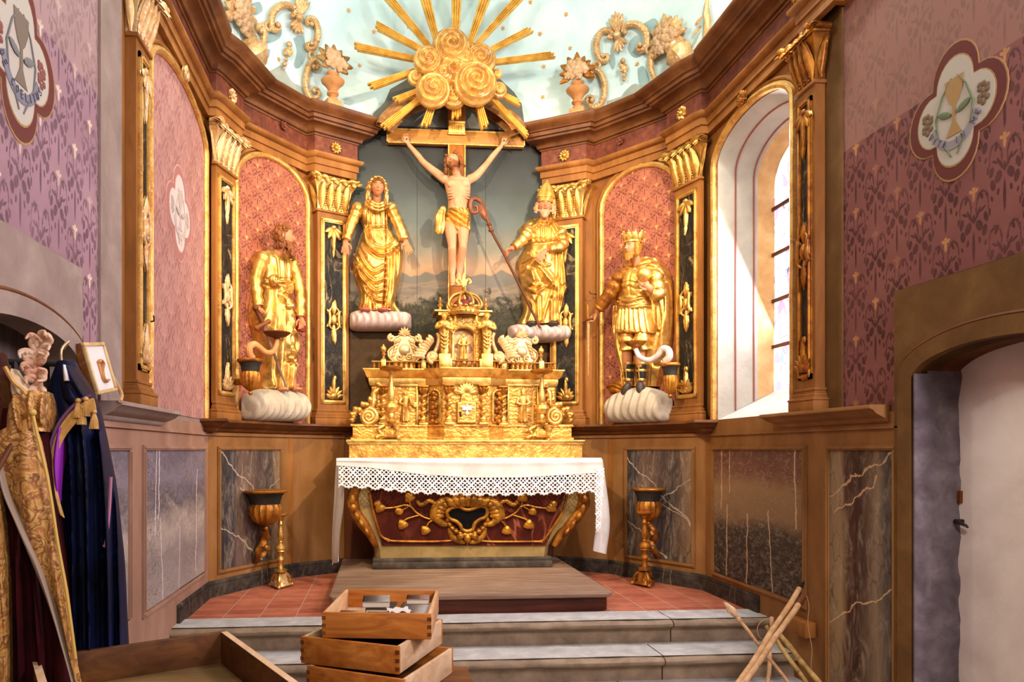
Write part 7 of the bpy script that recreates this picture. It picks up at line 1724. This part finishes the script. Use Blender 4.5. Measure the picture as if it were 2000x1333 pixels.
# ---------------------------------------------------------------- foreground: drawers, books, poles
H_ = .72
def support(x0, x1, y0, y1, zt_):
    m = MB(); m.box(x0, x1, y0, y1, zt_-.04, zt_-.001, .004); r = struct('support_table', m, G['dark_fir'])
    for x in (x0+.05, x1-.05):
        for y in (y0+.05, y1-.05): m = MB(); m.box(x-.03, x+.03, y-.03, y+.03, FLOOR_N, zt_-.04); obj('leg', m, G['dark_fir'], r)
def drawer(label, K, ang, wx, wy, z0, h, tk, mats, group=None, dove=True, notch=False):
    """K: front right corner in plan; local x runs along the front to the left, local y towards the back"""
    t = thing('drawer', label, 'drawer', 'W', (K[0], K[1], z0), group, 0)
    M = Matrix.Translation((K[0], K[1], z0)) @ Matrix.Rotation(ang, 4, 'Z')
    fr, sd, bt = mats
    m = MB().at(M); m.box(-wx, 0, 0, tk, 0, h, .003); fo = obj('front', m, fr, t)
    if dove:
        m = MB().at(M)
        for x0, x1 in ((-wx, -wx+tk*.9), (-tk*.9, 0)):
            for i in range(3): m.box(x0-.001, x1+.001, -.0015, .004, h*(.12+.3*i), h*(.12+.3*i)+h*.14)
        obj('dovetail', m, G['dark_fir'], fo)
    m = MB().at(M); m.box(-wx, 0, wy-tk, wy, .0, h*.98, .003); obj('back', m, fr, t)
    for x0, nm in ((-wx, 'side'), (-tk, 'side')):
        m = MB().at(M); m.box(x0, x0+tk, tk, wy-tk, 0, h*.985, .003)
        obj(nm, m, sd, t)
    m = MB().at(M); m.box(-wx+tk, -tk, tk, wy-tk, .012, .020); obj('bottom', m, bt, t)
    return t, M
def pln(x, y, z): p = onz(x, y, z); return (p.x, p.y)
zt = EYE-H_; h = .113
K, Lf = Vector(pln(842, 1200, zt)), Vector(pln(629, 1197, zt)); ang = math.atan2(K.y-Lf.y, K.x-Lf.x)
t1, M1 = drawer('pine drawer full of old books, topmost of the stack', K, ang, (K-Lf).length, .55, zt-h, h, .017, (G['fir'], G['fir_y'], G['pale_fir']), 'stacked drawers')
W1 = (K-Lf).length
zt2 = zt-h-.002; K2, L2 = Vector(pln(779, 1264, zt2)), Vector(pln(597, 1243, zt2)); a2 = math.atan2(K2.y-L2.y, K2.x-L2.x)
drawer('pine drawer turned askew under the drawer of books, middle of the stack', K2, a2+.03, .48, .54, zt2-.12, .12, .017, (G['fir'], G['pale_fir'], G['dark_fir']), 'stacked drawers')
zt3 = zt2-.122; K3 = Vector(pln(789, 1329, zt3)); dx = Vector(pln(857, 1284, zt3))-K3; a3 = math.atan2(dx.y, dx.x)-PI/2
drawer('pine drawer cut by the lower picture edge, lowest of the stack', K3, a3, .48, .54, zt3-.12, .12, .017, (G['fir'], G['pale_fir'], G['dark_fir']), 'stacked drawers')
support(-.95, -.28, 2.55, 3.55, zt3-.12)
# the big empty drawer at lower left
zb = EYE-.72; TBL = zb-.139; B, A = Vector(pln(440, 1232, zb)), Vector(pln(60, 1284, zb)); C = Vector(pln(590, 1331, zb))
ab = math.atan2(B.y-A.y, B.x-A.x)
t = thing('drawer', 'large dark empty drawer at the lower left corner of the picture', 'drawer', 'W', (A.x, A.y, TBL))
Mb = Matrix.Translation((A.x, A.y, TBL)) @ Matrix.Rotation(ab, 4, 'Z'); Lb = (B-A).length; hb = zb-TBL; db = .80; support(-1.93, -.95, 1.85, 2.45, TBL)
bigw = wood('dark_drawer_wood', '3e2412', '5a3619', '744a24', 0, .55, 10); bigy = wood('dark_drawer_side_wood', '4a2a12', '66401c', '855628', 1, .55, 10)
for nm, q, mt in (('back', (0, Lb, -.024, 0, 0, hb), bigw), ('side', (0, .024, -db, -.024, 0, hb), bigy), ('side', (Lb-.024, Lb, -db, -.024, 0, hb), bigy), ('front', (0, Lb, -db-.024, -db, 0, hb), bigw), ('bottom', (.024, Lb-.024, -db, -.024, .008, .02), wood('drawer_bottom_wood', '5e4426', '7d5f38', '937146', 0, .6, 9))):
    m = MB().at(Mb); m.box(*q, .003); o = obj(nm, m, mt, t)
    if nm in ('side',): 
        m = MB().at(Mb); m.box(q[0], q[1], q[2], q[3], hb, hb+.002); obj('worn_edge', m, G['pale_fir'], o)
# books in the top drawer
def book(label, u, v, z, w_, d_, h_, rot, cover, grp='old books in the top drawer', page='d8c8ac', slab=False):
    M = M1 @ Matrix.Translation((-W1+u, v, z)) @ Matrix.Rotation(rot, 4, 'Z')
    p = M @ Vector((0, 0, 0)); t = thing('book' if not slab else 'paper_sheaf', label, 'book' if not slab else 'papers', 'W', tuple(p), grp)
    if slab:
        m = MB().at(M); m.grid(lambda i, j: (w_*(i/10-.5), d_*(j/8-.5), h_+.006*math.sin(i*1.3+j)), 11, 9); m.grid(lambda i, j: (w_*(.5-i/10), d_*(j/8-.5), 0), 11, 9); obj('sheets', m, cover, t); return t
    c = .003
    m = MB().at(M); m.box(-w_/2, w_/2, -d_/2, d_/2, 0, c); m.box(-w_/2, w_/2, -d_/2, d_/2, h_-c, h_); m.box(-w_/2, -w_/2+c, -d_/2, d_/2, 0, h_, .0); obj('cover', m, cover, t)
    m = MB().at(M); m.box(-w_/2+c, w_/2-.005, -d_/2+.004, d_/2-.004, c, h_-c); obj('pages', m, plain('page_paper', page, .9), t)
    return t
bk = lambda n, a, b: paint('book_cover_'+n, a, b, None, 9, .7, .2, 60)
zf = .021
book('tan book lying flat in the front left corner of the book drawer', .105, .12, zf, .11, .15, .060, .05, bk('tan', '9a7650', 'b8946a'))
book('purplish brown book lying flat, front middle of the book drawer', .235, .11, zf, .13, .16, .055, -.04, bk('plum', '4f2f30', '6a4342'))
book('dark brown book under the grey book in the book drawer', .225, .30, zf, .14, .17, .062, .04, bk('dark', '2e2018', '46321f'))
book('small grey book topmost of the left pile in the book drawer', .195, .32, zf+.0625, .13, .15, .028, .12, bk('grey', '8a8278', 'a69e94'))
book('pale grey folio lying flat on the right of the book drawer', .395, .22, zf, .15, .27, .066, -.03, bk('folio', '9a928a', 'b7b0a8'))
book('small pale red-brown book on the back of the pale folio', .395, .36, zf+.0665, .11, .10, .026, .06, bk('rose', '87695e', '9d8276'))
book('torn white paper sheaf lying on the pale folio', .325, .14, zf+.0665, .10, .09, .010, .3, plain('torn_paper', 'dcd4c8', .9), slab=True)
# poles leaning in the right corner
def pole(label, top, bot, Yt, Yb, r, mat, tip=None, low=None, extra=None):
    p, q = wp(*top, Yt), wp(*bot, Yb); d = (q-p).normalized(); f = (FLOOR_N+r-p.z)/d.z; q = p+d*f
    t = thing('wooden_pole', label, 'pole', 'W', tuple(q), 'poles leaning on the right-hand wainscot'); n = 10
    P = [p+(q-p)*(i/n)+Vector((.003*math.sin(i*1.7), .003*math.cos(i*2.1), 0)) for i in range(n+1)]
    m = MB(); m.tube(P, [r*(1+.04*math.sin(i*2.3)) for i in range(n+1)], 12); obj('shaft', m, mat, t)
    u = -d
    if tip == 'iron': m = MB(); m.tube([p-u*.0, p+u*.025, p+u*.05, p+u*.085], [r*1.05, r*.8, r*.5, r*.12], 10); obj('iron_tip', m, G['iron'], t)
    if tip == 'sleeve': m = MB(); m.tube([p-u*.09, p-u*.0, p+u*.004], [r*1.12, r*1.15, r*.7], 12); obj('dark_sleeve', m, G['brown'], t)
    if tip == 'flame':
        m = MB(); m.leaf(p, p+u*.12, .028, .02, -.02, (0, -1, 0), 2); m.leaf(p+Vector((.004, .004, 0)), p+u*.10, .022, .02, .01, (-.7, .7, 0), 2); obj('carved_tip', m, G['pale_fir'], t)
        m = MB(); m.tube([p-u*.03, p-u*.02, p-u*.005, p+u*.005], [r*1.1, r*1.6, r*1.6, r*1.1], 12); obj('collar', m, G['pole'], t)
    if low: 
        s, e = p+(q-p)*low, q; m = MB(); m.tube([s, e], [r*1.05]*2, 12); obj('painted_grip', m, G['pole_red'], t)
    return t
pole('pale pole with a black iron tip and red-brown lower end, right corner', (1562, 1150), (1468, 1296), 4.62, 4.30, .017, G['pole'], 'iron', .62)
pole('pale pole with a dark sleeve at its head, crossing the iron-tipped pole', (1571, 1164), (1464, 1320), 4.56, 4.24, .018, G['pole'], 'sleeve')
pole('thin orange pole with a carved pale flame tip, leaning left', (1441, 1208), (1530, 1322), 4.52, 4.34, .011, G['fir_y'], 'flame')
pole('short pale stick standing upright behind the crossed poles', (1508, 1207), (1501, 1320), 4.66, 4.46, .014, G['pole'])
ywl = paint('yellow_black_flaking_paint', '4a3a22', 'b08c50', 'cbaa6c', 12, .6, .3, 40)
pole('flaking yellow pole, the more upright of the two lying to the right', (1497, 1224), (1568, 1325), 4.68, 4.42, .015, ywl)
pole('thicker flaking yellow pole, rightmost in the corner by the wainscot', (1522, 1240), (1590, 1323), 4.64, 4.36, .018, ywl)
t = thing('wire_loop', 'thin bent wire hanging among the poles', 'wire', 'W', tuple(wp(1490, 1240, 4.4)))
m = MB(); m.tube(smooth_pts([wp(x, y, 4.42) for x, y in ((1510, 1206), (1490, 1212), (1479, 1228), (1484, 1246), (1498, 1254), (1488, 1262), (1476, 1282), (1470, 1294))], 5), .0022, 5)
m.tube(smooth_pts([wp(x, y, 4.45) for x, y in ((1575, 1164), (1580, 1185), (1578, 1220), (1586, 1270), (1584, 1300), (1590, 1330))], 5), .002, 5); obj('wire', m, G['pole'], t)
t = thing('rail_block', 'brown wooden block fixed to the right wainscot behind the poles', 'wood block', 'AR', (1.62, -.04, 0))
a, b = onp('AR', 1545, 1212, .06), onp('AR', 1583, 1248, .06); m = MB(); m.box(a.x, b.x, -.10, -.015, b.z+.0, b.z+.10, .006); obj('block', m, G['ochre'], t)
# ---------------------------------------------------------------- left: picture on the ledge, vestments
t = thing('framed_relief', 'pale gold-edged framed relief leaning on the left ledge', 'picture', 'AL', tuple(onp('AL', 205, 782, .10)))
q = [onp('AL', 191, 782, .13), onp('AL', 219, 784, .13), onp('AL', 205, 694, .05), onp('AL', 177, 687, .05)]
dz = q[3].z-q[0].z; W_ = q[1].x-q[0].x; z0 = max(q[0].z, 1.512)
Mf = Matrix.Translation((q[0].x, -.125, z0)) @ Matrix.Rotation(-.22, 4, 'X') @ Matrix.Rotation(-.16, 4, 'Y')
m = MB().at(Mf); Hf = dz*1.02; W_ = .28
m.box(0, W_, .004, .04, 0, Hf, .004); obj('back_board', m, G['dark_fir'], t)
m = MB().at(Mf); e = .018
for x0, x1, a0, a1 in ((0, W_, 0, e), (0, W_, Hf-e, Hf), (0, e, e, Hf-e), (W_-e, W_, e, Hf-e)): m.box(x0, x1, -.012, .006, a0, a1, .004)
obj('gilt_border', m, gild('gilt_wood_border', 'd8bc88', 'c4a068', '8a6a3c', .5, .3), t)
m = MB().at(Mf); m.box(e, W_-e, -.002, .004, e, Hf-e); pf = obj('pale_field', m, plain('pale_picture_field', 'd9d2cc', .7), t)
m = MB().at(Mf); m.tube(smooth_pts([(W_*x, -.008, Hf*z) for x, z in ((.42, .60), (.55, .64), (.62, .56), (.50, .46), (.44, .30), (.52, .22), (.66, .24))], 4), .014, 7, .5); m.tube([(W_*.46, -.006, Hf*.6), (W_*.46, -.006, Hf*.26)], .012, 7, .5); obj('brown_relief', m, G['sconce_wood'], pf)
m = MB(); m.tube(smooth_pts([onp('AL', 219, 735, .06), onp('AL', 232, 758, .08), onp('AL', 238, 772, .10), onp('AL', 235, 784, .12)], 4), .010, 7); obj('prop_stick', m, G['pole'], t)
navy = Mat('navy_satin', .5, 0, .10); navy.color(navy.ramp(navy.noise(4, 3), [(.3, '080a14'), (.7, '141a3c')])); navy = navy.m
purp = plain('purple_silk_lining', '8f24a4', .5)
velv = Mat('dark_red_velvet', .9, 0, .08); velv.color(velv.ramp(velv.noise(6, 3), [(.3, '220608'), (.7, '3a0c0e')])); velv = velv.m
def brocade():
    m = Mat('gold_brocade', .5, .25); n = m.noise(15, 3, .5, 1.6); n2 = m.noise(20, 3, .5, 1.5)
    c = m.ramp(n, [(.36, 'a8702c'), (.48, 'c89a54'), (.53, '6e4018'), (.58, 'b07c34'), (.7, 'd8b070')]); c = m.mix(m.ramp(n2, [(.55, (0, 0, 0)), (.6, (.6,)*3)]), c, '8a4a34')
    m.color(c); m.bump(n, .4, .01); return m.m
broc = brocade()
FRG = gild('gold_fringe', 'cfa65e', 'b0823c', '7a5424', .6, .3)
FV = Fig('V', .0, 1, 0, 0, 180, 1000)
# clothes rail that carries the vestments
t = thing('clothes_rail', 'dark clothes rail behind the hanging vestments', 'rail', 'V', (.2, .05, FLOOR_N))
a, b = onp('V', 138, 712, -.06), onp('V', 0, 712, -.06); m = MB(); m.tube([(a.x, .06, a.z), (b.x, .06, a.z)], .012, 8); obj('bar', m, G['iron'], t)
for x in (a.x-.03, b.x+.05): m = MB(); m.tube([(x, .06, a.z), (x, .06, FLOOR_N)], .014, 8); obj('post', m, G['iron'], t)
t = thing('hanging_cope', 'navy satin cope with gold fringe hanging on the left, nearest the picture ledge', 'vestment', 'V', tuple(FV.q(185, 1290)), 'vestments on the rail')
m = robe(FV, [(708, 118, 142, .06), (735, 98, 165, .09), (785, 92, 192, .11), (850, 96, 207, .12), (950, 108, 227, .13), (1100, 112, 243, .14), (1290, 112, 252, .15)],
         [([(168, 830), (178, 950), (186, 1280)], .05, 5), ([(200, 850), (214, 1000), (222, 1280)], .045, 5), ([(145, 850), (152, 1000), (156, 1280)], .05, 5), ([(188, 840), (200, 1000), (205, 1280)], -.05, 5), ([(130, 900), (136, 1280)], .04, 5), ([(232, 980), (240, 1280)], .035, 4)], .02, 6, 96, 110, .7, seed=2, back=.05); obj('satin_body', m, navy, t, smooth=80)
m = robe(FV, [(722, 128, 152, .13), (750, 122, 172, .16), (790, 128, 193, .17), (800, 150, 195, .165)], [([(140, 725), (160, 760), (185, 795)], .02, 5)], .006, 4, 48, 30, .7); hd = obj('hood', m, navy, t, smooth=80)
m = MB(); fr = smooth_pts([FV.q(x, y, .19) for x, y in ((192, 786), (170, 797), (150, 815), (133, 838), (121, 866), (113, 900), (113, 930), (119, 960), (128, 992))], 8)
m.tube(fr, .005, 6)
for i in range(0, len(fr)-1):
    for k in range(2): p = fr[i].lerp(fr[i+1], k/2); dn = Vector((.010, -.012, -.042)) if i < 36 else Vector((.022, -.012, -.024)); m.tube([p, p+dn*.5+Vector((0, -.006, 0)), p+dn], [.0026, .0034, .0022], 5)
obj('gold_fringe', m, FRG, t)
for x, y in ((165, 800), (179, 797), (172, 812), (194, 820)):
    m = MB(); p = FV.q(x, y-10, .20); m.ell(p, .010, 8, 6)
    for i in range(12): a = i*.524; m.tube([p, p+Vector((.010*math.cos(a), .010*math.sin(a), -.03)), p+Vector((.013*math.cos(a)+.002*math.sin(i*5), .013*math.sin(a), -.062))], .0035, 5)
    obj('tassel', m, FRG, t)
m = robe(FV, [(838, 124, 140, .20), (880, 114, 137, .215), (920, 113, 135, .215), (975, 124, 131, .20)], (), .004, 3, 24, 24, .5); obj('purple_lining', m, purp, t, smooth=80)
m = MB(); m.tube(smooth_pts([FV.q(x, y, .13) for x, y in ((222, 930), (219, 990), (213, 1050), (208, 1060))], 5), .006, 6); obj('pink_piping', m, plain('pink_cord', 'a86a80', .6), t)
m = robe(FV, [(722, 132, 140, .17), (735, 131, 147, .185), (752, 132, 152, .18)], (), .0, 3, 20, 14); obj('white_collar', m, G['cloth'], t, smooth=80)
m = MB(); p = FV.q(124, 712, .05); m.tube(smooth_pts([p, p+Vector((.0, 0, .05)), p+Vector((.02, .03, .085)), p+Vector((.0, .06, .06))], 4), .005, 6); obj('hanger_hook', m, G['silver'], t)
cb = MB(); cb.tube([p+Vector((-.006, -.004, .012)) for p in fr], .007, 6); obj('hood_braid', cb, plain('plum_braid', '5a2c50', .6), t)
t = thing('hanging_cope', 'dark red velvet cope with a broad gold brocade band, hanging at the far left', 'vestment', 'V', tuple(Fig('V', .16, 1, 0, 0, 80, 1000).q(70, 1333)), 'vestments on the rail')
FG = Fig('V', .16, 1, 0, 0, 80, 1000)
m = robe(FG, [(800, 10, 95, .10), (850, 2, 100, .12), (950, -6, 110, .13), (1100, -10, 132, .14), (1340, -14, 158, .15)], [([(20, 880), (26, 1333)], .04, 5), ([(48, 960), (60, 1333)], .04, 5), ([(80, 1080), (100, 1333)], .035, 5)], .02, 6, 80, 100, .6, seed=6, back=.05); obj('velvet_body', m, velv, t, smooth=80)
def band(pairs, dep, nm, mat, wv=.012):
    S = [smooth_pts([FG.q(*p[k], dep) for p in pairs], 8) for k in (0, 1)]; m = MB()
    def fn(i, j): g = i/14; p = S[0][j]*(1-g)+S[1][j]*g; return p+Vector((0, -.03*math.sin(PI*g)-wv*math.sin(g*7+j*.25), 0))
    m.grid(fn, 15, len(S[0])); m.grid(lambda i, j: fn(14-i, j)+Vector((0, .015, 0)), 15, len(S[0])); return obj(nm, m, mat, t, smooth=80)
band([((14, 850), (70, 822)), ((18, 880), (92, 850)), ((32, 950), (106, 915)), ((58, 1010), (116, 970)), ((88, 1080), (128, 1050)), ((118, 1160), (144, 1140)), ((148, 1262), (160, 1258)), ((165, 1330), (176, 1330))], .17, 'brocade_band', broc)
band([((8, 860), (16, 858)), ((12, 895), (24, 892)), ((24, 955), (38, 952)), ((50, 1016), (64, 1012)), ((80, 1086), (94, 1082)), ((110, 1166), (122, 1162)), ((140, 1264), (150, 1260)), ((158, 1332), (167, 1332))], .175, 'pale_hem', plain('greyish_braid', 'a08c78', .7), .004)
m = MB(); m.tube(smooth_pts([FG.q(x, y, .20) for x, y in ((84, 815), (92, 852), (107, 915), (117, 970), (129, 1050), (145, 1140), (161, 1258))], 6), .006, 6); m.ell(FG.q(84, 812, .20), .012, 8, 6); obj('yellow_braid', m, plain('yellow_braid_cord', 'c8a24a', .6), t)
m = robe(FG, [(768, 40, 100, .12), (790, 25, 106, .17), (815, 22, 108, .19), (845, 22, 100, .19)], [([(40, 775), (60, 840)], .03, 5), ([(75, 775), (80, 840)], .03, 5), ([(95, 780), (96, 830)], .025, 4)], .012, 5, 48, 40, .7); obj('gathered_shoulder', m, broc, t, smooth=80)
FB = Fig('V', .34, 1, 0, 0, 10, 1100)
t = thing('hanging_stole', 'strip of worn gold brocade cut by the left picture edge', 'vestment', 'V', tuple(FB.q(5, 1333)), 'vestments on the rail')
m = robe(FB, [(960, -30, 2, .03), (1040, -32, 8, .04), (1150, -32, 16, .04), (1340, -34, 20, .05)], (), .010, 4, 30, 50, .5); obj('brocade_strip', m, broc, t, smooth=80)
t = thing('carved_acanthus', 'carved acanthus ornament with pink and white paint standing above the gold cope', 'carved ornament', 'V', tuple(FG.q(82, 770)))
m = MB(); FA = Fig('V', .10, 1, 0, 0, 85, 720)
stem = smooth_pts([FA.q(x, y, .06) for x, y in ((84, 775), (78, 745), (72, 715), (74, 690), (84, 670), (95, 662), (101, 668), (98, 678))], 5); m.tube(stem, taper(len(stem), .018, .9, .5), 9)
for i, (x, y, a, L) in enumerate(((80, 745, 2.6, 22), (77, 735, 3.3, 20), (75, 722, 2.5, 24), (73, 710, 3.2, 20), (72, 700, 2.4, 26), (75, 690, 2.0, 28), (80, 680, 1.6, 24), (78, 700, .6, 26), (80, 715, .2, 24), (80, 730, -.3, 26), (82, 745, .3, 24), (82, 760, -.5, 26), (79, 758, 3.6, 20), (88, 690, .9, 20), (92, 676, -.3, 20), (84, 668, 1.3, 18))):
    q = [FA.q(x, y, .06), FA.q(x+L*.5*math.cos(a), y-L*.5*math.sin(a), .09), FA.q(x+L*.9*math.cos(a+.5*(-1)**i), y-L*.9*math.sin(a+.5*(-1)**i), .10), FA.q(x+L*.8*math.cos(a+1.1*(-1)**i), y-L*.8*math.sin(a+1.1*(-1)**i), .12)]
    P = smooth_pts(q, 4); m.tube(P, [.013*(1-.75*j/len(P)) for j in range(len(P))], 7); m.leaf(q[0], q[2], .016, .014, .01, (0, -1, 0), 3)
obj('leaf_scroll', m, paint('pink_white_carving_paint', 'a8644c', 'cfa888', 'e6d4c0', 14, .6, .3), t, smooth=80)
m = MB(); m.tube([FA.q(82, 760, .03), FA.q(70, 900, .02)], .02, 8); m.tube([FA.q(70, 900, .02), Vector((FA.q(68, 950, .02).x, FA.q(68, 950, .02).y, FLOOR_N))], .02, 8); obj('staff', m, G['brown'], t)
t = thing('white_mitre', 'crumpled white and gold mitre lying on top of the hanging vestments', 'mitre', 'V', tuple(FG.q(45, 785)))
m = robe(FG, [(722, 24, 30, .02), (745, 22, 48, .06), (770, 26, 66, .10), (790, 34, 68, .11), (800, 40, 62, .10)], [([(24, 725), (48, 770), (66, 772)], .02, 4)], .004, 4, 40, 30, .7); obj('mitre_cloth', m, paint('white_gold_silk', 'c9a878', 'ddc4a4', 'e8dccb', 12, .6, .3), t, smooth=80)
m = MB(); m.tube(smooth_pts([FG.q(x, y, .12) for x, y in ((24, 724), (40, 752), (58, 768), (68, 785))], 5), .008, 6); m.tube(smooth_pts([FG.q(x, y, .125) for x, y in ((38, 798), (52, 794), (68, 786))], 5), .009, 6); obj('gold_trim', m, FRG, t)
t = thing('dark_staff', 'dark wooden staff slanting across the far left vestments', 'staff', 'V', tuple(FB.q(2, 905)))
m = MB(); P = [FB.q(48, 800, -.05), FB.q(22, 870, .0), FB.q(-6, 930, .05), FB.q(-60, 1060, .1)]; m.tube(P, .009, 8); obj('shaft', m, G['brown'], t)
t = thing('red_banner', 'dark red banner cloth hanging at the far left edge above the vestments', 'banner', 'V', tuple(FB.q(5, 880)))
FR2 = Fig('V', .10, 1, 0, 0, 10, 800)
m = robe(FR2, [(690, -30, 6, .03), (740, -30, 20, .05), (800, -30, 40, .06), (860, -30, 30, .06), (900, -30, 22, .05)], (), .012, 4, 40, 40, .6); obj('banner_cloth', m, paint('brown_red_cloth', '30120e', '4a1c14', '6a4a20', 7, .8, .2), t, smooth=80)
